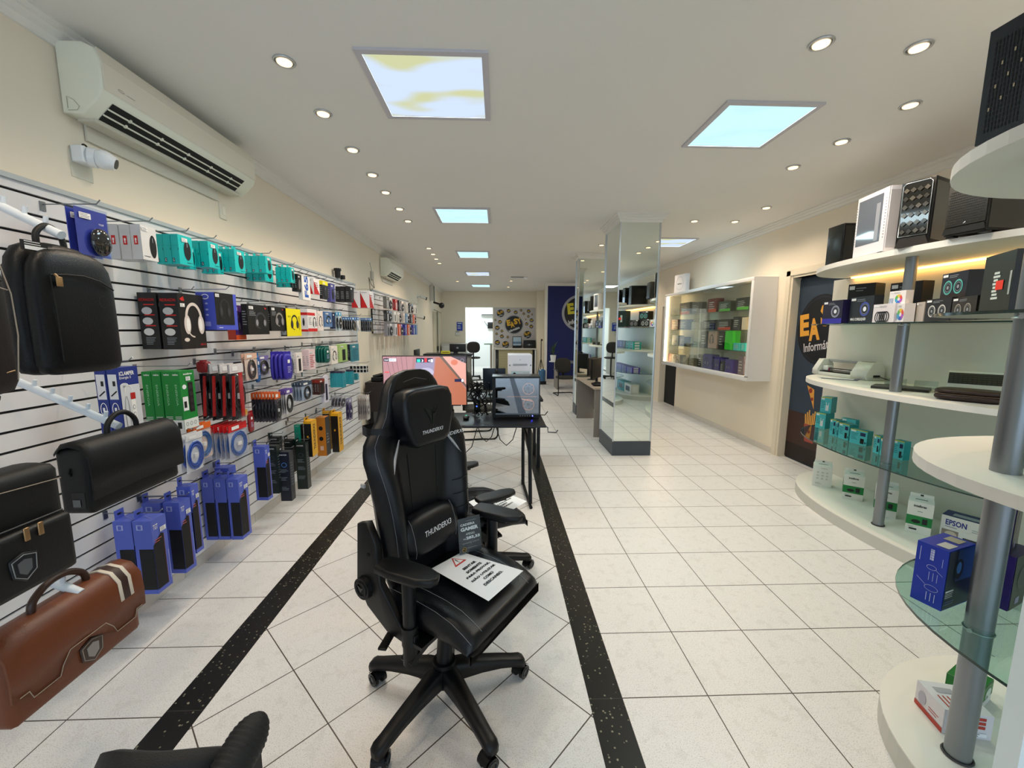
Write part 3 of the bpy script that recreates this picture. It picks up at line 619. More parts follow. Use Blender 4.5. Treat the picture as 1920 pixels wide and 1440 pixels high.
# top row
H(k_mousecard, 'mouse_blister_card', 'purple card with a glossy black mouse in clear blister', 'mouse package', G1, -1.86, 147, 386, 474, 203, 112, 2)
H(k_mousebox, 'mouse_box', 'pale grey mouse box with red mark on its side', 'mouse box', G1, -1.85, 262.5, 421, 485, 290, 199, 3)
for i, (a, b_, c_, t_, bo, n, X_) in enumerate(((288, 333, 358, 439, 494, 3, -1.85), (355, 388, 408, 452, 500, 2, -1.85), (403, 439, 457, 467, 509, 3, -1.85), (456, 497, 508, 480, 511, 3, -1.85), (515, 544, 551, 501, 529, 3, -1.85))):
    H(k_tealtab if i > 1 else k_teal, 'mouse_box', 'turquoise mouse box in the %s turquoise pile of the top row' % ['first', 'second', 'third', 'fourth', 'last'][i], 'mouse box', G1, X_, b_, t_, bo, c_, a, n)
for i, (a, b_, c_, t_, bo, n) in enumerate(((327, 352, 364, 462, 503, 2), (373, 405, 416, 470, 512, 3), (453, 495, 510, 494, 526, 3), (516, 541, 547, 515, 538, 2))):
    H(k_teal, 'mouse_box', 'turquoise mouse box tucked below pile %s of the top row' % ['one and two', 'three', 'four', 'five'][i], 'mouse box', G1, -1.93, b_, t_, bo, c_, a, n, nohook=True)
H(mk_card('#1a1a1d', 'ms', thing='#77777c'), 'mouse_package', 'black blister pack leaning beside the last turquoise pile', 'mouse package', G1, -1.86, 556, 514, 546, 563, 545, 2, tilt=.05)
H(k_f65, 'product_box', 'white box lettered F65 in blue', 'product box', G1, -1.85, 565, 517, 561, 580, 557, 1)
H(k_diag, 'product_box', 'small red and white box right of the F65 box', 'product box', G1, -1.85, 588, 522, 551, 598, 579, 1)
H(mk_card('#17171a', 'ms', thing='#222226', top='#ece010'), 'mouse_box', 'slim black and yellow mouse box in the top row', 'mouse box', G1, -1.85, 603, 526, 560, 614, 597, 1)
H(mk_card('#4a4a8c', 'ms'), 'mouse_box', 'slate purple box right of the slim yellow box', 'mouse box', G1, -1.85, 619, 531, 565, 627, 611, 1)
H(mk_card('#17171a', 'bar', thing='#3a3a40'), 'product_blister', 'glossy black blister pack leaning in the top row', 'product package', G1, -1.85, 655, 537, 566, 662, 627, 3, tilt=.04)
H(k_diag, 'product_box', 'large red and white diagonal box at the end of the top row', 'product box', G1, -1.78, 692, 545, 577, 700, 657, 2)
# second row
H(k_redheadset, 'headset_box', 'black headset box picturing a cream white headset', 'headset box', G2, -1.85, 331, 549, 656, 379, 253, 2)
H(k_blueheadset, 'headset_box', 'bright blue headset box with black front', 'headset box', None, -1.80, 402, 548, 619, 441, 364, 1)
H(mk_dark('#4b2a6e', '#b5402c', strip='#e2561c'), 'headset_box', 'purple and orange box behind the blue headset box', 'headset box', None, -1.93, 437, 572, 638, 457, 421, 1)
H(mk_dark('#141416'), 'headset_box', 'large black headset box right of the blue one', 'headset box', None, -1.85, 463, 570, 628, 501, 451, 1)
H(mk_dark('#1b1a1b', hs='#8d8a88'), 'headset_box', 'black headset box left of the yellow one', 'headset box', None, -1.85, 505, 574, 621, 533, 496, 1)
H(k_yellow, 'headset_box', 'bright yellow headset box with black side', 'headset box', None, -1.84, 536, 578, 631, 562, 523, 1)
H(k_whitered, 'headset_box', 'white headset box with red bands', 'headset box', None, -1.84, 575, 579, 622, 593, 561, 1)
H(mk_card('#e8dcd8', 'hs'), 'headset_box', 'narrow cream box picturing a black headset', 'headset box', None, -1.85, 595, 583, 620, 605, 592, 1)
H(mk_card('#5577a8', 'hs', top=None), 'headset_box', 'grey blue headset box with orange foot', 'headset box', None, -1.85, 608, 584, 613, 622, 604, 1)
H(mk_card('#1c2847', 'lines', thing='#44527a'), 'product_box', 'narrow navy box beside the grey blue headset box', 'product box', None, -1.88, 623, 586, 617, 628, 617, 1)
H(mk_bag('#4aa2d2', '#cfe0ea', '#18181a'), 'microphone_blister', 'light blue blister pack at the start of the hanging run', 'microphone package', G2, -1.84, 637, 585, 620, 642, 626, 2)
H(mk_bag('#2c74b8', '#bfc8d2', '#141416', stripe='#1b1b1e'), 'microphone_blister', 'blue topped blister pack with black microphone', 'microphone package', G2, -1.80, 661, 595, 620, 668, 640, 5)
H(mk_bag('#2c74b8', '#d9e2ea', '#e6e6e6'), 'cable_blister', 'blue topped blister pack with white cable', 'cable package', G2, -1.80, 671, 595, 621, 676, 662, 2)
H(mk_bag('#2c74b8', '#a9b4c2', '#202024', stripe='#2b2b30'), 'microphone_blister', 'slim dark microphone pack at the end of the second row', 'microphone package', G2, -1.78, 694, 596, 622, 699, 674, 5)
# third row
H(k_clamper, 'surge_protector_box', 'blue and white carton lettered iCLAMPER Energia 5', 'power strip box', G3, -1.80, 219, 690, 850, 257, 174, 2)
H(k_green, 'power_strip_box', 'green and white intelbras power strip carton', 'power strip box', G3, -1.80, 336, 697, 810, 363, 263, 4)
H(mk_bag('#d8d4d6', '#23252c', '#0f0f12', stripe='#b9201f', headh=.16), 'power_filter_bag', 'clear bag with black power strip and red FILTRO DE LINHA stripe', 'power strip package', G3, -1.78, 438, 684, 792, 463, 364, 4)
H(mk_solidbag('#9c1c22'), 'cable_bag', 'dark red crinkled pack behind the filter bags', 'cable package', None, -1.95, 386, 676, 700, 398, 362, 1, nohook=True)
H(mk_bag('#d9b09a', '#d8c0b4', '#2a2a2c', cr=.3), 'cable_bag', 'peach coloured cable pack right of the red filter bags', 'cable package', G3, -1.82, 462, 664, 716, 484, 448, 2)
H(mk_solidbag('#1c5896'), 'cable_bag', 'narrow bright blue pack beside the peach cable pack', 'cable package', None, -1.84, 479, 662, 719, 487, 472, 1, nohook=True)
H(mk_bag('#7468a8', '#8d86b4', '#17171b'), 'cable_bag', 'lilac pack with a coiled black cable', 'cable package', None, -1.84, 487, 668, 706, 506, 480, 1)
H(mk_solidbag('#3a32a4'), 'cable_bag', 'crinkled violet blue bag in the third row', 'cable package', G3, -1.80, 533, 660, 715, 548, 502, 4)
H(mk_bag('#aeb4c8', '#a7adc0', '#4e5570'), 'cable_bag', 'silvery translucent bag right of the violet blue bags', 'cable package', G3, -1.84, 540, 662, 706, 551, 530, 2, nohook=True)
H(mk_card('#e8e0dc', 'bar', thing='#1b1b1e', top=None), 'adapter_box', 'white blister with red edge and black adapters', 'adapter package', None, -1.84, 555, 662, 700, 566, 549, 1)
H(mk_card('#e6ccd0', 'lines', thing='#b5303a'), 'cable_box', 'upright pinkish white box with red print', 'cable box', G3, -1.83, 579, 656, 694, 590, 565, 2)
H(mk_solidbag('#0d5a52'), 'cable_bag', 'dark green cable bag in the third row', 'cable package', G3, -1.82, 609, 649, 682, 619, 588, 4)
H(mk_card('#ece4dc', 'hs'), 'earphone_box', 'white earphone box right of the dark green bags', 'earphone box', None, -1.84, 621, 650, 684, 632, 614, 1)
H(mk_card('#a9c878', 'bar', thing='#1b1b1e'), 'adapter_box', 'lime green framed box with black gadget', 'adapter box', None, -1.84, 636, 646, 680, 651, 629, 1)
H(mk_card('#161f33', 'lines', thing='#2b3a58'), 'phone_case_box', 'narrow navy box left of the teal one', 'accessory box', G3, -1.84, 655, 646, 676, 658, 647, 2)
H(mk_card('#3b8294', 'lines', thing='#2b6a7a'), 'phone_case_box', 'dusty teal box at the end of the third row', 'accessory box', None, -1.80, 659, 646, 679, 672, 656, 1)
# fourth row
H(mk_bag('#d4622a', '#3d3a48', '#0e0f18', cr=.48, headh=.22), 'cable_bag', 'glossy black cable pack with orange header', 'cable package', G4, -1.78, 517, 737, 794, 528, 468, 8)
H(mk_bag('#5f46a0', '#d9d8dc', '#15161a'), 'cable_blister', 'white cable card with purple header', 'cable package', G4, -1.78, 536, 731, 779, 550, 521, 4)
H(mk_bag('#39485e', '#9fb0c8', '#16171b', cr=.3), 'adapter_blister', 'blue grey adapter blister in the fourth row', 'adapter package', G4, -1.80, 568, 718, 754, 587, 545, 4)
H(mk_card('#3a1c18', 'bar', thing='#0e0e10', top='#8a2a1e'), 'adapter_box', 'dark brown box in the fourth row', 'adapter box', G4, -1.82, 598, 712, 741, 608, 583, 3)
H(mk_card('#d5d2e2', 'bar', thing='#1a1a3a'), 'stylus_box', 'long white and violet box right of the brown ones', 'accessory box', None, -1.84, 606, 706, 757, 615, 600, 1)
H(k_tealthin, 'phone_case_pack', 'thin turquoise pack in the first turquoise pile of the fourth row', 'phone case package', G4, -1.78, 643, 700, 727, 648, 618, 8)
H(k_tealthin, 'phone_case_pack', 'thin turquoise pack in the middle turquoise pile of the fourth row', 'phone case package', G4, -1.78, 659, 697, 721, 663, 647, 4)
H(k_tealthin, 'phone_case_pack', 'thin turquoise pack in the last turquoise pile of the fourth row', 'phone case package', G4, -1.80, 669, 695, 713, 672, 663, 3)
H(k_smallblack, 'adapter_card', 'tiny white card with two black adapters at the row end', 'adapter package', G4, -1.62, 687, 685, 700, 690, 655, 5)
H(mk_bag('#c8c4cc', '#b4b0be', '#3a3a48'), 'adapter_blister', 'clear blister pack hanging askew by the yellow cartons', 'adapter package', G4, -1.84, 640, 744, 765, 648, 617, 4, tilt=.15)
H(mk_bag('#a9a2c4', '#6e648f', '#38306a'), 'cable_bag', 'violet cable bag above the floor near the slatwall end', 'cable package', G4, -1.84, 656, 748, 790, 662, 646, 2)
H(mk_bag('#cfc6c2', '#b9b2b0', '#7a7478', cr=.3), 'cable_bag', 'pale cable bag at the far end of the slatwall', 'cable package', G4, -1.66, 689, 742, 790, 694, 668, 5)
# between fourth and fifth
H(mk_bag('#e0651c', '#e0c6bc', '#2e62a4', headh=.16), 'cable_bag', 'translucent orange CAT network cable pack', 'cable package', G4, -1.82, 366, 800, 870, 400, 345, 2)
H(mk_bag('#e2e2e6', '#e2e4ea', '#1d4fb0', headh=.16, cr=.46), 'cable_bag', 'white pack with a coiled bright blue network cable', 'cable package', G4, -1.76, 350, 818, 893, 382, 328, 2, tilt=.04)
H(mk_bag('#cf1c20', '#b9bccd', '#3a63ae', headh=.2), 'cable_bag', 'clear pack with red header and blue cable', 'cable package', G4, -1.79, 432, 800, 866, 466, 388, 5)
H(mk_solidbag('#8d2028'), 'cable_bag', 'dark red glossy pack right of the red header cable packs', 'cable package', None, -1.88, 466, 772, 814, 476, 460, 1)
# lowest row
H(k_mousepad, 'mousepad_box', 'tall blue mousepad carton in the pair nearest the camera', 'mousepad box', G5, -1.82, 281, 978, 1127, 311, 207, 2)
H(k_mousepad, 'mousepad_box', 'tall blue mousepad carton right of the nearest pair', 'mousepad box', G5, -1.83, 336, 943, 1086, 357, 303, 1)
H(k_mousepad, 'mousepad_box', 'tall blue mousepad carton close to the wall behind the nearest pair', 'mousepad box', G5, -1.96, 300, 944, 1080, 318, 262, 1)
H(k_mousepad, 'mousepad_box', 'tall blue mousepad carton half hidden by its right neighbour', 'mousepad box', G5, -1.84, 356, 913, 1048, 371, 328, 1)
H(k_mousepad, 'mousepad_box', 'tall blue mousepad carton in the row of three', 'mousepad box', G5, -1.82, 446, 899, 1020, 464, 364, 3)
H(k_mousepad, 'mousepad_box', 'tall blue mousepad carton behind the row of three', 'mousepad box', G5, -1.96, 428, 878, 990, 442, 400, 1)
H(k_mousepad, 'mousepad_box', 'single tall blue mousepad carton left of the dark cartons', 'mousepad box', G5, -1.86, 496, 838, 944, 505, 472, 1)
H(mk_tower('#14211e', None, '#31424a'), 'accessory_carton', 'dark green black tall carton right of the single blue one', 'accessory box', G5, -1.88, 517, 837, 931, 524, 497, 1)
H(mk_tower('#181d29', None, '#4a7fc0'), 'accessory_carton', 'navy black tall carton with blue hexagon, foremost of the dark ones', 'accessory box', G5, -1.80, 541, 848, 945, 549, 519, 1)
H(mk_tower('#14211e', None, '#31424a'), 'accessory_carton', 'dark tall carton beside the yellow and black one', 'accessory box', G5, -1.86, 572, 831, 922, 579, 551, 1)
H(mk_tower('#15191b', None, '#31424a'), 'accessory_carton', 'small dark carton back by the wall behind the dark green one', 'accessory box', G5, -1.99, 522, 820, 890, 528, 503, 1)
H(mk_tower('#15191b', None, '#31424a'), 'accessory_carton', 'small dark carton back by the wall behind the navy one', 'accessory box', G5, -1.98, 546, 826, 890, 553, 531, 1)
H(mk_tower('#11967a', '#101112', '#0d6a5a', tab=False), 'accessory_carton', 'small green carton with black front left of the yellow ones', 'accessory box', G5, -1.94, 563, 797, 840, 568, 550, 1)
H(k_yellowtower, 'accessory_carton', 'black tall carton with yellow front, left of the orange one', 'accessory box', G5, -1.84, 582, 791, 860, 593, 567, 1)
H(k_orangetower, 'accessory_carton', 'orange tall carton with black front', 'accessory box', G5, -1.86, 609, 783, 858, 617, 590, 1)
H(k_yellowtower, 'accessory_carton', 'black tall carton with yellow front, nearest the slatwall end', 'accessory box', G5, -1.82, 633, 776, 851, 641, 619, 1)
H(k_yellowtower, 'accessory_carton', 'black tall carton with yellow front tucked behind the orange one', 'accessory box', G5, -1.93, 617, 772, 846, 622, 603, 1)
# the far panel: three rows of small goods
cols = ['#7a7672', '#e2dcd6', '#b0282c', '#2b2b30', '#e6cfc4', '#c8c2bc', '#23262c', '#2f6a9c', '#e4e0dc', '#d8d2cc', '#20304a', '#c9c0ba', '#2a6a9a', '#dcd6d0', '#3a3a44', '#d6562a', '#3a3a9c', '#343494', '#c8541f', '#2c2c80', '#40409c', '#2f6ab0']
cn = {'#7a7672': 'grey', '#b0282c': 'red', '#2b2b30': 'black', '#23262c': 'black', '#3a3a44': 'charcoal', '#e6cfc4': 'peach', '#2f6a9c': 'blue', '#20304a': 'navy', '#2a6a9a': 'blue', '#d6562a': 'orange', '#c8541f': 'orange', '#3a3a9c': 'violet blue', '#343494': 'violet blue', '#2c2c80': 'dark blue', '#40409c': 'violet blue', '#2f6ab0': 'blue'}
rows = ((2.02, 2.22, 0, 9, 'top'), (1.80, 1.99, 6, 11, 'middle'), (1.55, 1.77, 14, 10, 'bottom'))
for z0, z1, c0, n, rn in rows:
    for i in range(n):
        y = 7.12+2.45*i/(n-1); col = cols[(c0+i) % len(cols)] if rn != 'bottom' else (['#8d8a94', '#d9d4d8', '#d9d4d8']+cols[15:])[i % 10]
        b = MB(); w_, t, h = .17, .05, z1-z0; (mk_bag(col, '#c8c6cc', '#2a2a2e', film=False) if i % 3 == 1 else mk_card(col, 'lines' if i % 2 else 'bar', thing='#2a2c34' if cn.get(col) is None else '#c9c9cc'))(b, w_, t, h, faces(b, w_, t, h))
        o = b.build('small_accessory_package'); o.location = (-1.90, y, z0); o.rotation_euler = (0, 0, math.pi/2)
        tag(o, '%s small package in the %s row of the far panel, %s along from the left' % (cn.get(col, 'pale'), rn, ['first', 'second', 'third', 'fourth', 'fifth', 'sixth', 'seventh', 'eighth', 'ninth', 'tenth', 'eleventh'][i]), 'accessory package', 'small packages on the far slatwall panel')
        hook(-1.84, y, z1+.012, 'steel display hook of the %s row, far slatwall panel' % rn)
# waterfall arms with pegs
def arm(y, x1, z1, label):
    root = empty('waterfall_arm', (SX, y, z1+.36*(x1-SX)+.08)); tag(root, label, 'display arm', 'white waterfall display arms')
    dx = x1-SX-.008; dz = -(.50*dx); T = mat('#e2eaf2', .35); b = MB(); r0 = Vector((0, 0, 0)); top = z1+.50*dx; root.location.z = top; root.location.x = SX+.008
    b.cyl((0, 0, 0), (dx, 0, dz), .0145, T, n=14); b.build('tube', root)
    for i in range(9):
        t = (i+.5)/9*.97; p = MB(); p.cyl((dx*t, 0, dz*t+.01), (dx*t+.006, 0, dz*t+.036), .0068, T, n=10); p.build('peg', root)
    p = MB(); p.box(-.004, .006, -.02, .02, -.05, .05, T); p.build('bracket', root); return top
arm(1.50, -1.49, 1.985, 'upper white pegged arm above the black backpack')
arm(1.02, -1.36, 1.985, 'white pegged arm above the brown backpack at the left edge')
arm(1.63, -1.50, 1.285, 'white pegged arm holding the black satchel')
arm(1.07, -1.40, 1.30, 'white pegged arm above the black bag with pocket')
arm(1.33, -1.42, .775, 'white pegged arm holding the brown briefcase')
# ---- bags. Local frame: front towards -y, origin at bottom centre
LEA = mat('#080b10', .38, spec=.35, bump=.25, nscale=260); LEAD = mat('#06080b', .55, bump=.2, nscale=300); BRN = mat('#6f3a20', .42, bump=.2, nscale=200); DBR = mat('#1d1413', .5, bump=.2, nscale=260)
THR = mat('#a89a8a', .6); GOLD = mat('#b7936a', .3, metal=.8)
def backpack(name, label, loc, w_, d_, h, m, m2, badge=False, stitch=False):
    root = empty(name, loc, math.pi/2); tag(root, label, 'backpack')
    def ring(z, a, b_, cy):
        return [(a*math.copysign(abs(math.cos(t))**.62, math.cos(t)), cy+b_*math.copysign(abs(math.sin(t))**.62, math.sin(t)), z) for t in [2*math.pi*i/28 for i in range(28)]]
    b = MB(); prof = ((0, .72, .6), (.02, .93, .85), (.08, 1, 1), (.45, 1, 1), (.72, .99, .97), (.86, .93, .85), (.94, .80, .66), (.985, .55, .42), (1, .2, .2))
    b.loft([ring(z*h, a*w_/2, q*d_/2*.62, d_*.1) for z, a, q in prof], m); b.build('body', root)
    b = MB(); b.loft([ring(z*h*.95, a*w_/2*.95, q*d_*.26, -d_*.24) for z, a, q in prof], m)
    # a panel seam with zip across the upper front
    b.build('front_pocket', root)
    b = MB(); zz = h*.74; b.tube([(-w_*.36, -d_*.505, zz), (-w_*.2, -d_*.525, zz+.006), (0, -d_*.53, zz+.008), (w_*.2, -d_*.525, zz-.004), (w_*.38, -d_*.50, zz-.03)], .0028, m2, n=5)
    b.tube([(-w_*.36, -d_*.505, zz), (-w_*.35, -d_*.515, h*.4), (-w_*.34, -d_*.5, h*.1)], .002, m2, n=5); b.build('zip', root)
    b = MB(); b.box(-w_*.33, -w_*.26, -d_*.56, -d_*.545, zz-.035, zz-.004, GOLD, .003); b.cyl((-w_*.31, -d_*.55, zz-.004), (-w_*.33, -d_*.53, zz+.004), .004, GOLD, n=8); b.build('zip_pull', root)
    b = MB(); b.tube([(-w_*.15, d_*.1, h*.95), (-w_*.14, d_*.12, h*1.06), (-w_*.05, d_*.12, h*1.13), (w_*.05, d_*.12, h*1.13), (w_*.14, d_*.12, h*1.06), (w_*.15, d_*.1, h*.95)], .009, m2, n=8); b.build('handle', root)
    b = MB()
    for s_ in (-1, 1): b.tube([(s_*w_*.2, d_*.36, h*.93), (s_*w_*.3, d_*.5, h*.8), (s_*w_*.33, d_*.5, h*.4), (s_*w_*.36, d_*.4, h*.06)], .014, m2, n=6)
    b.build('shoulder_strap', root)
    if badge:
        b = MB(); pts = [(-.05, .04), (0, .055), (.05, .04), (.045, -.02), (0, -.055), (-.045, -.02)]
        b.prism([(p[0], h*.56+p[1]) for p in pts], 'y', -d_*.535, -d_*.525, mat('#5a3626', .4), bev=.002); b.tube([(p[0]*.85, -d_*.538, h*.56+p[1]*.85) for p in pts], .0015, THR, n=4, closed=True)
        b.prism([(p[0]*.55, h*.56+p[1]*.55) for p in pts], 'y', -d_*.54, -d_*.53, mat('#8e8a86', .5)); b.build('badge', root)
    if stitch:
        b = MB(); b.tube([(w_*.42, -d_*.44, h*.08), (w_*.455, -d_*.47, h*.35), (w_*.45, -d_*.47, h*.6), (w_*.4, -d_*.45, h*.8)], .0016, THR, n=4)
        b.tube([(-w_*.42, -d_*.5, h*.70), (0, -d_*.53, h*.70), (w_*.43, -d_*.47, h*.62)], .0016, THR, n=4); b.tube([(-w_*.4, -d_*.5, h*.1), (0, -d_*.52, h*.08), (w_*.4, -d_*.45, h*.14)], .0018, GOLD, n=4); b.build('stitching', root)
    return root
bp = backpack('backpack', 'black leather backpack hanging on the upper white arm', (-1.515, 1.50, 1.515), .29, .15, .44, LEA, LEAD)
b = MB(); b.box(-.135, -.06, -.035, -.03, .40, .43, mat('#121214', .5)); d = b.plane((-.135, -.035, .4), (1, 0, 0), (0, 0, 1), (0, -1, 0)); d.rect(.006, .002, .07, .014, WHT, 1); d.lines(.006, .016, .07, .03, 2, WHT, 1)
b.build('hang_tag', bp)
b = MB(); q = b.plane((0, -.0815, .25), (1, 0, 0), (0, 0, 1), (0, -1, 0)); q.ring(.06, 0, .02, .022, .003, mat('#1d2024', .3), 1); b.build('emblem', bp)
backpack('backpack', 'dark brown backpack with light stitching at the left edge', (-1.335, .985, 1.50), .30, .16, .43, DBR, mat('#120d0c', .5), badge=True, stitch=True)
# black satchel with a wide flap
def satchel(name, label, loc, w_, d_, h, m, m2, brown=False, rz=math.pi/2):
    root = empty(name, loc, rz); tag(root, label, 'bag')
    b = MB(); b.box(-w_/2, w_/2, -d_*.38, d_/2, 0, h*.94, m2 if not brown else m, .028, 4); b.build('body', root)
    # flap: wraps over the top and down the front
    prof = [(d_*.42, h*.90), (d_*.25, h*1.0), (0, h*1.03), (-d_*.3, h*.99), (-d_*.48, h*.86), (-d_*.52, h*.6), (-d_*.5, h*(.34 if brown else .22))]
    def ring(x, sc, drop):
        up = [(x, p[0], p[1]*sc if i < 6 else p[1]+drop) for i, p in enumerate(prof)]; lo = [(x, p[0]*.93+.002, p[1]*sc-.008 if i < 6 else p[1]+drop) for i, p in enumerate(prof)][::-1]
        return up+lo
    xs = [-1, -.97, -.85, -.7, -.55, -.45, -.3, 0, .3, .45, .55, .7, .85, .97, 1]; 
    def drop(x):
        if not brown: return h*(.03*(1-abs(x)))
        return (-.10*h if abs(abs(x)-.62) < .2 else (.12*h if abs(x) < .3 else 0))
    b = MB(); b.loft([ring(x*w_*.515, .955 if abs(x) == 1 else .995, drop(x)) for x in xs], m); b.build('flap', root)
    b = MB(); hz = h*1.02; W2 = w_*(.16 if not brown else .2)
    b.tube([(-W2, 0, hz-.01), (-W2*.9, 0, hz+.03), (-W2*.35, 0, hz+.062), (W2*.35, 0, hz+.062), (W2*.9, 0, hz+.03), (W2, 0, hz-.01)], .0095 if not brown else .011, m2 if not brown else mat('#3a241a', .4), n=8); b.build('handle', root)
    if brown:
        for x0, x1, mm in ((.56, .62, '#d9cfc0'), (.62, .74, '#3a241f'), (.74, .80, '#d9cfc0')):
            b = MB(); b.loft([[(x*w_*.515, p[0]*1.012, p[1]*1.004+.0015) for p in prof[1:6]]+[(x*w_*.515, p[0]*.98, p[1]-.002) for p in prof[1:6]][::-1] for x in (x0, x1)], mat(mm, .5)); b.build('stripe', root)
        pts = [(-.04, .03), (0, .045), (.04, .03), (.036, -.02), (0, -.045), (-.036, -.02)]
        b = MB(); b.prism([(p[0]+.02, h*.24+p[1]) for p in pts], 'y', -d_*.38-.006, -d_*.38, mat('#4a3a34', .4), bev=.002); b.tube([(p[0]*.86+.02, -d_*.38-.0065, h*.24+p[1]*.86) for p in pts], .0014, THR, n=4, closed=True); b.prism([(p[0]*.5+.02, h*.24+p[1]*.6) for p in pts], 'y', -d_*.38-.008, -d_*.38-.003, mat('#9a948e', .5)); b.build('badge', root)
        b = MB(); b.tube([(x*w_*.5, -d_*.515, h*.34+drop(x)+.006) for x in (-.95, -.84, -.8, -.45, -.4, -.28, -.2, .2, .28, .4, .45, .8, .84, .95)], .0014, THR, n=4); b.build('stitching', root)
    else:
        b = MB(); b.tube([(-w_*.5, d_*.1, h*.55), (-w_*.515, d_*.1, h*.6), (-w_*.5, d_*.1, h*.66)], .004, LEAD, n=6); b.build('strap_loop', root)
        b = MB(); b.box(-w_*.502, -w_*.498, -d_*.2, d_*.15, h*.1, h*.32, mat('#17181b', .4)); p = b.plane((-w_*.503, d_*.12, h*.12), (0, -1, 0), (0, 0, 1), (-1, 0, 0)); p.rect(0, 0, d_*.2, h*.1, mat('#6e7276', .5), 1); b.build('side_label', root)
    return root
satchel('satchel', 'black flapped leather satchel on the lower white arm', (-1.485, 1.625, 1.01), .40, .13, .262, mat('#0d0f13', .5, spec=.35, bump=.2, nscale=200), LEAD)
satchel('briefcase', 'brown leather briefcase with cream and brown stripes, lowest at left', (-1.455, 1.30, .505), .43, .14, .28, BRN, mat('#5a2d1a', .45), brown=True)
# black bag with front pocket
root = empty('messenger_bag', (-1.39, 1.06, .925), math.pi/2); tag(root, 'black messenger bag with a zipped front pocket and shield patch', 'bag')
b = MB(); b.box(-.20, .20, -.045, .075, 0, .345, LEAD, .045, 4); b.build('body', root)
b = MB(); b.box(-.17, .18, -.078, -.04, .012, .19, mat('#0d0e10', .5, bump=.15, nscale=200), .018, 3); b.build('front_pocket', root)
b = MB(); b.tube([(-.17, -.058, .196), (0, -.062, .2), (.17, -.058, .196)], .0035, mat('#2a2a2c', .4), n=5); b.tube([(-.19, -.046, .29), (0, -.05, .305), (.19, -.046, .29)], .0016, THR, n=4); b.build('zip', root)
for x in (.045, .08):
    b = MB(); b.box(x, x+.014, -.083, -.079, .158, .196, GOLD, .002); b.build('zip_pull', root)
pts = [(-.034, .03), (0, .042), (.034, .03), (.03, -.02), (0, -.042), (-.03, -.02)]
b = MB(); b.prism([(p[0]+.035, .09+p[1]) for p in pts], 'y', -.083, -.077, mat('#222327', .4), bev=.002); b.tube([(p[0]*.86+.035, -.084, .09+p[1]*.86) for p in pts], .0014, mat('#8d8f90', .4), n=4, closed=True); b.prism([(p[0]*.5+.035, .09+p[1]*.55) for p in pts], 'y', -.085, -.079, mat('#5d6062', .4)); b.build('badge', root)
b = MB(); b.box(.196, .206, -.02, .0, .05, .11, mat('#9a9c9e', .3, metal=.8), .003); b.build('buckle', root)
b = MB(); b.tube([(-.08, .01, .335), (-.07, .01, .38), (.07, .01, .38), (.08, .01, .335)], .009, LEAD, n=8); b.build('handle', root)
b = MB(); b.tube([(-1.62, 1.13, 1.62), (-1.62, 1.28, 1.5), (-1.63, 1.36, 1.44)], .016, LEAD, n=6); o = b.build('bag_strap'); tag(o, 'black webbing strap end dangling below the brown backpack', 'strap')
# ---- things on the wall
def aircon(loc, L, label):
    root = empty('air_conditioner', loc); tag(root, label, 'air conditioner', 'white wall air conditioners'); W = mat('#eeeedd', .38); h = L/2
    prof = [(0, 0), (.095, 0), (.185, .085), (.198, .12), (.198, .24), (.178, .30), (.125, .325), (0, .325)]
    def ps(s_): return [(p[0]*s_, p[1]) for p in prof]
    b = MB(); b.prism(prof, 'y', -h, h, W, bev=.008); b.build('casing', root)
    b = MB(); P = mat('#e6dfcf', .35, noise=.03, nscale=2); b.prism([(.199, .118), (.205, .125), (.205, .24), (.183, .308), (.176, .302), (.198, .24)], 'y', -h+.012, h-.012, P); b.build('front_panel', root)
    b = MB(); q = [Vector((.101, 0, .004)), Vector((.183, 0, .0815))]; dd = q[1]-q[0]; nn = Vector((dd.z, 0, -dd.x)).normalized()
    def strip(f0, f1, y0, y1, off, m):
        a = q[0]+dd*f0+nn*off; c_ = q[0]+dd*f1+nn*off; b.add([(a.x, y0, a.z), (a.x, y1, a.z), (c_.x, y1, c_.z), (c_.x, y0, c_.z)], [(0, 1, 2, 3)], m)
    y0_, y1_ = -h+.07, h-.12; strip(.02, .98, y0_, y1_, .0015, mat('#08080b', .6))
    b.build('outlet', root)
    for f in (.33, .66):
        b = MB(); a = q[0]+dd*f+nn*.004; b.cyl((a.x, y0_, a.z), (a.x, y1_, a.z), .0045, W, n=6)
        for i in range(5): yy = y0_+(y1_-y0_)*(i+.6)/5.2; b.box(a.x-.01, a.x+.006, yy-.006, yy+.006, a.z-.005, a.z+.014, W)
        b.build('louvre', root)
    b = MB(); b.box(.02, .1, -h+.05, h-.05, -.014, .002, mat('#cfcabb', .5)); b.box(0, .012, -h+.1, h-.18, -.085, 0, mat('#d8d2c4', .5)); b.build('back_plate', root)
    b = MB(); b.tube([(.03, -h-.0035, .02), (.03, -h-.0035, .075), (.06, -h-.0035, .06), (.085, -h-.0035, .03), (.075, -h-.0035, .014), (.03, -h-.0035, .012)], .0012, mat('#a8a998', .5), n=4); b.build('side_cover', root)
    b = MB(); p = b.plane((.2055, -h+.05, .13), (0, 1, 0), (0, 0, 1), (1, 0, 0)); p.ring(.05, .022, .018, .006, .002, mat('#77766c', .5), 1); p.line((.08, .02), (.13, .02), .002, mat('#77766c', .5), 1)
    for i in range(4): p2 = None
    b.build('lettering', root); return root
aircon((WL+.005, 2.86, 2.715), 1.27, 'large white wall air conditioner nearest the camera at upper left')
aircon((WL+.005, 8.15, 2.63), .98, 'smaller white wall air conditioner far along the left wall')
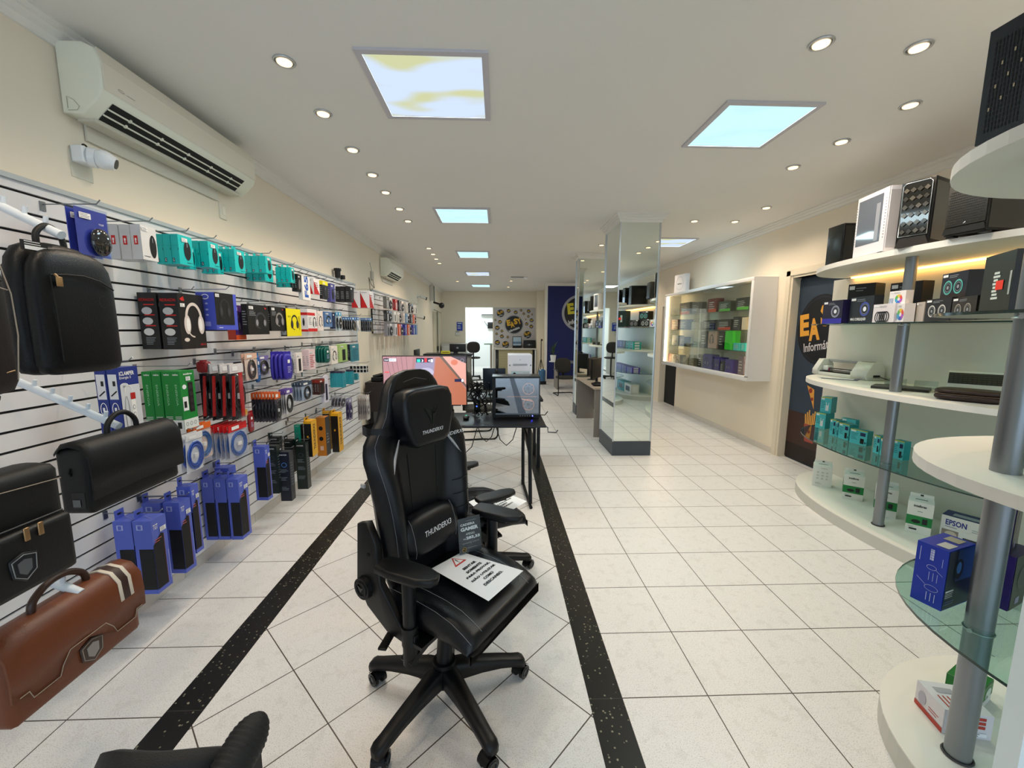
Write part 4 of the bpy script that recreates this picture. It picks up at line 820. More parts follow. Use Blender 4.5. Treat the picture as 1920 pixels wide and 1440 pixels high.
# turret camera
p = onX(150, 298, WL); root = empty('security_camera', (WL, p.y, p.z)); tag(root, 'white turret security camera below the near air conditioner', 'security camera')
b = MB(); W = mat('#eef1f4', .3); b.box(0, .004, -.055, .055, -.10, .03, mat('#dcd8c8', .5)); b.build('wall_plate', root)
b = MB(); b.box(.004, .06, -.05, .04, -.03, .05, W, .006); b.cyl((.05, 0, .01), (.075, .012, .008), .047, W, n=20); b.build('base', root)
b = MB(); b.sphere((.10, .02, .005), .047, W, 20); b.cyl((.11, .026, .002), (.138, .043, -.008), .043, W, r2=.033, n=20); b.build('ball', root)
b = MB(); b.cyl((.137, .0425, -.0077), (.141, .0445, -.009), .024, mat('#0a0b10', .1), n=16); b.build('lens', root)
b = MB(); b.torus((.03, 0, .055), .014, .004, K, axis='x', n=12); b.build('cable_ring', root)
# switch
p = onX(417, 396, WL); root = empty('light_switch', (WL, p.y, p.z)); tag(root, 'cream wall switch below the near air conditioner', 'wall switch')
b = MB(); b.box(0, .008, -.04, .04, -.06, .06, mat('#e8e0d0', .4), .003); b.build('plate', root); b = MB(); b.box(.008, .013, -.016, .02, -.03, .035, mat('#f2ead8', .35), .002); b.build('rocker', root)
# black webcam mount on top of the slatwall
p = onX(641, 524, -2.02); root = empty('tripod_webcam', (-2.07, p.y, 2.327)); tag(root, 'small black camera standing on top of the slatwall', 'camera')
b = MB(); b.cyl((0, 0, 0), (0, 0, .09), .035, K, n=16); b.cyl((0, 0, .09), (0, 0, .12), .045, K, n=16); b.build('body', root); b = MB(); b.cyl((.01, .14, 0), (.01, .14, .05), .032, K, n=16); b.build('base', root)
p = onX(696, 517, WL); root = empty('plug_adapter', (WL, p.y, p.z)); tag(root, 'small white plug with hanging dark cord on the left wall', 'plug')
b = MB(); b.box(0, .03, -.05, .05, -.07, .07, mat('#b9b4aa', .5), .004); b.build('plug', root); b = MB(); b.tube([(.02, -.02, .07), (.02, -.12, .2)], .004, GRY); b.tube([(.02, .02, -.07), (.03, .05, -.2), (.02, -.1, -.15), (.02, -.2, -.05), (.02, -.15, -.3)], .005, mat('#4a3a34', .5)); b.build('cord', root)
def bullet(px, py, X_, label, dx=.12, dark=True):
    p = onX(px, py, X_); root = empty('bullet_camera', (WL, p.y, p.z)); tag(root, label, 'security camera', 'bullet security cameras at the far left')
    b = MB(); b.cyl((0, 0, 0), (.02, 0, 0), .045, WHT); b.cyl((.02, 0, 0), (.1, 0, -.01), .012, WHT); b.build('bracket', root)
    b = MB(); b.cyl((.08, -.05, 0), (.2+dx, .02, -.05), .04, WHT if not dark else mat('#d5d2c8', .4)); b.build('housing', root); b = MB(); b.cyl((.19+dx, .018, -.048), (.215+dx, .03, -.054), .043, K); b.build('lens', root)
bullet(783, 592, WL+.15, 'white bullet camera with black lens beyond the far slatwall panel', .1); bullet(790, 556, WL+.1, 'small dark camera high on the far left wall', .02)
p = onX(812, 546, WL+.1); root = empty('junction_box', (WL, 13.2, 2.62)); tag(root, 'white junction box with black camera high by the back left corner', 'camera box')  # junction box carrying a black camera
b = MB(); b.box(0, .14, -.1, .1, -.05, .42, mat('#d8d6ce', .5), .01); b.build('box', root); b = MB(); b.tube([(.14, -.1, .4), (.14, -.1, -.15)], .012, K); b.cyl((.1, 0, -.1), (.3, -.05, -.16), .03, K); b.sphere((.36, -.06, -.2), .09, K); b.build('camera', root)
# ============================================================ RIGHT WALL SHELVING
SHW = mat('#e6e3dc', .45); PLY = mat('#c9c8c4', .5); STEEL = mat('#8b8f94', .38, metal=.85); GLS = thin_glass('#d9f0ea', .06, .01); GEDGE = mat('#12332f', .15, spec=.8)
SZ = (.10, .637, 1.20, 1.733, 2.262)                     # tops of the five shelf levels
def sup(cx, cy, a, b_, e=2.3, n=56, half=False):
    out = []
    for i in range(n+1 if half else n):
        t = (math.pi/2+math.pi*i/n) if half else 2*math.pi*i/n
        out.append((cx+a*math.copysign(abs(math.cos(t))**(2/e), math.cos(t)), cy+b_*math.copysign(abs(math.sin(t))**(2/e), math.sin(t))))
    return out
def shelf(name, outl, z, th, m, label, edge=None, group='curved shelves of the right wall units'):
    cx = sum(p[0] for p in outl)/len(outl); cy = sum(p[1] for p in outl)/len(outl)
    root = empty(name, (cx, cy, z-th)); tag(root, label, 'shelf', group); b = MB(); q = [(p[0]-cx, p[1]-cy) for p in outl]
    if edge:
        b.prism(q, 'z', .0006, th-.0006, m); b.build('glass_pane', root); b = MB(); n = len(q)
        b.add([(p[0]*1.0008, p[1]*1.0008, zz) for zz in (0, th) for p in q], [(i, (i+1) % n, n+(i+1) % n, n+i) for i in range(n)], edge, True); b.build('polished_edge', root)
    else:
        b.prism(q, 'z', 0, th, m); b.build('board', root)
    return root
def unit(tag_, outl, pole, base_in=None, poler=.045, back=None, skip=()):
    lv = ['floor plinth', 'low glass shelf', 'middle white shelf', 'high glass shelf', 'top white shelf']
    for i, z in enumerate(SZ):
        if i in skip: continue
        gl = i in (1, 3); th = .1 if i == 0 else (.010 if gl else .042)
        if i == 0:
            b = MB(); b.prism(outl, 'z', 0, .094, mat('#c9c8c0', .5)); b.prism(outl, 'z', .094, .10, SHW); o = b.build('shelf_plinth'); tag(o, 'white curved floor plinth of the '+tag_, 'plinth')
        else: shelf('glass_shelf' if gl else 'white_shelf', outl, z, th, GLS if gl else SHW, '%s of the %s' % (lv[i], tag_), GEDGE if gl else None)
    o = MB(); o.cyl((pole[0], pole[1], .101), (pole[0], pole[1], SZ[4]-.043), poler, STEEL, n=28); o.torus((pole[0], pole[1], .105), poler+.004, .004, mat('#3a3a3c', .5), axis='z', n=24)
    for z in SZ[1:4]: o.torus((pole[0], pole[1], z-.02), poler+.002, .003, ALU, axis='z', n=24); o.cyl((pole[0]-poler-.01, pole[1]-.01, z-.016), (pole[0]-poler+.005, pole[1]-.005, z-.016), .008, ALU, n=8)
    o = o.build('shelf_pole'); tag(o, 'round grey steel pole of the '+tag_, 'pole', None)
far_out = sup(3.70, 3.07, .79, 1.24, 2.25, half=True); near_out = sup(2.21, 1.07, .71, .65, 2.25)
unit('far wall shelf unit', far_out, (3.10, 3.035), poler=.036)
unit('freestanding near shelf unit', near_out, (1.71, 1.262), poler=.037)
third = sup(3.70, -.14, .79, 1.2, 2.25, half=True); unit('shelf unit behind the camera seen in the column mirror', third, (3.10, -.14), poler=.036)
b = MB(); b.box(3.70, 3.757, -3.0, 4.46, 0, 2.215, mat('#dcdad0', .55)); o = b.build('display_board'); tag(o, 'pale board fixed to the right wall behind the curved shelves', 'panel')
for y0, y1, lb in ((1.95, 4.2, 'warm light strip under the top shelf, far wall unit'), (-1.2, .9, 'warm light strip under the top shelf behind the camera')):
    b = MB(); b.box(3.66, 3.69, y0, y1, 2.206, 2.216, mat('#ffbe62', .5, emit=9)); o = b.build('light_strip'); tag(o, lb, 'light strip')

# generic carton on a shelf: front face between two floor points
def sbox(kind, name, label, cat, group, z, Lp, Rp, top, depth, X=None, topR=False):
    if X is None: a = onZ(*Lp, z); c_ = onZ(*Rp, z); q = onY(Lp[0], top, a.y)
    else: a = onX(*Lp, X[0]); c_ = onX(*Rp, X[1]); q = onX(Lp[0], top, X[0])
    a.z = c_.z = z; h = max(q.z-z, .02); d = c_-a; w_ = d.length; ang = math.atan2(d.y, d.x); bk = Vector((-d.y, d.x, 0)).normalized()
    if bk.dot(Vector((a.x, a.y, 0))) < 0: bk = -bk
    b = MB(); kind(b, w_, depth, h, faces(b, w_, depth, h)); o = b.build(name) if not callable(getattr(kind, 'root', None)) else None
    o.location = (a+c_)/2+bk*depth/2+Vector((0, 0, .001)); o.rotation_euler = (0, 0, ang); tag(o, label, cat, group); return o, h
def k_cam(back=False):
    def k(b, w_, t, h, F):
        Wp = paper('#dddcd6'); b.box(-w_/2, w_/2, -t/2, t/2, 0, h, Wp)
        # folded pyramid top with handle slot
        b.add([(-w_/2, -t/2, h), (w_/2, -t/2, h), (w_/2, t/2, h), (-w_/2, t/2, h), (-w_*.46, 0, h*1.13), (w_*.46, 0, h*1.13)], [(0, 1, 5, 4), (2, 3, 4, 5), (0, 4, 3), (1, 2, 5)], Wp)
        b.box(-w_*.46, w_*.46, -.002, .002, h*1.12, h*1.22, Wp); b.box(-w_*.24, w_*.24, -t*.27, -t*.25, h*1.05, h*1.075, mat('#33343c', .5)); b.box(-w_*.06, w_*.06, -.004, .004, h*1.15, h*1.2, K)
        f = F['F']
        if back:
            f.text('intelbras', w_*.4, h*.88, w_*.72, h*.91, K, 1)
            for i in range(3):
                for j in range(3): f.lines(w_*(.2+.24*i), h*(.35+.15*j), w_*(.34+.24*i), h*(.43+.15*j), 2, mat('#6f7276', .5), 1)
            f.lines(w_*.15, h*.1, w_*.5, h*.2, 2, GRY, 1)
        else:
            f.rect(0, h*.26, w_, h*.56, mat('#157a3a', .45), 1); F['L'].rect(0, h*.26, t, h*.8, mat('#155a30', .45), 1); f.text('intelbras', w_*.24, h*.84, w_*.72, h*.92, K, 1, bold=.03)
            f.rect(w_*.4, h*.7, w_*.6, h*.72, GRY, 1); f.ell(w_*.38, h*.38, w_*.18, h*.06, mat('#0d120e', .4), 2); f.rect(w_*.62, h*.32, w_*.82, h*.5, mat('#12181a', .4), 2); f.rect(w_*.15, h*.1, w_*.45, h*.15, K, 1); f.lines(w_*.12, h*.16, w_*.4, h*.22, 2, GRY, 1); f.lines(w_*.6, h*.4, w_*.1, h*.2, 1, GRY, 1) if 0 else None
    return k
GA = 'white camera cartons on the floor plinth'
for back, L_, R_, tp, lb in ((1, (1522, 909), (1558, 915.5), 872, 'plain white intelbras carton showing its printed back, farthest left'), (0, (1578, 933), (1617, 941), 889, 'white and green intelbras carton, left of the thin steel pole'),
        (0, (1635.6, 964), (1679, 974), 913, 'white and green intelbras carton partly behind the thin steel pole'), (0, (1695.6, 994.4), (1744, 1006.7), 938, 'white and green intelbras carton nearest the EPSON box')):
    sbox(k_cam(back), 'camera_box', lb, 'camera box', GA, SZ[0], L_, R_, tp, .11)
def k_epson(b, w_, t, h, F):
    b.box(-w_/2, w_/2, -t/2, t/2, 0, h, paper('#dfdcd8')); F['T'].rect(0, 0, w_, t, mat('#27356e', .45), 1); F['T'].rect(w_*.2, t*.2, w_*.9, t*.6, mat('#a9b2c0', .45), 2); f = F['F']; f.text('EPSON', w_*.1, h*.62, w_*.55, h*.86, mat('#25338a', .4), 1, bold=.03); f.lines(w_*.1, h*.52, w_*.5, h*.58, 1, mat('#25338a', .4), 1); f.rect(w_*.04, h*.05, w_*.4, h*.42, mat('#8d8078', .4), 1); f.ell(w_*.24, h*.24, w_*.13, h*.14, mat('#c9bba9', .4), 2); f.rect(w_*.5, h*.02, w_*.95, h*.25, mat('#3b3b42', .4), 1); f.lines(w_*.66, h*.55, w_*.85, h*.7, 2, GRY, 1)
sbox(k_epson, 'printer_box', 'white EPSON carton with navy top on the far plinth', 'printer box', None, SZ[0], (1760, 1006), (1850, 1034), 964, .15)
def mk_tealb(top='#2fa9a8', yel=True, alt=False):
    def k(b, w_, t, h, F):
        b.box(-w_/2, w_/2, -t/2, t/2, 0, h, paper('#249c9e')); f = F['F']; f.rect(0, 0, w_, h, paper('#52c2cc')); 
        if yel: f.rect(0, h*.95, w_, h, mat('#c9c83a', .5), 1)
        f.rect(w_*.05, h*.84, w_*.35, h*.94, WHT, 2); f.lines(w_*.08, h*.3, w_*.5, h*.78, 5, mat('#136a78', .5), 1)
        if alt: f.rect(w_*.62, h*.1, w_*.84, h*.45, K, 2); f.rect(w_*.6, h*.62, w_*.9, h*.85, mat('#1c2a5a', .5), 2); f.ell(w_*.92, h*.2, w_*.06, h*.07, mat('#136a78', .5), 2)
        else: f.rect(w_*.5, h*.15, w_*.78, h*.5, WHT, 2); f.line((w_*.56, h*.5), (w_*.53, h*.68), w_*.05, WHT, 2); f.line((w_*.74, h*.5), (w_*.78, h*.66), w_*.05, WHT, 2)
        F['L'].lines(t*.2, h*.3, t*.8, h*.8, 4, mat('#136a78', .5), 1)
    return k
GT = 'turquoise network cartons on the low glass shelf'
o, h_ = sbox(mk_tealb(), 'network_box', 'turquoise network carton at the left end, below another', 'network box', GT, SZ[1], (1528, 801), (1546, 805), 773, .13)
sbox(mk_tealb(), 'network_box', 'turquoise network carton stacked on top of the left end one', 'network box', GT, SZ[1]+h_+.001, (1537, 773), (1557, 776), 744, .13)
for L_, R_, tp, dp, alt, lb in (((1554.4, 815.5), (1565, 818), 785.5, .08, 1, 'narrow turquoise carton, first of three in a tight row'), ((1565.5, 818.5), (1570.3, 820), 789, .08, 1, 'narrow turquoise carton, middle of three in a tight row'), ((1571, 821), (1590, 826.7), 792, .09, 1, 'turquoise carton, wider last one of the tight row'),
        ((1592, 829.5), (1624, 837.5), 803, .07, 1, 'wide turquoise carton with black gadget, foremost of the left group'), ((1636, 848), (1647.3, 852), 815.5, .07, 1, 'narrow turquoise carton left of the thin pole, first'), ((1648.5, 853), (1660, 857), 821, .06, 1, 'narrow turquoise carton touching the thin pole line, second'), ((1672, 858), (1692, 864), 824, .06, 1, 'turquoise carton with yellow rim right of the thin pole')):
    sbox(mk_tealb(alt=alt), 'network_box', lb, 'network box', GT, SZ[1], L_, R_, tp, dp)
sbox(mk_tealb(yel=False), 'network_box', 'darker turquoise carton at the back against the board', 'network box', GT, SZ[1], (1576, 808), (1602, 814), 783, .05)
# plotter / cutter on the middle shelf
def plotter():
    a = onZ(1541, 700.8, SZ[2]); c_ = onZ(1645, 714, SZ[2]); d = c_-a; L = d.length; root = empty('cutting_plotter', (a+c_)/2+Vector((-d.y, d.x, 0)).normalized()*-.02+Vector((0, 0, .001))); root.rotation_euler.z = math.atan2(d.y, d.x); tag(root, 'white desktop cutting plotter at the left end of the middle shelf', 'plotter')
    Wm = mat('#dcdcd6', .35); G = mat('#a5a7a8', .35); h = .17
    b = MB(); b.box(-L/2, L/2, -.09, .09, 0, .035, Wm, .008); b.build('base', root)
    side = [(-.10, .01), (.09, .01), (.09, .11), (.05, h), (-.03, h), (-.10, .06)]
    b = MB(); b.prism(side, 'x', -L/2, -L/2+.065, Wm, bev=.005); b.build('left_end', root)
    b = MB(); b.prism(side, 'x', L/2-.17, L/2, Wm, bev=.005); b.build('control_end', root)
    b = MB(); p = b.plane((L/2-.15, -.028, h-.004), (1, 0, 0), (0, 1, .0), (0, 0, 1)); b.box(L/2-.14, L/2-.04, -.025, .035, h-.001, h+.002, mat('#4a423f', .2)); b.box(L/2-.13, L/2-.05, -.018, .028, h+.002, h+.003, mat('#9a8578', .3)); b.build('screen', root)
    b = MB(); b.box(-L/2+.065, L/2-.17, .03, .09, h-.03, h, G, .004); b.box(-L/2+.065, L/2-.17, -.07, .03, .035, .045, mat('#17181b', .4)); b.build('cover', root)
    b = MB(); b.cyl((-L/2+.06, 0, .06), (L/2-.165, 0, .06), .008, ALU, n=10); b.cyl((-L/2+.06, -.02, .075), (L/2-.165, -.02, .075), .006, K, n=10); b.build('roller', root)
    b = MB(); b.box(-L/2+.075, -L/2+.135, -.045, .02, .05, .10, mat('#e9e9e6', .3), .006); b.cyl((-L/2+.15, -.04, .04), (-L/2+.15, -.04, .08), .006, mat('#8a2a4a', .4)); b.build('carriage', root)
    b = MB(); b.box(L/2+.0005, L/2+.003, -.03, .04, .03, .05, K); b.tube([(L/2+.002, .03, .04), (L/2+.05, .02, .03), (L/2+.06, .08, .01)], .003, K); b.build('power_cord', root)
plotter()
p = onZ(1575, 711, SZ[2]); b = MB(); b.box(-.14, .14, -.06, .06, 0, .003, mat('#5a5f78', .5)); b.box(-.17, .10, -.02, .09, .003, .004, mat('#e6e6e2', .5)); o = b.build('paper_sheets', loc=(p.x, p.y, SZ[2]+.001), rot=(0, 0, -.9)); tag(o, 'loose sheets of paper sticking out in front of the plotter', 'papers')
root = empty('closed_laptop', (3.27, 3.16, SZ[2]+.001), -.9); tag(root, 'closed dark laptop right of the thin pole', 'laptop'); b = MB(); b.box(-.17, .17, -.11, .11, 0, .011, mat('#26221f', .4), .003); b.build('base', root); b = MB(); b.box(-.17, .17, -.11, .11, .012, .02, mat('#2f2b28', .3), .003); b.build('lid', root)
for i, (px, lb) in enumerate(((1712, 'clear acrylic stand behind the closed laptop, left'), (1752, 'clear acrylic stand behind the closed laptop, right'))):
    p = Vector(((3.42, 3.36), (3.50, 3.18))[i]+(0,)); b = MB(); b.prism([(0, 0), (.12, 0), (.12, .003), (.02, .003), (.05, .06), (.047, .06), (.01, .003), (0, .003)], 'x', -.07, .07, thin_glass('#f2f6f6', .15, .05)); o = b.build('acrylic_stand', loc=(p.x, p.y, SZ[2]+.001), rot=(0, 0, -.9)); tag(o, lb, 'stand', 'acrylic stands on the middle shelf')
root = empty('leather_case', (3.19, 2.61, SZ[2]+.001), -1.0); tag(root, 'dark brown zipped leather case lying on the middle shelf', 'case'); b = MB(); b.pillow(0, 0, .024, .165, .10, .024, mat('#2a1a16', .42, bump=.2, nscale=150), e=4, e2=3.5, n=28); b.build('case_bottom', root); b = MB(); b.pillow(0, 0, .062, .165, .10, .02, mat('#2e1d18', .42, bump=.2, nscale=150), e=4, e2=3.5, n=28); b.build('case_lid', root); b = MB(); b.tube([(x_, y_, .044) for x_, y_ in sup(0, 0, .164, .099, 4, 30)], .0025, mat('#6a5648', .4), closed=True, n=5); b.build('zip', root)
p = onZ(1835, 724, SZ[2]); root = empty('notebook_computer', (3.49, 2.82, SZ[2]+.002), R(-50)); tag(root, 'silver notebook propped open with black keyboard, by the thick pole', 'laptop'); SV = mat('#d3d5d6', .35)
NM = Matrix.Translation((0, 0, .085)) @ Matrix.Rotation(R(42), 4, 'X')
b = MB(); b.M = NM; b.box(-.15, .15, -.115, .115, 0, .014, SV, .004); b.build('base', root)
b = MB(); b.M = NM @ Matrix.Translation((0, 0, -.03)); b.box(-.145, .145, -.02, .09, .044, .047, mat('#1f2226', .4), .001)
for i in range(12):
    for j in range(5): b.box(-.14+i*.0237, -.14+i*.0237+.019, -.017+j*.021, -.017+j*.021+.016, .047, .049, mat('#34373c', .5))
b.build('keyboard', root); b = MB(); b.M = Matrix.Translation((0, .085, .16)) @ Matrix.Rotation(R(-75), 4, 'X'); b.box(-.15, .15, 0, .16, -.01, -.003, SV, .002); b.build('screen', root)
# cartons on the high glass shelf
def mk_fanbox(bodyh, fronth, kinds='', acc='#3b57c8', txt=None, strip=None, side=None):
    def k(b, w_, t, h, F):
        b.box(-w_/2, w_/2, -t/2, t/2, 0, h, paper(bodyh)); f = F['F']; f.rect(0, 0, w_, h, paper(fronth))
        if side: F['R'].rect(0, 0, t, h, paper(side))
        if strip: f.rect(0, 0, w_, h*.22, mat(strip, .45), 1)
        if kinds == 'fan': f.ring(w_*.66, h*.52, h*.26, h*.26, h*.05, mat(acc, .3), 2); f.ell(w_*.66, h*.52, h*.09, h*.09, mat('#e8ecf4', .3), 2); f.ring(w_*.66, h*.52, h*.19, h*.19, h*.02, GRY, 2)
        if kinds == 'fan2':
            for q in (.28, .68): f.ring(w_*q, h*.45, h*.27, h*.27, h*.06, mat(acc, .3), 2); f.ring(w_*q, h*.45, h*.17, h*.17, h*.02, GRY, 2); f.ell(w_*q, h*.45, h*.07, h*.07, GRY, 2)
        if kinds == 'rgb':
            for i, cc in enumerate(('#e0574c', '#e7c04a', '#5bb45a', '#3fa0c8', '#4a62c4', '#b35ac0')): f.ring(w_*.6, h*.42, h*.32, h*.32, h*.2, mat(cc, .4), 2, n=5, t0=i*math.pi/3, t1=(i+1)*math.pi/3)
            for i in range(3): f.rect(w_*(.04+.09*i), h*.1, w_*(.09+.09*i), h*.5, mat('#5b86b4', .4), 1)
        if kinds == 'coils':
            for i in range(5): f.ring(w_*(.25+.1*i), h*.3, h*.22, h*.3, h*.06, K, 2+i)
            f.ell(w_*.14, h*.9, h*.05, h*.05, K, 1)
        if txt: f.text(txt, w_*.08, h*.08, w_*.75, h*.2, WHT if fronth < '#8' else K, 3, bold=.03)
        f.rect(w_*.05, h*.86, w_*.25, h*.95, WHT, 3); f.lines(w_*.3, h*.8, w_*.7, h*.92, 2, GRY, 2)
    return k
GB = 'cartons on the high glass shelf'
zz = SZ[3]
def hi(kind, lb, x0, x1, top, X0, X1, dp, z=None, name='hardware_box', cat='hardware box', py=605):
    return sbox(kind, name, lb, cat, GB, z or zz, (x0, py), (x1, py), top, dp, X=(X0, X1))
hi(mk_fanbox('#1b1740', '#171833', 'fan', '#9aa0b8', txt=None, strip='#3a35a8'), 'small dark carton with violet strip, leftmost on the high glass shelf', 1541, 1577, 566, 3.05, 3.02, .08)
hi(mk_fanbox('#22241c', '#191a1a', ''), 'tall black carton at the back of the high glass shelf, left part', 1584, 1634, 535, 3.28, 3.36, .16)
hi(mk_fanbox('#262b33', '#1c222c', 'fan', '#4254b8', txt='MAG CORELIQUID'), 'dark carton lettered MAG CORELIQUID with blue round fan', 1591, 1634, 559, 3.05, 3.0, .07)
hi(mk_fanbox('#d6cfd2', '#e3dbde', 'coils'), 'white carton picturing black ring fans', 1635, 1675, 572, 2.93, 2.9, .07)
hi(mk_fanbox('#e2dcdc', '#ebe6e6', 'rgb'), 'narrow white rainbow carton just left of the thin pole', 1677, 1693, 571, 2.92, 2.88, .06)
hi(mk_fanbox('#131214', '#1a1418', '', txt=None), 'black carton standing behind the rainbow cartons', 1662, 1721, 533, 3.2, 3.22, .1)
hi(mk_fanbox('#e2dcdc', '#ebe6e6', 'rgb'), 'small white rainbow disc carton resting higher on the white ones', 1662, 1692, 548, 2.95, 2.93, .05, z=zz+.125, name='fan_kit_box')
hi(mk_fanbox('#a39a90', '#b4aaa0', ''), 'grey beige carton right of the thin pole', 1715, 1730, 568, 2.95, 2.9, .08)
hi(mk_fanbox('#141416', '#1b1b1d', 'fan2', '#c9c9c4'), 'black carton with two fans, left one of the pair', 1732, 1779, 563, 2.9, 2.8, .06)
hi(mk_fanbox('#141416', '#1b1b1d', 'fan2', '#8d8a84'), 'black carton with two fans, right one of the pair', 1781, 1826, 560, 2.78, 2.66, .06)
hi(mk_fanbox('#17130f', '#191b28', 'fan2', '#58b0a8', strip='#241610'), 'black carton with two rainbow fans and orange print, stacked high', 1756, 1803, 517, 2.9, 2.8, .13, z=zz+.135, name='fan_kit_box')
def k_darkgreen(b, w_, t, h, F):
    b.box(-w_/2, w_/2, -t/2, t/2, 0, h, paper('#132422')); F['R'].rect(0, 0, t, h, paper('#1e1612')); f = F['F']; [f.rect(w_*(.38+.02*(i % 2)), h*(.3+.055*i), w_*(.6-.03*(i % 3)), h*(.335+.055*i), mat('#c9d6d2', .4), 1) for i in range(8)]; f.rect(w_*.5, h*.44, w_*.74, h*.58, mat('#e0321e', .4), 3); f.rect(w_*.9, h*.35, w_*.96, h*.7, mat('#9aa6a4', .4), 1)
hi(k_darkgreen, 'tall green black carton with red sticker by the thick pole', 1831, 1886, 486, 2.62, 2.48, .12, z=zz)
# towers on the top shelf
TOP = SZ[4]
def tower(px_l, px_r, top, depth, label, style, z=TOP, name='computer_case'):
    a = onZ(*px_l, z); c_ = onZ(*px_r, z); q = onY(px_l[0], top, a.y); h = q.z-z; d = c_-a; w_ = d.length; bk = Vector((-d.y, d.x, 0)).normalized()
    if bk.dot(a) < 0: bk = -bk
    root = empty(name, (a+c_)/2+bk*depth/2+Vector((0, 0, .001)), math.atan2(d.y, d.x)); tag(root, label, 'computer case', 'computer cases on the top shelf'); t = depth
    C = {'white': mat('#dcdbe2', .35), 'black': mat('#0c0c0e', .3), 'mesh': mat('#1a1917', .5), 'diamond': mat('#0a0a0b', .3), 'vent': mat('#141a22', .5)}[style]
    b = MB(); b.box(-w_/2, w_/2, -t/2+.008, t/2, .012, h, C, .005)
    for sx in (-1, 1):
        for sy in (-1, 1): b.box(sx*w_*.38-.02, sx*w_*.38+.02, sy*t*.38-.02, sy*t*.38+.02, 0, .013, K)
    b.build('case_body', root); b = MB(); F = faces(b, w_, t, h)['F']
    if style == 'white':
        b.box(-w_/2+.004, w_/2-.004, -t/2, -t/2+.008, .014, h-.002, C, .002); F.rect(w_*.07, h*.2, w_*.84, h*.93, mat('#5a6270', .08, coat=1), 1); F.rect(w_*.66, h*.22, w_*.78, h*.8, mat('#878c98', .2), 2)
        for i in range(14): F.rect(w_*.01, h*(.24+.045*i), w_*.045, h*(.255+.045*i), mat('#8e909a', .4), 1); F.rect(w_*.92, h*(.24+.045*i), w_*.96, h*(.255+.045*i), mat('#8e909a', .4), 1)
    elif style == 'diamond':
        ol = [(-w_*.42, .16*h), (w_*.42, .16*h), (w_*.42, h*.93), (w_*.34, h*.97), (-w_*.34, h*.97), (-w_*.42, h*.93)]
        b.prism(ol, 'y', -t/2, -t/2+.01, mat('#16140f', .08, coat=1)); b.tube([(p[0], -t/2-.001, p[1]) for p in ol], .003, ALU, closed=True, n=5)
        for i in range(4):
            for j in range(6):
                cx_, cz_ = -w_*.3+w_*.2*i, h*(.23+.125*j); s_ = w_*.095
                if abs(cx_)+s_ < w_*.42: F.poly([(w_/2+cx_-s_, cz_), (w_/2+cx_, cz_-s_), (w_/2+cx_+s_, cz_), (w_/2+cx_, cz_+s_)], mat(['#4a4742', '#3a3834', '#57534c'][(i+j) % 3], .12), 14)
        b.prism([(-w_*.5, 0), (w_*.5, 0), (w_*.38, .14*h), (-w_*.38, .14*h)], 'y', -t/2+.001, -t/2+.012, mat('#2a211a', .4))
    elif style == 'mesh':
        b.box(-w_/2+.006, w_/2-.006, -t/2, -t/2+.008, h*.2, h-.004, mat('#2b2823', .5), .002); s_ = w_/22
        for j in range(int(h*.7/(s_*1.5))):
            for i in range(20):
                cx_ = w_*.08+s_*(i+.5*(j % 2)); cz_ = h*.25+j*s_*1.5
                if cx_ < w_*.93: F.ell(cx_, cz_, s_*.36, s_*.42, mat('#050505', .6), 1, 6)
        b.prism([(-w_*.5, .02), (w_*.5, .02), (w_*.47, .18*h), (-w_*.47, .18*h)], 'y', -t/2-.004, -t/2+.01, mat('#17150f', .4)); F.poly([(w_*.47, h*.23), (w_*.53, h*.25), (w_*.53, h*.27)], WHT, 2)
    elif style == 'vent':
        b.box(-w_/2, w_/2, -t/2, -t/2+.008, .012, h, C)
        for j in range(18):
            for i in range(10): F.rect(w_*(.16+.075*i), h*(.12+.043*j), w_*(.16+.075*i+.035), h*(.12+.043*j+.033), mat('#030406', .6), 1)
        for i in range(8): F.rect(w_*(.2+.08*(i*3 % 8)), h*(.3+.06*i), w_*(.235+.08*(i*3 % 8)), h*(.33+.06*i), mat('#b8a888', .5), 2)
    else:
        b.box(-w_/2+.003, w_/2-.003, -t/2, -t/2+.008, .014, h-.003, mat('#101312', .25), .002); F.line((w_*.1, h*.72), (w_*.5, h*.74), .002, mat('#2e3432', .3), 14)
    b.build('front_panel', root)
    b = MB(); Rr = faces(b, w_, t, h)['R']; Rr.rect(t*.06, h*.08, t*.94, h*.94, mat('#050506', .05, coat=1) if style != 'white' else mat('#b9b9c0', .3), 1)
    if style == 'black': Rr.rect(t*.3, h*.2, t*.36, h*.8, mat('#33383c', .3), 2)
    b.build('side_panel', root); return root
tower((1546, 503), (1574, 497), 428, .34, 'small plain black computer case at the left end of the top shelf', 'black')
tower((1597, 488), (1655, 474), 374, .17, 'white computer case with glass front on the top shelf', 'white')
tower((1676, 466), (1740, 457), 344, .30, 'black computer case with diamond patterned front on the top shelf', 'diamond')
tower((1766, 449), (1846, 434), 352, .32, 'dark computer case with honeycomb mesh front on the top shelf', 'mesh')
a = onZ(1826, 283, TOP); tower((1826, 283), (1915, 250), 60, .35, 'big navy black computer case on the near unit, top right corner', 'vent')
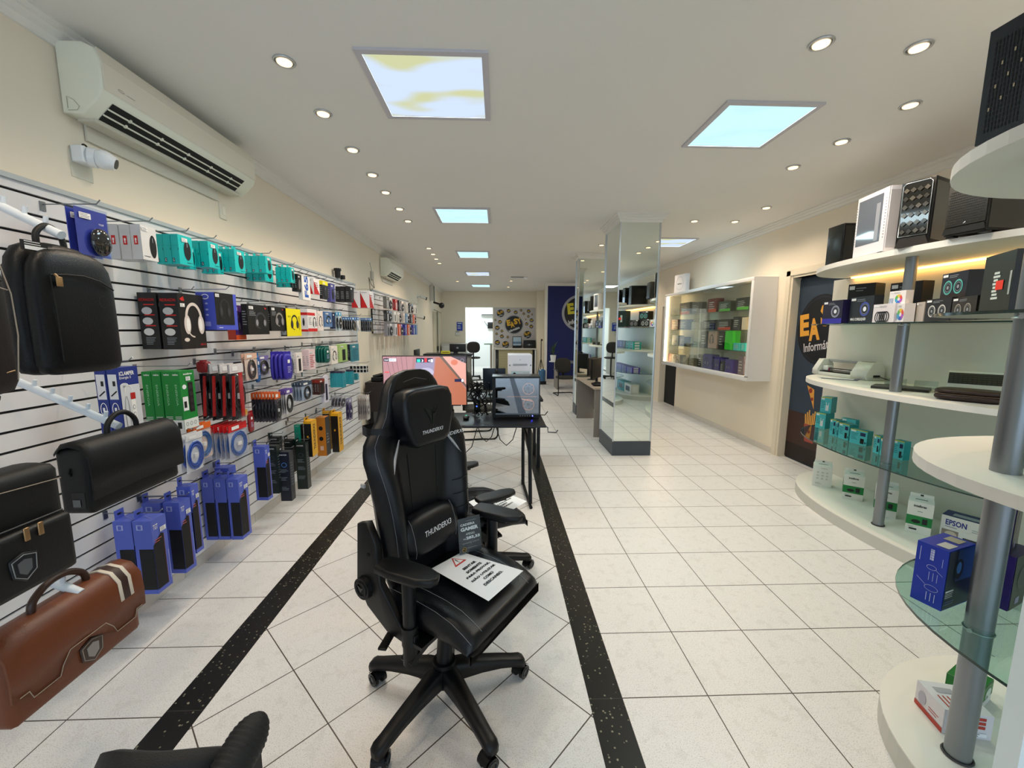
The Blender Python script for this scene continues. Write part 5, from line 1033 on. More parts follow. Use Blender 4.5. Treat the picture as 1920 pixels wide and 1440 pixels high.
# near unit: headset cartons on the low glass shelf, small cartons on the plinth
def k_bluegame(b, w_, t, h, F):
    B = paper('#2038a8'); b.box(-w_/2, w_/2, -t/2, t/2, 0, h, B); f = F['F']; Wt = mat('#c5cdf0', .5)
    f.rect(w_*.46, h*.76, w_*.58, h*.94, Wt, 1)
    for i in range(4): f.rect(w_*.46, h*(.795+.042*i), w_*.58, h*(.8+.042*i), B, 2)
    f.rect(w_*.5, h*.76, w_*.51, h*.94, B, 2)
    f.ring(w_*.55, h*.64, w_*.16, h*.04, w_*.012, Wt, 1); f.line((w_*.7, h*.62), (w_*.92, h*.56), w_*.012, Wt, 1); f.ring(w_*.62, h*.3, w_*.22, h*.05, w_*.012, Wt, 1); f.line((w_*.12, h*.42), (w_*.42, h*.33), w_*.012, Wt, 1)
    for i in range(3): f.line((w_*(.5+.13*i), h*.42), (w_*(.5+.13*i), h*.56), w_*.012, Wt, 1); f.line((w_*(.5+.13*i), h*.08), (w_*(.5+.13*i), h*.22), w_*.02, Wt, 1)
    f.line((w_*.14, h*.7), (w_*.14, h*.93), w_*.018, Wt, 1); f.line((w_*.86, h*.7), (w_*.86, h*.84), w_*.012, Wt, 1)
    r = F['R']; r.rect(t*.03, h*.02, t, h*.98, mat('#0a1230', .3), 1); r.rect(t*.35, h*.45, t, h*.98, mat('#1c3c74', .3), 2); r.ell(t*.44, h*.66, t*.17, h*.17, mat('#0a0d18', .3), 3); r.ell(t*.43, h*.68, t*.09, h*.10, mat('#3d80d8', .3), 4); r.rect(t*.05, h*.3, t*.35, h*.33, WHT, 3); r.lines(t*.05, h*.2, t*.4, h*.29, 3, WHT, 3); r.lines(t*.05, h*.08, t*.5, h*.16, 2, mat('#6a70b0', .4), 3)
    tp = F['T']; tp.rect(w_*.5, t*.1, w_*.9, t*.45, mat('#d6d2c8', .5), 1); tp.rect(w_*.3, t*.6, w_*.8, t*.9, mat('#b5b096', .5), 1)
sbox(k_bluegame, 'headset_box', 'blue and black headset carton on the near low glass shelf', 'headset box', None, SZ[1], (1706, 1119), (1763, 1147), 1013, .17)
def k_violet(b, w_, t, h, F):
    b.box(-w_/2, w_/2, -t/2, t/2, 0, h, paper('#2c1a66')); r = F['R']; r.rect(t*.04, 0, t, h, mat('#0d0c12', .3), 1); r.ell(t*.5, h*.55, t*.25, h*.2, mat('#2a2a30', .3), 2); r.rect(t*.3, h*.08, t*.5, h*.2, mat('#8a86a0', .4), 2)
o, h_ = sbox(k_violet, 'headset_box', 'violet carton behind the thick pole, lower of two', 'headset box', 'violet cartons behind the thick pole', SZ[1], (1850, 1131), (1888, 1147), 1034, .16)
sbox(k_violet, 'headset_box', 'violet carton behind the thick pole, upper of two', 'headset box', 'violet cartons behind the thick pole', SZ[1]+h_+.001, (1852, 1031), (1892, 1043), 935, .15)
def k_redwhite(b, w_, t, h, F):
    b.box(-w_/2, w_/2, -t/2, t/2, 0, h, paper('#dad6dc')); RD = mat('#b53a2e', .45); f = F['F']; f.rect(0, 0, w_, h*.2, RD, 1); f.lines(w_*.5, h*.3, w_*.85, h*.5, 2, RD, 1); f.ell(w_*.25, h*.5, w_*.14, h*.28, mat('#b4b2c0', .5), 1)
    r = F['R']
    for i in range(3): r.rect(t*.15, h*(.42+.17*i), t*.85, h*(.54+.17*i), RD, 1)
    r.rect(t*.3, h*.1, t*.9, h*.25, WHT, 2); r.lines(t*.35, h*.1, t*.85, h*.25, 2, K, 3); tp = F['T']; tp.lines(w_*.5, t*.1, w_*.95, t*.4, 3, RD, 1); tp.rect(w_*.2, t*.2, w_*.4, t*.6, mat('#a9a6b0', .5), 1)
sbox(k_redwhite, 'small_carton', 'white carton with red bands behind the thick pole foot', 'carton', None, SZ[0], (1722, 1339), (1775, 1402), 1297, .16)[0].location.xy = (onZ(1785, 1372, SZ[0]).x+.045, onZ(1785, 1372, SZ[0]).y+.045)
def k_greencow(b, w_, t, h, F):
    b.box(-w_/2, w_/2, -t/2, t/2, 0, h, paper('#dcdad2')); Gn = mat('#1a6e2a', .45)
    for q, ww in (('F', w_), ('L', t), ('R', t), ('B', w_)): F[q].rect(0, h*.35, ww, h, Gn, 1)
    F['T'].rect(0, 0, w_, t, Gn, 1); F['T'].ell(w_*.62, t*.5, w_*.1, t*.2, WHT, 2); F['T'].ell(w_*.60, t*.5, w_*.05, t*.1, K, 3); F['T'].ell(w_*.74, t*.5, w_*.1, t*.2, WHT, 2); F['T'].ell(w_*.73, t*.5, w_*.05, t*.1, K, 3)
    F['R'].ell(t*.6, h*.55, t*.25, h*.25, mat('#c8d2c4', .5), 2); F['R'].ell(t*.5, h*.45, t*.05, h*.08, K, 3); F['F'].rect(w_*.25, h*.2, w_*.35, h*.7, mat('#c8702a', .5), 2)
sbox(k_greencow, 'small_carton', 'green and white carton on the near plinth, behind the white one', 'carton', None, SZ[0], (1770, 1299), (1835, 1336), 1262, .13)
q = onZ(1912, 880, SZ[2]); b = MB(); b.box(-.1, .16, -.08, .1, 0, .22, mat('#0b0b0d', .3), .01); d = b.plane((-.1, -.08, 0), (1, 0, 0), (0, 0, 1), (0, -1, 0)); d.ell(.03, .06, .018, .03, WHT, 1); o = b.build('console_box', loc=(q.x+.16, q.y+.02, SZ[2]+.001)); tag(o, 'black box at the right edge on the near white shelf', 'box')
# shelf unit behind the camera, which the mirrored column shows
random.seed(3)
mir = [(SZ[2], ['#4a3a9c', '#4a3a9c', '#4a3a9c', '#18181a', '#1aa39c', '#1aa39c'], .06, 'middle'), (SZ[1], ['#5a3aa8', '#5a3aa8', '#5a3aa8', '#5a3aa8'], .04, 'low glass'), (SZ[3], ['#c9c02a', '#d8d4d0', '#1a1a1c', '#d5561c', '#b0282c', '#d8d4d0'], .16, 'high glass'), (SZ[0], ['#e2dfda', '#1b8f96', '#dcd6d0'], .24, 'floor')]
for z, cs, h, nm in mir:
    n = len(cs)
    for i, cc in enumerate(cs):
        y = -1.0+1.75*(i+.5)/n; x = 3.36; dp = .2; wy = 1.8/n*.88
        for kx in range(1 if h > .1 else 3):
            b = MB(); b.box(-dp/2, dp/2, -wy/2, wy/2, 0, h, paper(cc)); b.box(-dp/2-.001, -dp/2, -wy*.3, wy*.3, h*.25, h*.75, mat('#101012', .4)); b.box(-dp*.3, dp*.3, wy/2, wy/2+.001, h*.2, h*.8, mat('#e5e5e5', .4))
            o = b.build('stock_carton', loc=(x, y, z+.001+kx*(h+.002))); tag(o, 'carton on the %s shelf behind the camera, mirrored in the column' % nm, 'carton', 'stock cartons on the %s shelf behind the camera' % nm)
for i, y in enumerate((-1.0, -.5, .05, .55)):
    b = MB(); b.box(-.2, .2, -.1, .1, 0, .46, mat('#0c0c0e', .25), .006); b.box(-.201, -.2, -.085, .085, .03, .43, mat('#22262a', .1, coat=1)); o = b.build('computer_case', loc=(3.4, y, TOP+.001)); tag(o, 'black computer case on the top shelf behind the camera, mirrored in the column', 'computer case', 'computer cases behind the camera')
# ============================================================ SHOWCASE on the right wall
SF = onY(1417, 517, 5.453).x; SY0, SY1, SB, ST = 5.453, 8.37, .972, 2.385
root = empty('display_cabinet', (WR, (SY0+SY1)/2, SB)); tag(root, 'white wall display cabinet with sliding glass on the right wall', 'display cabinet'); Wc = mat('#dfdfdf', .4); hy = (SY1-SY0)/2; dx = SF-WR; H_ = ST-SB; t = .05
b = MB(); b.box(dx, 0, -hy, -hy+.03, 0, H_, Wc); b.box(dx, 0, hy-.03, hy, 0, H_, Wc); b.box(dx, 0, -hy+.03, hy-.03, 0, .03, Wc); b.box(dx, 0, -hy+.03, hy-.03, H_-.03, H_, Wc); b.box(-.012, 0, -hy+.03, hy-.03, .03, H_-.03, mat('#e6dfd0', .5)); b.build('body', root)
b = MB()
for a in ((-hy, hy, 0, t+.02), (-hy, hy, H_-t, H_), (-hy, -hy+t, t, H_-t), (hy-t, hy, t, H_-t)): b.box(dx-.02, dx, a[0], a[1], a[2], a[3], Wc, .004)
b.build('front_frame', root)
for y0, y1, x_ in ((-hy+t, .02, dx+.012), (0, hy-t, dx+.022)): b = MB(); b.box(x_, x_+.005, y0, y1, .05, H_-.04, thin_glass('#f6faf8', .02, .01)); b.build('glass_door', root)
rowz = []
for p in ((1342.8, 585), (1374, 618.5), (1358.5, 655)): rowz.append(onX(p[0], p[1], SF+.1).z)
rowz.append(SB+.035)
for i, z in enumerate(rowz[:3]): b = MB(); b.box(dx+.045, -.014, -hy+.03, hy-.03, z-SB-.007, z-SB-.001, thin_glass('#e4f4ee', .03, .01)); b.build('glass_shelf', root)
for y_ in (hy-.045, -hy+.04): b = MB(); b.box(dx+.02, dx+.035, y_-.008, y_+.008, .04, H_-.04, mat('#ffd9a4', .5, emit=26)); b.build('light_tube', root)
IT = [(0, [(235, 370, 450, '#1c1a18', 'black'), (372, 470, 445, '#4a4644', 'dark grey'), (542, 650, 405, '#6a1c1e', 'dark red'), (655, 805, 435, '#3c4a40', 'grey green'), (838, 1005, 395, '#2b2c26', 'olive black')]),
      (1, [(165, 245, 630, '#7a4a55', 'mauve'), (250, 345, 630, '#3a4668', 'slate blue'), (380, 475, 655, '#a89a80', 'beige'), (500, 645, 635, '#23262a', 'charcoal'), (650, 825, 628, '#1c1a1a', 'black'), (828, 920, 600, '#20242c', 'navy black'), (925, 985, 605, '#d8c4b0', 'cream'), (990, 1018, 600, '#d9b98f', 'tan')]),
      (2, [(180, 258, 800, '#9aa6b4', 'silver'), (262, 325, 815, '#2c3f74', 'blue'), (330, 400, 885, '#6a5848', 'brown'), (405, 478, 870, '#3f6a64', 'dull teal'), (490, 565, 755, '#3a3f42', 'graphite'), (570, 680, 755, '#c09a8c', 'pinkish beige'), (685, 750, 760, '#17191a', 'black'), (752, 850, 750, '#35d12c', 'bright green'), (850, 932, 885, '#3cc6c8', 'turquoise'), (938, 995, 885, '#3cc6c8', 'turquoise')]),
      (3, [(140, 185, 1000, '#6a1a20', 'dark red'), (187, 290, 1012, '#cfc8c4', 'white'), (310, 372, 1040, '#b4a68c', 'cream'), (376, 440, 1015, '#9a8c74', 'tan'), (475, 528, 1010, '#1a1822', 'black'), (530, 645, 1008, '#3d2c7c', 'violet'), (655, 745, 1040, '#44358a', 'bright violet'), (720, 770, 1085, '#17151c', 'black'), (775, 875, 1068, '#4a3290', 'purple'), (918, 990, 1030, '#7a6a7a', 'mauve grey')])]
names = ['top', 'second', 'third', 'bottom']; seen = {}
for r_, lst in IT:
    z = rowz[r_]
    for i, (x0, x1, yt, cc, nm) in enumerate(lst):
        xa = SF+.10; a = onX(1230+x1/5.76, 600, xa); c_ = onX(1230+x0/5.76, 600, xa); ym = max((a.y+c_.y)/2, SY0+.26); wy = min(abs(c_.y-a.y)*.84, .42); ym = min(ym, SY1-.05-wy/2); q = onX(1230+(x0+x1)/2/5.76, 490+yt/5.76, xa); h = min(max(q.z-z, .05), ((ST-.05) if r_ == 0 else rowz[r_-1]-.012)-z)
        b = MB(); t_ = .12; b.box(-wy/2, wy/2, -t_/2, t_/2, 0, h, paper(cc)); F = faces(b, wy, t_, h); f = F['F']; L_ = mat('#c9c6c0', .5)
        if nm in ('violet', 'bright violet', 'purple', 'pinkish beige'): f.headset(wy*.4, h*.5, wy*.5, h*.6, K, GRY, 1)
        elif nm == 'bright green': f.line((wy*.5, h*.3), (wy*.5, h*.5), .008, mat('#1a8a18', .5), 1)
        elif nm == 'white': f.headset(wy*.4, h*.7, wy*.4, h*.5, K, mat('#b02828', .4), 1); f.headset(wy*.7, h*.3, wy*.4, h*.5, K, GRY, 1)
        else: f.lines(wy*.15, h*.2, wy*.85, h*.8, 4, L_, 1); (f.rect(wy*.1, 0, wy, h*.25, mat('#5ab03a' if 'green' in nm or 'olive' in nm else '#c8401e', .4), 2) if nm in ('grey green', 'olive black', 'dark red', 'black') and r_ < 2 else None)
        F['T'].rect(0, 0, wy, t_, paper(cc), 0); o = b.build('product_box', loc=(xa+t_/2, ym, z+.001), rot=(0, 0, -math.pi/2))
        tag(o, '%s box on the %s shelf of the display cabinet, %s from its left end' % (nm, names[r_], ['first', 'second', 'third', 'fourth', 'fifth', 'sixth', 'seventh', 'eighth', 'ninth', 'tenth'][i]), 'product box', 'boxes inside the display cabinet')
q = onX(1272, 549, SF+.1); b = MB(); b.box(-.19, .19, -.04, .04, 0, .36, paper('#e2e2e6'), .003); d = b.plane((-.19, -.04, 0), (1, 0, 0), (0, 0, 1), (0, -1, 0)); d.ring(.18, .19, .12, .13, .006, mat('#b4b4bc', .5), 1); d.text('intelbras', .11, .17, .25, .195, K, 2)
o = b.build('router_box', loc=(SF+.16, q.y, ST+.001), rot=(0, 0, -math.pi/2+.15)); tag(o, 'white router box standing on top of the display cabinet', 'router box')
# ============================================================ GAMING CHAIRS
PU = mat('#070a10', .34, spec=.42, bump=.18, nscale=330); PU2 = mat('#060910', .38, spec=.4, bump=.15, nscale=330); PL = mat('#07090c', .45, spec=.4); PLM = mat('#0c0f13', .38, metal=.3); THW = mat('#8d9199', .7)
def lerp_tab(t, x):
    for (a, b_), (c_, d_) in zip(t, t[1:]):
        if x <= c_: return b_+(d_-b_)*max(0, (x-a))/(c_-a)
    return t[-1][1]
def gaming_chair(name, label, loc, rz, main=True):
    root = empty(name, loc, rz); tag(root, label, 'gaming chair')
    YO = .055
    # --- backrest
    W_ = [(.50, .20), (.56, .235), (.66, .25), (.80, .262), (.92, .272), (1.05, .292), (1.13, .306), (1.19, .300), (1.24, .262), (1.29, .212), (1.35, .187), (1.41, .168), (1.455, .135), (1.478, .10), (1.487, .05)]
    XC = [(.50, -.165), (.7, -.175), (.95, -.185), (1.2, -.20), (1.5, -.235)]
    TH = [(.50, .05), (.6, .07), (1.1, .07), (1.3, .07), (1.44, .07), (1.487, .03)]
    BO = [(.50, .03), (.6, .075), (.8, .085), (1.0, .07), (1.12, .045), (1.2, .02), (1.3, .012), (1.5, .0)]
    def front(u, z):
        a = abs(u); bo = lerp_tab(BO, z); k = 0 if a < .5 else (math.sin((a-.5)/.3*math.pi/2) if a < .8 else 1)
        x = lerp_tab(XC, z)+bo*k
        if a > .8: x -= (bo*.55+lerp_tab(TH, z)*.55)*((a-.8)/.2)**2
        return x
    us = [-1, -.97, -.92, -.86, -.78, -.7, -.62, -.54, -.45, -.25, 0, .25, .45, .54, .62, .7, .78, .86, .92, .97, 1]
    rings = []; zs = [.50, .515, .54, .58, .64, .7, .78, .86, .94, 1.02, 1.08, 1.13, 1.165, 1.2, 1.23, 1.26, 1.29, 1.33, 1.38, 1.42, 1.45, 1.468, 1.48, 1.487]
    for z in zs:
        w_ = lerp_tab(W_, z); th = lerp_tab(TH, z); xc = lerp_tab(XC, z)
        fr = [(front(u, z), YO+u*w_, z) for u in us]; bk = [(xc-th+(.02 if abs(u) > .8 else 0), YO+u*w_*.97, z) for u in (.95, .7, .3, 0, -.3, -.7, -.95)]
        rings.append(fr+bk)
    b = MB(); b.loft(rings, PU); b.build('backrest', root)
    bk_ = root.children[-1] if root.children else None
    bk_ = [o for o in root.children if o.name.startswith('backrest')][0]
    # seams in pale thread
    b = MB()
    for u in (-.9, .9, -.52, .52):
        z0, z1 = (.6, 1.44) if abs(u) > .6 else (.6, 1.14)
        b.tube([(front(u, z0+(z1-z0)*i/24)+.0012, YO+u*lerp_tab(W_, z0+(z1-z0)*i/24), z0+(z1-z0)*i/24) for i in range(25)], .0008, THW, n=3)
    b.tube([(front(u*.55/.9, 1.455)+.002, YO+u*.15, 1.452-.03*abs(u)) for u in (-.9, -.5, 0, .5, .9)], .0008, THW, n=3)
    b.build('stitching', bk_)
    b = MB()
    for i in range(4):                                              # creases across the far bolster
        z = .72+.07*i; b.tube([(front(u, z+.05*(u-.6))+.001, YO+u*lerp_tab(W_, z), z+.09*(u-.6)) for u in (.58, .66, .74, .82)], .0025, PL, n=5)
    for u in (-.3, .3): b.tube([(front(u, z)+.001, YO+u*lerp_tab(W_, z), z) for z in (.62, .8, 1.0, 1.12)], .0016, PL, n=4)
    b.build('crease', bk_)
    LG = mat('#aeb0b4', .4, metal=.4)
    b = MB(); b.tube([(front(-.45, 1.19)+.006, YO-.135, 1.195), (front(-.6, 1.13)+.006, YO-.185, 1.12), (front(-.72, 1.06)+.004, YO-.225, 1.045)], [.003, .0075, .002], LG, n=6)
    b.tube([(front(.45, 1.19)+.006, YO+.135, 1.195), (front(.6, 1.13)+.006, YO+.185, 1.12), (front(.72, 1.06)+.004, YO+.225, 1.045)], [.003, .0075, .002], LG, n=6)
    b.box(-.235, -.215, YO-.309, YO-.300, 1.03, 1.045, LG); b.build('accent_strip', bk_)
    # band round the neck and the straps of the head cushion
    b = MB(); zz = 1.245; w_ = lerp_tab(W_, zz)+.004; b.loft([[(front(u, zz)+.004, YO+u*w_, z) for u in us]+[(lerp_tab(XC, zz)-.1, YO+u*w_, z) for u in (.9, 0, -.9)] for z in (1.225, 1.265)], PL, cap=False); b.build('strap', bk_)
    # lettering on the shoulder
    def letters(o, u, v, n, w2, h2, shear=.25): 
        p = b.plane(o, u, v, n, .001); p.text('THUNDERX3', -w2, -h2, w2, h2, mat('#d6d9de', .4), 1, bold=.01, shear=shear)
    b = MB(); letters((-.163, YO+.165, 1.165), (.10, .995, 0), (0, 0, 1), (.995, -.1, 0), .095, .009); b.build('lettering', bk_)
    # --- head cushion
    hc = Vector((-.165, YO-.012, 1.275)); b = MB(); b.M = Matrix.Translation(hc) @ Matrix.Rotation(R(-4), 4, 'Y')
    ol = [(-.152, .09), (-.132, .128), (-.08, .140), (.08, .140), (.132, .128), (.152, .09), (.150, 0), (.118, -.095), (.085, -.118), (-.085, -.118), (-.118, -.095), (-.150, 0)]
    b.prism(ol, 'x', -.045, .05, PU2, bev=.026, seg=4); hp = b.build('head_cushion', root)
    b = MB(); b.M = Matrix.Translation(hc) @ Matrix.Rotation(R(-4), 4, 'Y'); b.tube([(.030, p[0]*.97, p[1]*.97) for p in ol], .0008, THW, n=3, closed=True)
    p = b.plane((.0505, 0, 0), (0, 1, 0), (0, 0, 1), (1, 0, 0), .001); p.text('THUNDERX3', -.065, -.062, .065, -.046, mat('#d6d9de', .4), 1, bold=.01, shear=.25)
    E_ = mat('#050608', .15, coat=.6); p.poly([(-.045, .055), (-.004, .03), (.0, -.035), (-.012, .0)], E_, 1); p.poly([(.045, .055), (.006, .035), (.012, .02), (.03, .025), (.016, .01), (.002, -.035), (.004, .02)], E_, 1)
    b.build('stitching', hp)
    # --- lumbar cushion
    lc = Vector((-.135, YO-.03, .765)); b = MB(); b.M = Matrix.Translation(lc) @ Matrix.Rotation(R(-14), 4, 'Y'); b.pillow(0, 0, 0, .055, .175, .095, PU2, e=3.2, e2=2.8, n=28, k=14); lp = b.build('lumbar_cushion', root)
    b = MB(); b.M = Matrix.Translation(lc) @ Matrix.Rotation(R(-14), 4, 'Y'); p = b.plane((.0545, .01, .0), (0, 1, 0), (0, 0, 1), (1, 0, 0), .001); p.text('THUNDERX3', -.085, -.012, .085, .012, mat('#d6d9de', .4), 1, bold=.01, shear=.25)
    for s_ in (-1, 1): b.tube([(.055*(1-(abs(z)/.095)**2.8)**(1/2.8)*.86+.001, s_*.13, z) for z in (-.085, -.06, 0, .06, .085)], .0008, THW, n=3)
    b.build('stitching', lp)
    # --- seat
    XS = [-.20, -.18, -.10, 0, .10, .18, .235, .262, .278, .285]
    def top(x): return .567 if x < .14 else .567-1.0*(x-.14)**1.6
    rings = []
    for x in XS:
        w_ = .262 if x > -.15 else .235; t0 = top(x); bo = .03*(1-max(0, (x-.05))/.24) if x < .29 else 0; zb = .455 if x < .2 else .455-.015*((x-.2)/.085)
        if x == XS[0]: t0 -= .03; 
        if x == XS[-1]: t0 -= .03; zb += .012
        rg = []
        for u in (-1, -.97, -.9, -.8, -.7, -.6, -.4, 0, .4, .6, .7, .8, .9, .97, 1):
            a = abs(u); k = 0 if a < .55 else math.sin(min(1, (a-.55)/.25)*math.pi/2); z = t0-.006+bo*k-(.05*((a-.85)/.15)**2 if a > .85 else 0)
            rg.append((x, YO+u*w_, z))
        for u in (1.0, .94, .8, 0, -.8, -.94, -1.0): rg.append((x, YO+u*w_, zb+(.03 if abs(u) == 1 else (.008 if abs(u) == .94 else 0))))
        rings.append(rg)
    b = MB(); b.loft(rings, PU); st_ = b.build('seat', root)
    b = MB()
    for u in (-.68, .68, -.93, .93):
        pts = []
        for x in XS[1:-1]:
            a = abs(u); bo = .03*(1-max(0, (x-.05))/.24); k = math.sin(min(1, (a-.55)/.25)*math.pi/2); pts.append((x, YO+u*.262, top(x)-.0045+bo*k-(.05*((a-.85)/.15)**2 if a > .85 else 0)))
        b.tube(pts, .0008, THW, n=3)
    if not main:
        for i in range(-6, 7): b.tube([(-.15, YO+i*.05-.05, .564), (.11, YO+i*.05+.05, .564)], .002, PL, n=4); b.tube([(-.15, YO+i*.05+.05, .564), (.11, YO+i*.05-.05, .564)], .002, PL, n=4)
    b.build('stitching', st_)
    # --- side plates with recline knob, mechanism
    for s_ in (-1, 1):
        y = YO+s_*.268; pl = [(-.28, .86), (-.22, .88), (-.17, .80), (-.15, .62), (-.05, .50), (.0, .455), (-.02, .42), (-.12, .43), (-.24, .50), (-.30, .60)]
        b = MB(); b.prism(pl, 'y', y, y+s_*.035, PL, bev=.008); sp = b.build('side_plate', root)
        b = MB(); b.cyl((-.245, y+s_*.03, .585), (-.245, y+s_*.055, .585), .05, PL, r2=.046, n=24); b.torus((-.245, y+s_*.056, .585), .03, .004, PU2, axis='y', n=20); b.prism([(-.265, .60), (-.24, .59), (-.225, .60), (-.245, .57)], 'y', y+s_*.055, y+s_*.059, E_); b.build('recline_knob', sp)
        b = MB(); b.cyl((-.215, y+s_*.034, .74), (-.215, y+s_*.038, .74), .008, mat('#020203', .8), n=10); b.build('screw_hole', sp)
    b = MB(); b.box(-.12, .13, YO-.11, YO+.11, .405, .445, PLM, .008); b.box(-.07, .08, YO-.3, YO+.3, .428, .444, PLM); b.build('tilt_mechanism', root)
    b = MB(); b.tube([(-.02, YO-.1, .42), (-.05, YO-.22, .425), (-.075, YO-.27, .42)], .005, PLM, n=6); b.M = Matrix.Translation((-.10, YO-.315, .412)) @ Matrix.Rotation(R(25), 4, 'Z'); b.box(-.018, .018, -.055, .04, -.005, .006, PL, .005); b.build('height_lever', root)
    # --- gas column and five star base
    b = MB(); b.cyl((0, -.035, .20), (0, -.02, .33), .036, PLM, n=24); b.cyl((0, -.02, .33), (0, -.01, .41), .026, PL, n=20); b.build('gas_column', root)
    b = MB(); b.cyl((0, -.035, .10), (0, -.035, .205), .058, PL, r2=.05, n=24); b.build('base_hub', root)
    for i in range(5):
        a = R(18+72*i)-rz; M_ = Matrix.Translation((0, -.035, 0)) @ Matrix.Rotation(a, 4, 'Z') @ Matrix.Diagonal((1.05, 1, 1, 1)); b = MB(); b.M = M_; rg = []
        for r_, w2, z0, z1 in ((.02, .038, .105, .19), (.08, .036, .108, .185), (.16, .033, .108, .165), (.25, .030, .098, .142), (.315, .029, .083, .122), (.345, .030, .07, .115), (.362, .026, .066, .104), (.368, .012, .07, .095)):
            rg.append([(r_, w2*.7, z1), (r_, w2, z1-.012), (r_, w2*.9, z0), (r_, -w2*.9, z0), (r_, -w2, z1-.012), (r_, -w2*.7, z1)])
        b.loft(rg, PL); lg = b.build('base_arm', root)
        b = MB(); b.M = M_ @ Matrix.Translation((.342, 0, 0)) @ Matrix.Rotation(R(35+60*i), 4, 'Z')
        for s_ in (-1, 1): b.cyl((.012, s_*.012, .030), (.012, s_*.030, .030), .030, mat('#08090a', .2), n=22); b.torus((.012, s_*.0305, .030), .018, .003, mat('#2c3034', .2), axis='y', n=14)
        b.cyl((.012, -.012, .03), (.012, .012, .03), .012, PL, n=12); b.cyl((-.004, 0, .035), (-.004, 0, .075), .009, PLM, n=10)
        for k2 in range(9):
            t0, t1 = R(20+16*k2), R(20+16*(k2+1)); b.add([(.012+.036*math.cos(t), y_, .03+.036*math.sin(t)) for t in (t0, t1) for y_ in (-.024, .024)], [(0, 1, 3, 2)], PL, True)
        b.build('caster', lg)
    # --- armrests
    for s_, pyaw, px_, py_ in ((-1, 8, .03, -.26), (1, 6, .03, .345)):
        b = MB(); y = YO+s_*.285; b.prism([(YO+s_*.08, .425), (YO+s_*.08, .405), (y+s_*.02, .345), (y+s_*.028, .36), (y+s_*.01, .372)], 'x', -.03, .03, PL); b.build('armrest_bracket', root)
        b = MB(); b.cyl((0, y, .335), (0, y, .48), .030, PL, n=20); b.cyl((0, y, .42), (0, y, .50), .0335, PL, n=20); b.cyl((0, y, .48), (0, y, .735), .027, PLM, n=20); b.box(.02, .038, y-.012, y+.012, .43, .47, PL, .003); b.build('armrest_post', root)
        b = MB(); b.M = Matrix.Translation((px_, py_ if s_ < 0 else py_+.0, .755)) @ Matrix.Rotation(R(pyaw), 4, 'Z')
        ol = [(-.135, -.02), (-.125, -.045), (-.05, -.055), (.07, -.05), (.125, -.032), (.140, 0), (.125, .032), (.07, .05), (-.05, .055), (-.125, .045), (-.135, .02)]
        b.prism(ol, 'z', -.018, .014, PL, bev=.012, seg=3); b.box(-.06, .06, -.03, .03, -.036, -.016, PL, .004); b.build('armrest_pad', root)
    return root
def recline(root, deg):                                          # tip the backrest and its cushions back about the hinge
    Mr = Matrix.Translation((-.17, 0, .55)) @ Matrix.Rotation(R(-deg), 4, 'Y') @ Matrix.Translation((.17, 0, -.55))
    for ch in root.children:
        if ch.name.split('.')[0] in ('backrest', 'head_cushion', 'lumbar_cushion', 'strap'): ch.matrix_local = Mr
CH1 = (-.222, 1.685, 0); RZ1 = R(-34.5)
gaming_chair('gaming_chair', 'black gaming chair lettered THUNDERX3 in the centre foreground', CH1, RZ1)
gaming_chair('gaming_chair', 'second black gaming chair with quilted seat, mostly hidden behind the foremost one', (-.15, 2.60, 0), R(25), main=False).scale = (1, 1, .88)
recline([o for o in bpy.data.objects if o.name == 'gaming_chair.001'][0], 12)
# ---- printed sheets and price card
def sheet(cs, label, dy=0):
    P_ = [Vector(c_) for c_ in cs]; o = P_[3]; u = (P_[2]-P_[3]); v = (P_[0]-P_[3]); L, Hh = u.length, v.length; u = u/L; v = v/Hh; b = MB(); n = u.cross(v).normalized()
    b.add([tuple(p) for p in P_]+[tuple(p-n*.0006) for p in P_], [(0, 1, 2, 3), (7, 6, 5, 4), (0, 1, 5, 4), (1, 2, 6, 5), (2, 3, 7, 6), (3, 0, 4, 7)], mat('#e9edf2', .55))
    q = Dec(b, o+n*.0008, u, v, n); RDc = mat('#c43c34', .5)
    q.poly([(L*.30, Hh*.76), (L*.60, Hh*.76), (L*.45, Hh*.95)], RDc, 0); q.poly([(L*.345, Hh*.785), (L*.555, Hh*.785), (L*.45, Hh*.915)], mat('#e9edf2', .55), 1); q.rect(L*.44, Hh*.82, L*.46, Hh*.88, K, 2); q.ell(L*.45, Hh*.80, L*.01, Hh*.008, K, 2)
    for i, (t, ww) in enumerate((('SENTAR', .34), ('SOMENTE', .40), ('PARA PROVAR,', .62), ('NÃO UTILIZAR', .64), ('COMO', .26), ('DESCANSO.', .5))): z = .62-.085*i; q.text(t, L*(.5-ww/2), Hh*z, L*(.5+ww/2), Hh*(z+.045), K, 2, bold=.04)
    o_ = b.build('printed_notice'); tag(o_, label, 'notice', 'printed SENTAR SOMENTE PARA PROVAR notices'); return o_
zs_ = .592
cs = [onZ(809, 1066, zs_), onZ(866, 1035, zs_), onZ(981, 1070, zs_), onZ(916, 1127, zs_)]
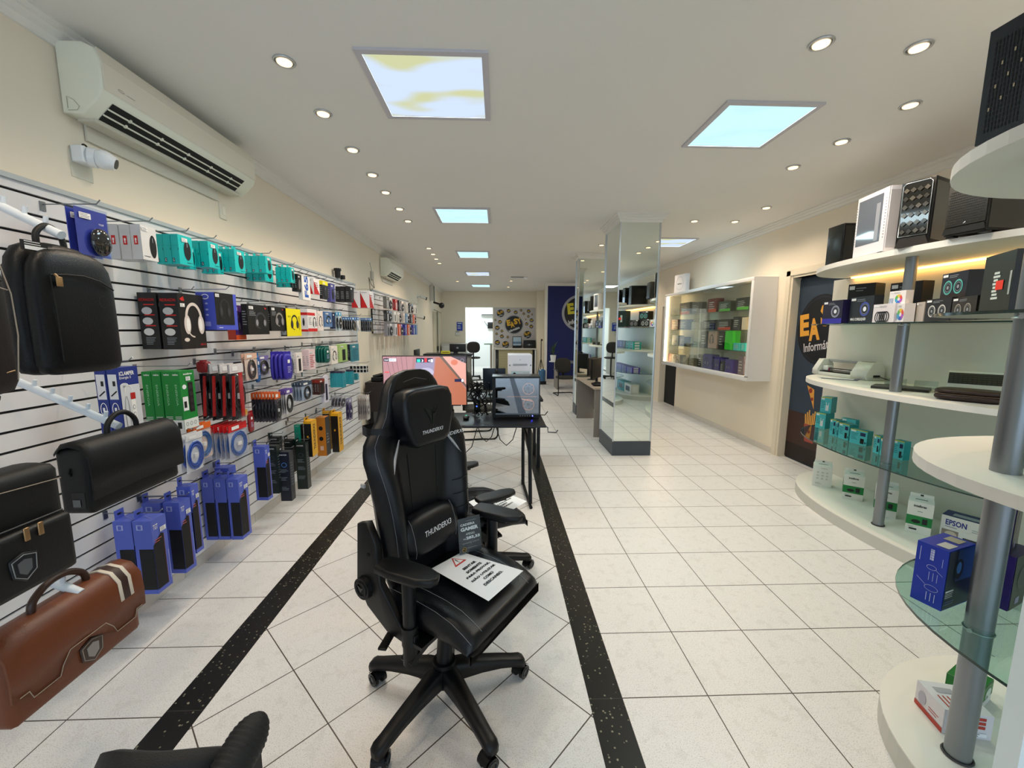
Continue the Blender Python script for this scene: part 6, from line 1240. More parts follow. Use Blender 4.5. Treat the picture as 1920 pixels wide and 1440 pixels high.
# corner order: top left, top right, bottom right, bottom left (head of the page towards the backrest)
sheet([cs[0], cs[1], cs[2], cs[3]], 'white A4 notice with red warning triangle on the foremost gaming chair')
c2 = [onZ(878, 941, .575), onZ(936, 918, .575), onZ(988, 940, .575), onZ(922, 978, .575)]
sheet(c2, 'white A4 notice with warning triangle on the second gaming chair')
pa_, pb_ = onZ(862, 1040, .597), onZ(903, 1028, .597); root = empty('price_card', (pa_+pb_)/2, math.atan2(pb_.y-pa_.y, pb_.x-pa_.x)); tag(root, 'small dark price card CADEIRA GAMER standing on the foremost gaming chair', 'price card')
wv = (pb_-pa_).length; hv = .168; Mt = Matrix.Rotation(R(-8), 4, 'X')
b = MB(); b.M = Mt; b.box(-wv/2, wv/2, -.001, .001, 0, hv, mat('#35383f', .35)); b.M = Matrix.Identity(4); b.M = Mt
q = b.plane((-wv/2, -.0012, 0), (1, 0, 0), (0, 0, 1), (0, -1, 0)); WT = mat('#e4e6e8', .5)
q.text('CADEIRA', wv*.1, hv*.78, wv*.75, hv*.85, WT, 1, bold=.03); q.text('GAMER', wv*.1, hv*.63, wv*.9, hv*.74, WT, 1, bold=.05); q.text('APENAS', wv*.32, hv*.5, wv*.72, hv*.565, WT, 1, bold=0); q.text('R$', wv*.2, hv*.38, wv*.3, hv*.42, WT, 1); q.text('283,33', wv*.32, hv*.36, wv*.95, hv*.46, WT, 1, bold=.05); q.text('normal R$ 1699,99', wv*.15, hv*.25, wv*.9, hv*.30, GRY, 1)
q.ell(wv*.22, hv*.1, .011, .011, mat('#c9a23c', .4), 1); q.ell(wv*.22, hv*.1, .009, .009, K, 2); q.line((wv*.17, hv*.12), (wv*.28, hv*.09), .002, mat('#c9a23c', .4), 3); q.line((wv*.35, hv*.13), (wv*.8, hv*.13), .0007, WT, 1); q.line((wv*.35, hv*.91), (wv*.8, hv*.91), .0007, WT, 1); b.build('card', root)
b = MB(); b.M = Mt; b.box(-wv/2-.002, wv/2+.002, -.003, -.0022, 0, hv+.002, thin_glass('#f4f8fa', .04, .02)); b.M = Matrix.Identity(4); b.box(-wv/2-.002, wv/2+.002, -.004, .05, -.001, .001, thin_glass('#f4f8fa', .1, .03)); b.build('acrylic_holder', root)
# ---- black mesh chair at the lower left edge of the view
root = empty('mesh_chair', (-.47, .50, 0), R(-20)); tag(root, 'black office chair cut off at the lower left edge', 'office chair')
def find_z(px, py, y): return onY(px, py, y)
MS = mat('#0b0d10', .55, bump=.4, nscale=500)
b = MB(); tq = onY(285, 1413, .62); rings = []
W0 = onY(150, 1440, .62).x; W1 = onY(420, 1440, .62).x; hw = (W1-W0)/2*1.15; cx_ = (W0+W1)/2; topz = tq.z
root.location = (cx_, .62, 0); root.rotation_euler = (0, 0, 0)
for i in range(15):
    u = -1+2*i/14; x = u*hw; zt = topz-.055*abs(u)**2.6; yy = .05*(u*u)
    rings.append([(x, yy-.022, zt-.02), (x, yy, zt), (x, yy+.022, zt-.02), (x*.95, yy+.03, .62), (x*.95, yy-.02, .62)])
b.loft(rings, MS); b.build('backrest', root)
b = MB(); b.box(-.24, .24, .06, .5, .44, .52, MS, .03); b.build('seat', root) if False else None
b = MB(); b.pillow(0, -.20, .50, .24, .23, .04, MS, e=4, n=24); b.build('seat', root)
b = MB(); b.cyl((0, -.2, .12), (0, -.2, .47), .03, PL); b.box(-.03, .03, -.03, .04, .48, .66, PL, .008); b.build('gas_column', root)
for i in range(5):
    a = R(90+72*i); b = MB(); b.M = Matrix.Translation((0, -.2, 0)) @ Matrix.Rotation(a, 4, 'Z'); b.box(.02, .3, -.025, .025, .07, .13, PL, .01); l_ = b.build('base_arm', root)
    b = MB(); b.M = Matrix.Translation((0, -.2, 0)) @ Matrix.Rotation(a, 4, 'Z'); b.cyl((.28, -.025, .03), (.28, .025, .03), .03, PL, n=16); b.cyl((.28, 0, .03), (.28, 0, .08), .008, PL); b.build('caster', l_)
# ribbed pad of the side armrest
pt = onY(455, 1357, .66); pt2 = onY(415, 1440, .60); b = MB(); A = Vector((pt.x+.012, .70, pt.z-.02)); B_ = Vector((pt2.x-.02, .50, pt2.z-.06)); n_ = 26; pts = []; rr = []
for i in range(n_*3):
    t = i/(n_*3-1); pts.append(tuple(A.lerp(B_, t)-root.location+Vector((0, 0, -.03*t*t)))); e = math.sqrt(max(0, 1-(1-min(1, t*4))**2)); rr.append((.033+.0013*math.sin(i*2*math.pi/3))*max(.15, e))
b.tube(pts, rr, MS, n=16); b.build('armrest_pad', root)
b = MB(); b.tube([(pts[-20][0]+.02, pts[-20][1], pts[-20][2]-.02), (pts[-20][0]+.03, pts[-20][1]-.02, .6), (.12, -.2, .46)], .016, PL, n=8); b.build('armrest_post', root)
# ============================================================ GAMING DESK AND WHAT STANDS ON IT
DZ = .752; DXL, DXR, DY0, DY1 = -1.10, .468, 3.83, 4.47
root = empty('gaming_desk', ((DXL+DXR)/2, (DY0+DY1)/2, 0)); tag(root, 'black gaming desk behind the chairs', 'desk'); hx = (DXR-DXL)/2; hy = (DY1-DY0)/2; DK = mat('#0b0c10', .32, spec=.5, noise=.2, nscale=80)
b = MB(); b.box(-hx, hx, -hy, hy, DZ-.022, DZ, DK, .006); b.box(-hx, hx, -hy-.001, -hy+.002, DZ-.017, DZ-.006, mat('#22252c', .3)); b.build('desk_top', root)
def fl_(x, y, z): return (x-root.location.x, y-root.location.y, z)
for s_, xx in ((1, .31), (-1, -.95)):
    b = MB(); b.tube([fl_(xx, 3.90, DZ-.022), fl_(xx, 3.78, .35), fl_(xx, 3.70, .02)], .018, PLM, n=8); b.build('leg', root)
    b = MB(); b.tube([fl_(xx-.03, 4.36, DZ-.022), fl_(xx-.04, 4.24, .38), fl_(xx-.04, 4.20, .015)], .018, PLM, n=8); b.build('leg', root)
    b = MB(); b.tube([fl_(xx-.06, 4.0, DZ-.03), fl_(xx-.02, 3.98, .62), fl_(xx, 3.8, .42)], .012, PLM, n=6); b.box(*sum([[fl_(xx, 0, 0)[0]+q for q in (-.04, .05)]], []), -.2, .15, DZ-.06, DZ-.022, PLM, .005); b.build('brace', root)
    b = MB(); b.tube([fl_(xx, 3.62, .016), fl_(xx-.02, 3.9, .016), fl_(xx-.04, 4.32, .016)], .016, PLM, n=8); b.build('foot', root)
b = MB(); b.tube([(hx-.005, -hy+.04, DZ-.012), (hx+.02, -hy+.04, DZ-.03), (hx+.02, -hy+.02, DZ-.07), (hx+.10, -hy+.02, DZ-.075), (hx+.115, -hy+.02, DZ-.05)], .006, mat('#4a4e52', .3, metal=.6), n=6); b.build('cup_hook', root)
b = MB(); b.tube([(hx-.02, hy-.1, DZ-.01), (hx+.05, hy-.1, DZ-.01), (hx+.08, hy-.1, DZ+.03)], .006, PLM, n=6); b.build('headset_hook', root)
b = MB()
for x0, x1, dz in ((-.02, .19, .2), (-.2, -.03, .16), (-.5, -.2, .3)):
    b.tube([fl_(x0, 3.95, DZ-.03), fl_(x0+(x1-x0)*.2, 3.95, DZ-.03-dz*.7), fl_((x0+x1)/2, 3.95, DZ-.03-dz), fl_(x0+(x1-x0)*.8, 3.95, DZ-.03-dz*.7), fl_(x1, 3.95, DZ-.03)], .005, mat('#1b1d20', .5), n=5)
b.build('hanging_cable', root)
b = MB(); b.box(-.28, -.05, -.02, .05, DZ-.05, DZ-.023, PL, .004); b.build('cable_tray', root)
# monitor
my = 4.10; ml = onY(716, 667, my); mr = onY(876, 759, my); mw = (mr.x-ml.x); mh = ml.z-mr.z; root = empty('gaming_monitor', ((ml.x+mr.x)/2, my, DZ+.001)); tag(root, 'large monitor showing a game scene, behind the foremost chair', 'monitor'); z0 = mr.z-DZ
b = MB(); b.box(-mw/2, mw/2, 0, .03, z0-.012, z0+mh, PL, .004); b.build('casing', root)
def scr(c_, e=1.0): return mat(c_, .2, emit=e)
b = MB(); q = b.plane((-mw/2+.008, 0, z0), (1, 0, 0), (0, 0, 1), (0, -1, 0)); sw, sh = mw-.016, mh-.008
q.rect(0, 0, sw, sh, scr('#a0767a', .8), 0); q.poly([(0, 0), (sw*.3, 0), (sw*.36, sh), (0, sh)], scr('#a87f86', .8), 1); q.poly([(0, sh*.45), (sw*.34, sh*.6), (sw*.5, 0), (0, 0)], scr('#5f4f5a', .8), 2); q.poly([(0, 0), (sw*.12, 0), (sw*.02, sh*.42), (0, sh*.45)], scr('#d8a09a', .8), 3)
q.poly([(sw*.36, sh*.55), (sw*.4, sh*.95), (sw*.62, sh*.95), (sw*.6, sh*.6)], scr('#8c84a0', .8), 2); q.ell(sw*.52, sh*.68, sw*.09, sh*.09, scr('#a9a4bc', .8), 3)
q.poly([(sw*.50, 0), (sw, 0), (sw, sh*.32), (sw*.72, sh*.98), (sw*.64, sh*.98), (sw*.60, sh*.5)], scr('#a9664e', .8), 3); q.poly([(sw*.70, sh), (sw, sh*.38), (sw, sh)], scr('#d19a90', .8), 3); q.poly([(sw*.68, sh), (sw*.72, sh), (sw, sh*.42), (sw, sh*.36)], scr('#6a5a50', .7), 4)
q.poly([(sw*.82, sh), (sw, sh*.86), (sw, sh)], scr('#4c4650', .8), 5); q.ring(sw*.955, sh*.92, .018, .018, .004, scr('#8a8a92', .8), 6); q.ell(sw*.86, sh*.88, .035, .028, scr('#c47560', .8), 5)
for i in range(5): q.line((sw*(.04+.06*i), sh), (sw*(.1+.05*i), sh*.5), .003, scr('#6b5560', .7), 3)
q.rect(sw*.01, sh*.9, sw*.075, sh*.96, scr('#1c2440', .8), 6); q.text('intel', sw*.02, sh*.915, sw*.065, sh*.945, scr('#ffffff', .8), 7); q.rect(sw*.075, sh*.9, sw*.16, sh*.96, scr('#dfe4ee', .9), 6); q.text('REPLAY', sw*.085, sh*.915, sw*.15, sh*.945, scr('#2a4a9a', .8), 7)
q.rect(sw*.40, sh*.88, sw*.60, sh*.97, scr('#232a44', .8), 6); q.rect(sw*.41, sh*.885, sw*.45, sh*.945, scr('#2fc8b4', .9), 7); q.rect(sw*.5, sh*.885, sw*.53, sh*.965, scr('#d0303a', .9), 7); q.text('3', sw*.465, sh*.89, sw*.485, sh*.94, scr('#ffffff', .9), 7); q.text('4', sw*.545, sh*.89, sw*.565, sh*.94, scr('#ffffff', .9), 7); q.rect(sw*.575, sh*.885, sw*.6, sh*.945, scr('#ffffff', .9), 7)
q.rect(sw*.86, sh*.48, sw*.975, sh*.54, scr('#26294a', .8), 6); q.rect(sw*.945, sh*.485, sw*.97, sh*.535, scr('#ffffff', .9), 7); q.rect(sw*.02, sh*.67, sw*.07, sh*.69, scr('#d04a4a', .9), 7)
b.build('screen', root)
b = MB(); b.box(-.03, .03, .02, .06, .01, z0+.1, PL); b.box(-.14, .14, -.06, .13, 0, .012, PL, .004); b.build('stand', root)
b = MB(); b.box(mw/2-.06, mw/2-.055, -.002, .0, z0-.009, z0-.004, scr('#ffffff', 2)); b.build('power_light', root)
# glass sided computer
px0 = onY(923, 785, 4.13).x; px1 = onY(1012, 785, 4.13).x; pw = px1-px0; ph = onY(923, 706, 4.13).z-DZ; root = empty('gaming_computer', ((px0+px1)/2, 4.25, DZ+.001)); tag(root, 'black computer with glass side and orange fan rings on the gaming desk', 'computer'); pd = .12
b = MB(); b.box(-pw/2, pw/2, pd-.01, pd, .02, ph, PL); b.box(-pw/2, pw/2, -pd, pd, .02, .045, PL); b.box(-pw/2, pw/2, -pd, pd, ph-.02, ph, mat('#1c2326', .25), .003); b.box(-pw/2, -pw/2+.035, -pd, pd, .045, ph-.02, PL); b.box(pw/2-.012, pw/2, -pd, pd, .045, ph-.02, mat('#2a2e34', .3))
for sx in (-1, 1): b.box(sx*pw*.42-.03, sx*pw*.42+.03, -pd+.02, pd-.02, 0, .02, PL)
b.build('case_body', root)
b = MB(); b.box(-pw/2+.035, pw/2-.012, -pd, -pd+.004, .045, ph-.02, thin_glass('#c4ccd6', .22, .01)); b.build('glass_panel', root)
b = MB(); b.box(-pw/2+.05, pw*.12, .05, pd-.012, .09, ph-.04, mat('#15181d', .5)); b.box(-pw/2+.05, pw*.12, -.04, .05, .16, .20, mat('#0b0c0e', .3)); b.box(-pw*.36, -pw*.12, -.02, .06, ph*.62, ph*.8, mat('#2b2e33', .3)); b.build('mainboard', root)
OG = mat('#ff9a5a', .4, emit=1.6)
for z_ in (ph*.30, ph*.68):
    b = MB(); b.torus((pw*.27, -.03, z_), .058, .0026, OG, axis='y', n=28); b.build('fan_ring', root); b = MB(); b.cyl((pw*.27, -.02, z_), (pw*.27, .0, z_), .018, PL)
    for i in range(7): b.M = Matrix.Translation((pw*.27, -.01, z_)) @ Matrix.Rotation(2*math.pi*i/7, 4, 'Y'); b.box(.016, .052, -.004, .004, -.012, .012, mat('#8d949c', .3)); 
    b.build('fan', root)
b = MB(); b.box(-pw*.18, pw*.46, -.06, -.056, ph*.50, ph*.506, OG); b.prism([(pw*.12, ph*.46), (pw*.36, ph*.40), (pw*.38, ph*.38), (pw*.14, ph*.43)], 'y', -.06, -.056, OG); b.build('light_bar', root)
b = MB(); b.box(pw*.34, pw*.352, -pd-.001, -pd, .028, .036, mat('#4a50ff', .3, emit=12)); [b.box(pw*(.08+.05*i), pw*(.08+.05*i)+.008, -pd-.001, -pd, .028, .036, GRY) for i in range(5)]; b.build('power_button', root)
L = bpy.data.lights.new('power_glow', 'SPOT'); L.energy = .9; L.color = (.1, .1, 1); L.spot_size = R(70); L.shadow_soft_size = .004; lo = bpy.data.objects.new('power_glow', L); COL.objects.link(lo); lo.parent = root; lo.location = (pw*.35, -pd-.004, .034); lo.rotation_euler = (R(38), 0, R(25))
# mouse
p = onZ(874, 786, DZ); root = empty('gaming_mouse', (p.x, p.y, DZ+.001)); tag(root, 'black mouse with green light on the gaming desk', 'mouse'); b = MB(); b.pillow(0, 0, .018, .033, .055, .018, PL, e=2.4); b.build('mouse_body', root); b = MB(); b.prism([(-.012, .02), (.012, .02), (0, .005)], 'z', .0345, .0362, mat('#28d0a0', .3, emit=2)); b.build('logo_light', root)
# heap of black cables and cooler seen between monitor and computer
root = empty('cable_heap', (-.20, 4.26, DZ+.001)); tag(root, 'tangle of black cables behind the monitor edge', 'cables'); random.seed(5)
for i in range(14):
    b = MB(); x = random.uniform(-.09, .09); pts = [(x+random.uniform(-.06, .06), random.uniform(-.05, .12), z_*.05+.012) for z_ in range(8)]; b.tube(pts, .006, PL, n=6); b.build('cable', root)
b = MB(); b.torus((0, 0, .26), .085, .008, PL, axis='y', n=24); b.torus((.0, 0, .26), .03, .006, PL, axis='y', n=16)
for i in range(5): b.cyl((0, 0, .26), (.085*math.cos(i*1.256), 0, .26+.085*math.sin(i*1.256)), .005, PL, n=6)
b.cyl((0, .02, .05), (0, .02, .18), .012, PL); b.build('fan', root)
b = MB(); b.sphere((-.02, -.06, .12), .008, mat('#3a5ad0', .3, emit=3)); b.build('blue_light', root)
# white computer on a stand behind
root = empty('riser_table', (.19, 5.05, 0)); tag(root, 'low dark table behind the gaming desk', 'table'); b = MB(); b.box(-.85, .35, -.3, .3, .82, .85, DK, .005); b.build('table_top', root)
for sx in (-.8, .3):
    for sy in (-.26, .26): b = MB(); b.box(sx-.02, sx+.02, sy-.02, sy+.02, 0, .82, PL); b.build('leg', root)
x0 = onY(953, 665, 4.9).x; x1 = onY(998, 665, 4.9).x; zt = onY(970, 665, 4.9).z; root = empty('white_computer', ((x0+x1)/2, 5.06, .852)); tag(root, 'white computer case seen from the back, behind the glass sided one', 'computer'); w2 = (x1-x0)/2; hh = zt-.852; Wc2 = mat('#dfe2ee', .35)
b = MB(); b.box(-w2, w2, -.16, .18, 0, hh, Wc2, .01); b.build('case_body', root)
b = MB(); q = b.plane((-w2, -.16, 0), (1, 0, 0), (0, 0, 1), (0, -1, 0)); W2 = 2*w2; q.rect(W2*.12, hh*.05, W2*.9, hh*.62, mat('#c4d2dc', .4), 1); q.rect(W2*.14, hh*.06, W2*.42, hh*.60, mat('#b9dce8', .3), 2); q.line((W2*.2, hh*.1), (W2*.22, hh*.55), .025, K, 3); q.ell(W2*.26, hh*.55, .018, .018, K, 4); q.ring(W2*.58, hh*.34, .05, .09, .012, mat('#9aa88f', .4), 3)
for j in range(14):
    for i in range(9): q.rect(W2*(.62+.03*i), hh*(.08+.038*j), W2*(.62+.03*i)+.003, hh*(.08+.038*j)+.006, K, 3)
for i in range(30): q.rect(W2*(.2+.02*i), hh*.74, W2*(.2+.02*i)+.003, hh*.79, GRY, 2)
for x_ in (.06, .94): q.rect(W2*x_-.006, hh*.74, W2*x_+.006, hh*.765, K, 2)
q.ell(W2*.5, hh*.88, .004, .004, K, 2); b.build('back_panel', root)
# black display and headset beside it
x0 = onY(905, 690, 5.1).x; x1 = onY(948, 690, 5.1).x; zt = onY(920, 691, 5.1).z; root = empty('black_display', ((x0+x1)/2, 5.15, .852)); tag(root, 'dark flat display with a headset hung on it', 'monitor'); b = MB(); b.box(-(x1-x0)/2, (x1-x0)/2, -.015, .015, .06, zt-.852, mat('#182230', .3), .004); b.build('casing', root); b = MB(); b.box(-.08, .08, -.06, .06, 0, .01, PL); b.box(-.02, .02, -.01, .02, .01, .08, PL); b.build('stand', root)
b = MB(); b.torus((.035, -.03, zt-.852+.02), .09, .008, PL, axis='x', n=20, a0=-.3, a1=math.pi+.3, sx=.8); b.pillow(.035, -.1, zt-.852-.04, .02, .035, .045, PL, e=2.2); b.tube([(.035, -.1, zt-.852-.06), (.06, -.12, zt-.852-.1), (.1, -.12, zt-.852-.1)], .003, PL); o = b.build('headset', loc=root.location); tag(o, 'black headset hanging on the dark flat display', 'headset')
# visitor chairs
def visitor_chair(loc, rz, label, sc=1.0):
    root = empty('visitor_chair', loc, rz); tag(root, label, 'chair', 'dark visitor chairs in the middle of the shop'); FB = mat('#2c2b27', .8, noise=.15, nscale=60)
    b = MB(); b.pillow(0, 0, .45, .24, .23, .04, FB, e=3.4); b.build('seat', root); b = MB(); b.M = Matrix.Translation((0, .24, .74)) @ Matrix.Rotation(R(-12), 4, 'X'); b.pillow(0, 0, 0, .22, .03, .2, FB, e=2.6, e2=3); b.build('backrest', root)
    for s_ in (-1, 1):
        b = MB(); b.tube([(s_*.26, .22, .64), (s_*.27, .05, .66), (s_*.27, -.2, .65), (s_*.27, -.27, .55), (s_*.26, -.25, .3), (s_*.26, -.24, .03), (s_*.25, .0, .015), (s_*.25, .25, .015)], .013, PL, n=8); b.build('leg_frame', root)
    b = MB(); b.tube([(-.25, .25, .015), (.25, .25, .015)], .013, PL, n=8); b.build('floor_bar', root); b = MB(); b.box(-.03, .03, .12, .25, .42, .46, PL); b.box(-.03, .03, .22, .25, .42, .66, PL); b.build('back_bracket', root)
    return root
for i, (x, y, a) in enumerate(((-.30, 6.3, 100), (-.22, 7.1, 95), (-.35, 7.9, 100))): visitor_chair((x, y, 0), R(a), 'dark visitor chair in the row beyond the gaming desk, ' + ['nearest', 'middle', 'farthest'][i])
visitor_chair((1.75, 10.4, 0), R(8), 'dark cantilever chair in front of the blue wall')
# dark cabinet past the slatwall end
root = empty('dark_cabinet', (-1.87, 6.72, 0)); tag(root, 'dark brown cabinet on a black foot beyond the slatwall end', 'cabinet'); b = MB(); b.box(-.22, .22, -.3, .3, .37, .84, mat('#231b1a', .45), .006); b.build('body', root); b = MB(); b.box(-.2, -.12, -.25, .25, .06, .37, PL); b.box(-.22, .25, -.36, .36, 0, .06, PL, .01); b.build('foot', root)
b = MB(); b.box(-.08, .08, -.12, .08, 0, .07, PL, .01); b.cyl((-.06, -.05, .07), (.06, .03, .10), .03, PL); o = b.build('desk_gadget', loc=(-1.93, 6.6, .841)); tag(o, 'small black gadget on the dark cabinet', 'gadget')
b = MB(); b.cyl((0, 0, 0), (0, 0, .13), .028, mat('#b9bfc0', .2)); b.cyl((0, 0, .13), (0, 0, .17), .012, WHT); o = b.build('spray_bottle', loc=(-1.79, 6.55, .841)); tag(o, 'clear grey bottle on the dark cabinet', 'bottle')
b = MB(); b.box(-.04, .04, -.03, .03, 0, .26, PL, .008); b.box(-.05, .0, -.02, .02, .2, .32, PL, .006); o = b.build('card_reader', loc=(-1.76, 6.75, .841)); tag(o, 'upright black device on the dark cabinet', 'device')
# desk between the columns
root = empty('office_desk', (1.76, 6.88, 0)); tag(root, 'grey wood desk standing between the mirrored columns', 'desk'); GD = mat('#8b857f', .5, noise=.05, nscale=20); b = MB(); b.box(-.27, .27, -.72, .72, .755, .78, mat('#b5a594', .4, noise=.06, nscale=15)); b.build('desk_top', root)
for y_ in (-.71, .68): b = MB(); b.box(-.26, .26, y_, y_+.025, 0, .755, GD); b.build('side_panel', root)
b = MB(); b.box(.05, .07, -.68, .68, .2, .755, GD); b.build('modesty_panel', root)
for i, (y_, z2, rz_, lb) in enumerate(((6.75, 1.20, 55, 'black monitor on the grey desk, nearer one'), (7.25, 1.18, 60, 'black monitor on the grey desk, farther one'))):
    root = empty('office_monitor', (1.68+.03*i, y_, .781), R(rz_)); tag(root, lb, 'monitor', 'black monitors on the grey desk'); b = MB(); b.box(-.27, .27, -.012, .02, .09, z2-.78, PL, .005); b.build('casing', root); b = MB(); b.box(-.1, .1, -.07, .07, 0, .01, PL); b.box(-.02, .02, .0, .03, .01, .12, PL); b.build('stand', root)
b = MB(); b.pillow(0, 0, .02, .09, .05, .02, PL, e=3); b.tube([(-.1, .0, .03), (0, .03, .06), (.1, 0, .03)], .012, PL); o = b.build('telephone', loc=(1.60, 6.4, .781)); tag(o, 'black telephone on the grey desk', 'telephone'); b = MB(); b.pillow(0, 0, .015, .03, .05, .015, GRY, e=2.5); o = b.build('computer_mouse', loc=(1.75, 6.28, .781)); tag(o, 'grey mouse at the near end of the grey desk', 'mouse')
# ============================================================ BACK OF THE SHOP
YL = mat('#dfae2c', .5); SV2 = mat('#8d8f98', .5)
def logo(b, q, x, z, r, full=True):
    q.ell(x, z, r, r, SV2, 0, 32); q.ell(x, z, r*.9, r*.9, K, 1, 32)
    if full:
        for ch, a, bb, ro in (('E', -.56, -.05, .18), ('A', -.17, -.22, .22), ('S', .17, .1, .2), ('Y', .55, .13, .32)): q.text(ch, x+r*(a-.2), z+r*(bb-.08), x+r*(a+.2), z+r*(bb+.55), YL, 2, bold=.06, rot=ro)
        q.text('Informática', x-r*.55, z-r*.62, x+r*.62, z-r*.36, WHT, 2, bold=.02, rot=.38)
    else: q.poly([(x-r*.7, z-r*.25), (x+r*.6, z+r*.1), (x+r*.7, z+r*.5), (x-r*.6, z+r*.25)], YL, 2); q.line((x-r*.35, z-r*.55), (x+r*.5, z-r*.25), r*.14, WHT, 2)
b = MB(); b.box(-.145, 1.45, WB-.012, WB-.001, 1.0, 2.5, mat('#c3bdbd', .5)); q = b.plane((0, WB-.012, 0), (1, 0, 0), (0, 0, 1), (0, -1, 0))
def pw_(a, c_): p = onY(860+a/10.28, 560+c_/10.28, WB); return p.x, p.z
for a, c_, r in ((1065, 500, 180), (805, 285, 75), (962, 237, 38), (1100, 265, 38), (1203, 225, 25), (1255, 290, 25), (1348, 243, 36), (1415, 306, 18), (1343, 343, 25), (1292, 400, 14), (1405, 418, 38), (1310, 487, 33), (1400, 538, 38), (1327, 692, 75), (708, 412, 20), (797, 450, 38), (745, 562, 45), (833, 625, 28), (732, 678, 25), (833, 727, 38), (945, 742, 25), (748, 845, 50), (905, 885, 70)):
    x, z = pw_(a, c_); logo(b, q, x, z, r/10.28/FPX*WB, r > 60)
o = b.build('mural'); tag(o, 'pale mural with many round EASY Informática logos on the back wall', 'mural')
p = onY(1087, 587, BY); b = MB(); b.cyl((0, -.001, 0), (0, -.02, 0), .565, mat('#a9abb6', .5), n=48); q = b.plane((0, -.0205, 0), (1, 0, 0), (0, 0, 1), (0, -1, 0)); q.ell(0, 0, .49, .49, K, 0, 48)
for ch, a, bb, ro in (('E', -.56, -.02, .12), ('A', -.17, -.2, .16), ('S', .17, .1, .15), ('Y', .55, .15, .25)): q.text(ch, .52*(a-.2), .52*(bb-.05), .52*(a+.2), .52*(bb+.6), mat('#ded43c', .5), 2, bold=.06, rot=ro)
q.text('Informática', -.36, -.30, .34, -.16, WHT, 2, bold=.02, rot=.2); o = b.build('logo_sign', loc=(p.x, BY, p.z)); tag(o, 'large round EASY Informática sign on the blue wall', 'sign')
root = empty('back_counter', (.655, 15.45, 0)); tag(root, 'white topped counter with beige sliding doors under the mural', 'counter'); b = MB(); b.box(-.8, .8, -.25, .28, .93, .98, mat('#d6d2ca', .5)); b.box(-.78, -.74, -.22, .28, 0, .93, WHT); b.box(.74, .78, -.22, .28, 0, .93, WHT); b.box(-.74, .74, .2, .28, 0, .93, mat('#8d8a84', .6)); b.build('frame', root)
for x0_, x1_ in ((-.62, .02), (.02, .66)):
    b = MB(); b.box(x0_, x1_-.01, -.2, -.17, .02, .92, mat('#b3aa86', .6)); q = b.plane((x0_, -.2, 0), (1, 0, 0), (0, 0, 1), (0, -1, 0))
    for i in range(9): q.rect(.01, .08+.1*i, x1_-x0_-.02, .085+.1*i, mat('#8f876a', .6), 1)
    b.build('door', root)
def at_y(px, py, y): return onY(px, py, y)
a = at_y(961, 652, 15.35); c_ = at_y(978, 631, 15.35); b = MB(); b.box(0, c_.x-a.x, 0, .1, 0, c_.z-.98, K, .01); q = b.plane((0, 0, 0), (1, 0, 0), (0, 0, 1), (0, -1, 0)); q.rect(.02, .1, c_.x-a.x-.02, c_.z-1.0, mat('#9fb4c4', .2), 1); q.rect(.02, .16, c_.x-a.x-.02, .24, mat('#54718c', .2), 2); o = b.build('small_display', loc=(a.x, 15.35, .981)); tag(o, 'small upright display on the back counter', 'display')
a = at_y(982, 652, 15.35); c_ = at_y(1004, 638, 15.35); b = MB(); b.box(0, c_.x-a.x, 0, .25, 0, c_.z-.98, K, .01); q = b.plane((0, 0, 0), (1, 0, 0), (0, 0, 1), (0, -1, 0)); q.rect(.1, .12, .3, .13, GRY, 1); q.ell(.2, .13, .03, .03, GRY, 2); o = b.build('black_case', loc=(a.x, 15.3, .981)); tag(o, 'black case with a small emblem on the back counter', 'case')
# doorway room
b = MB(); b.box(0, .8, -.2, 0, 0, .28, mat('#e6eaea', .4), .03); b.box(.03, .77, -.205, -.2, .0, .05, mat('#5a5f62', .5)); o = b.build('air_conditioner', loc=(-.75, 18.59, 2.3)); tag(o, 'white air conditioner seen through the back doorway', 'air conditioner')
b = MB(); b.box(0, .35, -.12, 0, 0, .28, K, .02); b.tube([(0, -.06, .1), (-.1, -.06, .25), (-.15, -.06, .33)], .01, K); o = b.build('mounted_box', loc=(-.45, 18.59, 1.72)); tag(o, 'black box on the wall seen through the back doorway', 'box')
L = bpy.data.lights.new('back_room_fill', 'AREA'); L.energy = 60; L.size = 1; L.color = (.85, .95, 1); lo = bpy.data.objects.new('back_room_fill', L); COL.objects.link(lo); lo.location = (-.7, 17.2, 3.0)  # added fill lamp without a fitting, brightens the room behind the doorway
def office_chair(loc, rz, label, sz=.5):
    root = empty('office_chair', loc, rz); tag(root, label, 'office chair', 'office chairs at the back'); FB = mat('#2b2a29', .8); b = MB(); b.pillow(0, 0, sz, .24, .22, .035, FB, e=3); b.build('seat', root); b = MB(); b.pillow(0, .2, sz+.36, .22, .035, .19, FB, e=2.4, e2=2.6); b.build('backrest', root); b = MB(); b.box(-.02, .02, .15, .22, sz, sz+.2, PL); b.cyl((0, 0, .1), (0, 0, sz-.02), .025, PL); b.build('column', root)
    for i in range(5): b = MB(); b.M = Matrix.Rotation(R(72*i), 4, 'Z'); b.box(0, .28, -.02, .02, .06, .1, PL); b.cyl((.27, -.02, .03), (.27, .02, .03), .03, PL, n=10); b.build('base_arm', root)
office_chair((-.83, 13.9, 0), R(185), 'tall dark swivel chair in front of the back doorway', .72)
root = empty('small_table', (-.22, 15.2, 0)); tag(root, 'narrow table with a green edge beside the back doorway', 'table'); b = MB(); b.box(-.28, .03, -.2, .2, 1.12, 1.16, mat('#8fae9c', .4)); b.build('table_top', root); b = MB(); b.box(-.06, .02, -.18, .18, 0, 1.12, mat('#a39a8c', .5)); b.build('side', root)
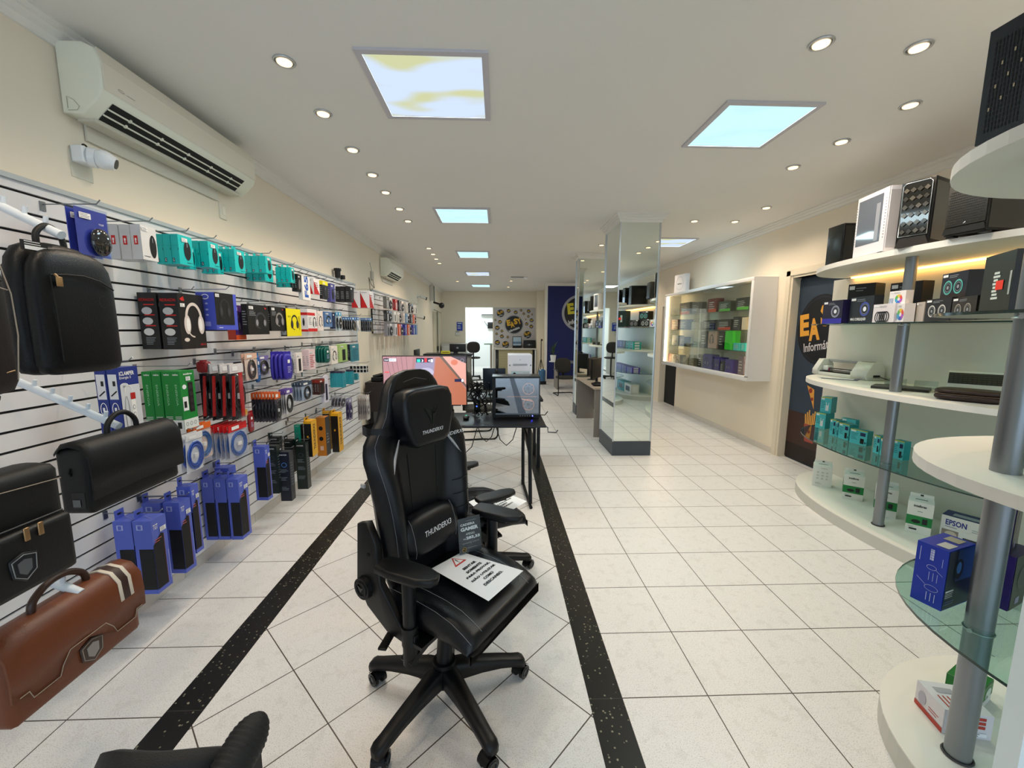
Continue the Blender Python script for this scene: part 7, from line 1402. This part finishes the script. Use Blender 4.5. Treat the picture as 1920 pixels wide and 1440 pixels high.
for (px, py, w_, h_, cc, lb, cat) in ((862, 612, .11, .2, '#1f3fae', 'blue notice plate left of the back doorway', 'notice'), (858, 625, .09, .1, '#d9d6cc', 'small white keypad below the blue notice', 'keypad')):
    p = onY(px, py, WB); b = MB(); b.box(-w_, w_, -.03, 0, -h_*.8, h_*.8, mat(cc, .4), .006); q = b.plane((-w_, -.03, -h_*.8), (1, 0, 0), (0, 0, 1), (0, -1, 0)); q.rect(w_*.3, h_*1.3, w_*1.7, h_*1.45, WHT if cc < '#8' else K, 1); q.lines(w_*.3, h_*.3, w_*1.7, h_*1.1, 3, WHT, 1); o = b.build('notice_plate' if cc < '#8' else 'keypad', loc=(p.x, WB, p.z)); tag(o, lb, cat)
# reception counter and monitors at the left back
root = empty('reception_counter', (-1.35, 10.2, 0)); tag(root, 'dark topped reception counter at the left back', 'counter'); b = MB(); b.box(-.45, .72, -.3, .3, 1.03, 1.08, mat('#16181c', .4)); b.build('counter_top', root); b = MB(); b.box(-.42, .68, -.26, .26, 0, 1.03, mat('#8c8c88', .5)); b.build('front', root)
a = at_y(843, 662, 10.1); c_ = at_y(873, 645, 10.1); b = MB(); b.box(0, c_.x-a.x, 0, .05, .04, c_.z-1.08, K, .006); b.box(.1, .2, -.05, .1, 0, .04, K); q = b.plane((0, 0, 0), (1, 0, 0), (0, 0, 1), (0, -1, 0)); q.rect(.17, .12, .22, .16, GRY, 1); o = b.build('counter_monitor', loc=(a.x, 10.1, 1.081)); tag(o, 'black monitor back on the reception counter', 'monitor')
a = at_y(827, 661, 10.0); b = MB(); b.box(0, .22, 0, .02, 0, .07, mat('#d8d23a', .4)); q = b.plane((0, 0, 0), (1, 0, 0), (0, 0, 1), (0, -1, 0)); q.lines(.03, .02, .19, .055, 1, K, 1, False); o = b.build('counter_sign', loc=(a.x, 10.0, 1.081)); tag(o, 'yellow sign on the reception counter', 'sign')
root = empty('low_cabinet', (-1.55, 15.3, 0)); tag(root, 'grey low cabinet against the back wall left of the doorway', 'cabinet'); b = MB(); b.box(-.5, .4, -.3, .4, 0, 1.15, mat('#bdbdb8', .5)); b.build('body', root); b = MB(); b.box(-.45, .35, -.31, -.3, .1, 1.08, mat('#cfcfca', .5)); b.build('door', root)
p = onX(789, 655, -1.9); root = empty('side_monitor', (-1.83, 9.3, .761)); tag(root, 'thin black monitor seen edge on near the left wall', 'monitor'); b = MB(); b.box(-.02, .02, -.26, .26, .12, .46, K, .005); b.build('casing', root); b = MB(); b.box(-.08, .08, -.1, .1, 0, .01, K); b.box(-.02, .02, -.02, .02, .01, .14, K); b.build('stand', root)
root = empty('narrow_desk', (-1.85, 9.2, 0)); tag(root, 'dark narrow desk against the left wall at the back', 'desk'); b = MB(); b.box(-.26, .26, -.6, .6, .73, .76, mat('#2a2522', .5)); b.build('desk_top', root)
for y_ in (-.58, .55): b = MB(); b.box(-.25, .25, y_, y_+.03, 0, .73, mat('#2a2522', .5)); b.build('side_panel', root)
# left wall back door of tall slats
root = empty('door_3', (WL, 14.1, 0)); root['kind'] = 'structure'; b = MB(); b.box(0, .04, -.55, .55, 0, 2.25, mat('#cfc8b4', .6))
for y_ in (-.55, -.3, .0, .3, .5): b.box(.04, .07, y_, y_+.05, 0, 2.25, mat('#d9d2be', .6))
o = b.build('door_leaf', root); o['kind'] = 'structure'; b = MB(); b.box(.07, .11, -.1, .0, .95, 1.1, K); b.cyl((.09, -.05, .4), (.09, -.05, 2.3), .012, mat('#5a564c', .5)); b.cyl((.09, -.8, 2.3), (.09, .9, 2.26), .012, mat('#8a8678', .5)); o = b.build('door_bolt', root); o['kind'] = 'structure'
# tripod, plant table, water jug
root = empty('light_tripod', onZ(1014, 704, 0)); tag(root, 'thin black tripod stand left of the blue wall', 'tripod'); b = MB(); b.cyl((0, 0, .3), (0, 0, 1.28), .014, K, n=8); b.build('pole', root); b = MB(); b.sphere((.02, 0, 1.3), .04, K, 10); b.build('head', root)
for i in range(3): a_ = R(90+120*i); b = MB(); b.cyl((0, 0, .62), (.17*math.cos(a_), .17*math.sin(a_), 0.008), .011, K, n=6); b.build('leg', root)
root = empty('side_table', (1.98, 11.6, 0)); tag(root, 'grey table before the blue wall', 'table'); b = MB(); b.box(-.35, .9, -.35, .35, .74, .77, mat('#6b6f76', .4)); b.build('table_top', root)
for x_ in (-.32, .85): b = MB(); b.box(x_, x_+.04, -.3, .3, 0, .74, GD); b.build('side_panel', root)
pp = onY(1037, 676, 11.45); root = empty('potted_plant', (pp.x, 11.45, .771)); tag(root, 'small leafy plant in a white pot on the grey table', 'plant'); b = MB(); b.cyl((0, 0, .0), (0, 0, .02), .11, WHT, n=20); b.cyl((0, 0, .02), (0, 0, .19), .065, WHT, r2=.085, n=20); b.build('pot', root); random.seed(9)
b = MB()
for i in range(26):
    a_ = random.uniform(0, 6.28); r_ = random.uniform(.08, .28); h_ = random.uniform(.3, .62); p0 = Vector((0, 0, .18)); p1 = Vector((r_*.4*math.cos(a_), r_*.4*math.sin(a_), h_*.8)); p2 = Vector((r_*math.cos(a_), r_*math.sin(a_), h_)); sd = Vector((-math.sin(a_), math.cos(a_), 0))*.014
    b.add([p0-sd*.3, p0+sd*.3, p1+sd, p1-sd, p2], [(0, 1, 2, 3), (3, 2, 4)], mat('#2d4a2c', .5, noise=.3, nscale=6))
b.build('leaves', root)
p = onZ(1016, 720, 0); root = empty('water_jug', (p.x, p.y, 0)); tag(root, 'blue water jug on a dark stand by the tripod', 'water jug'); b = MB(); b.box(-.12, .12, -.12, .12, 0, .1, K, .01); b.build('stand', root); b = MB(); b.cyl((0, 0, .1), (0, 0, .42), .11, mat('#3f6f9a', .15, spec=.7), n=18); b.cyl((0, 0, .42), (0, 0, .47), .11, mat('#3f6f9a', .15), r2=.04, n=18); b.build('jug', root)
b = MB(); b.box(0, .12, 0, .02, 0, 0, K) if 0 else None
p = onZ(975, 519, ZC); b = MB(); b.box(-.25, .1, -.04, .04, -.02, 0, GRY); b.cyl((.1, 0, -.02), (.2, 0, -.03), .05, WHT); o = b.build('ceiling_bracket', loc=(p.x, p.y, ZC)); tag(o, 'small white fitting on the far ceiling', 'ceiling fitting')
for o in list(bpy.data.objects):                                     # loose ends: every surface object at top level carries a label or a kind
    if o.parent is None and o.type in ('MESH', 'EMPTY') and 'label' in o:
        wds = o['label'].split()
        if len(wds) > 16: o['label'] = ' '.join(wds[:16])
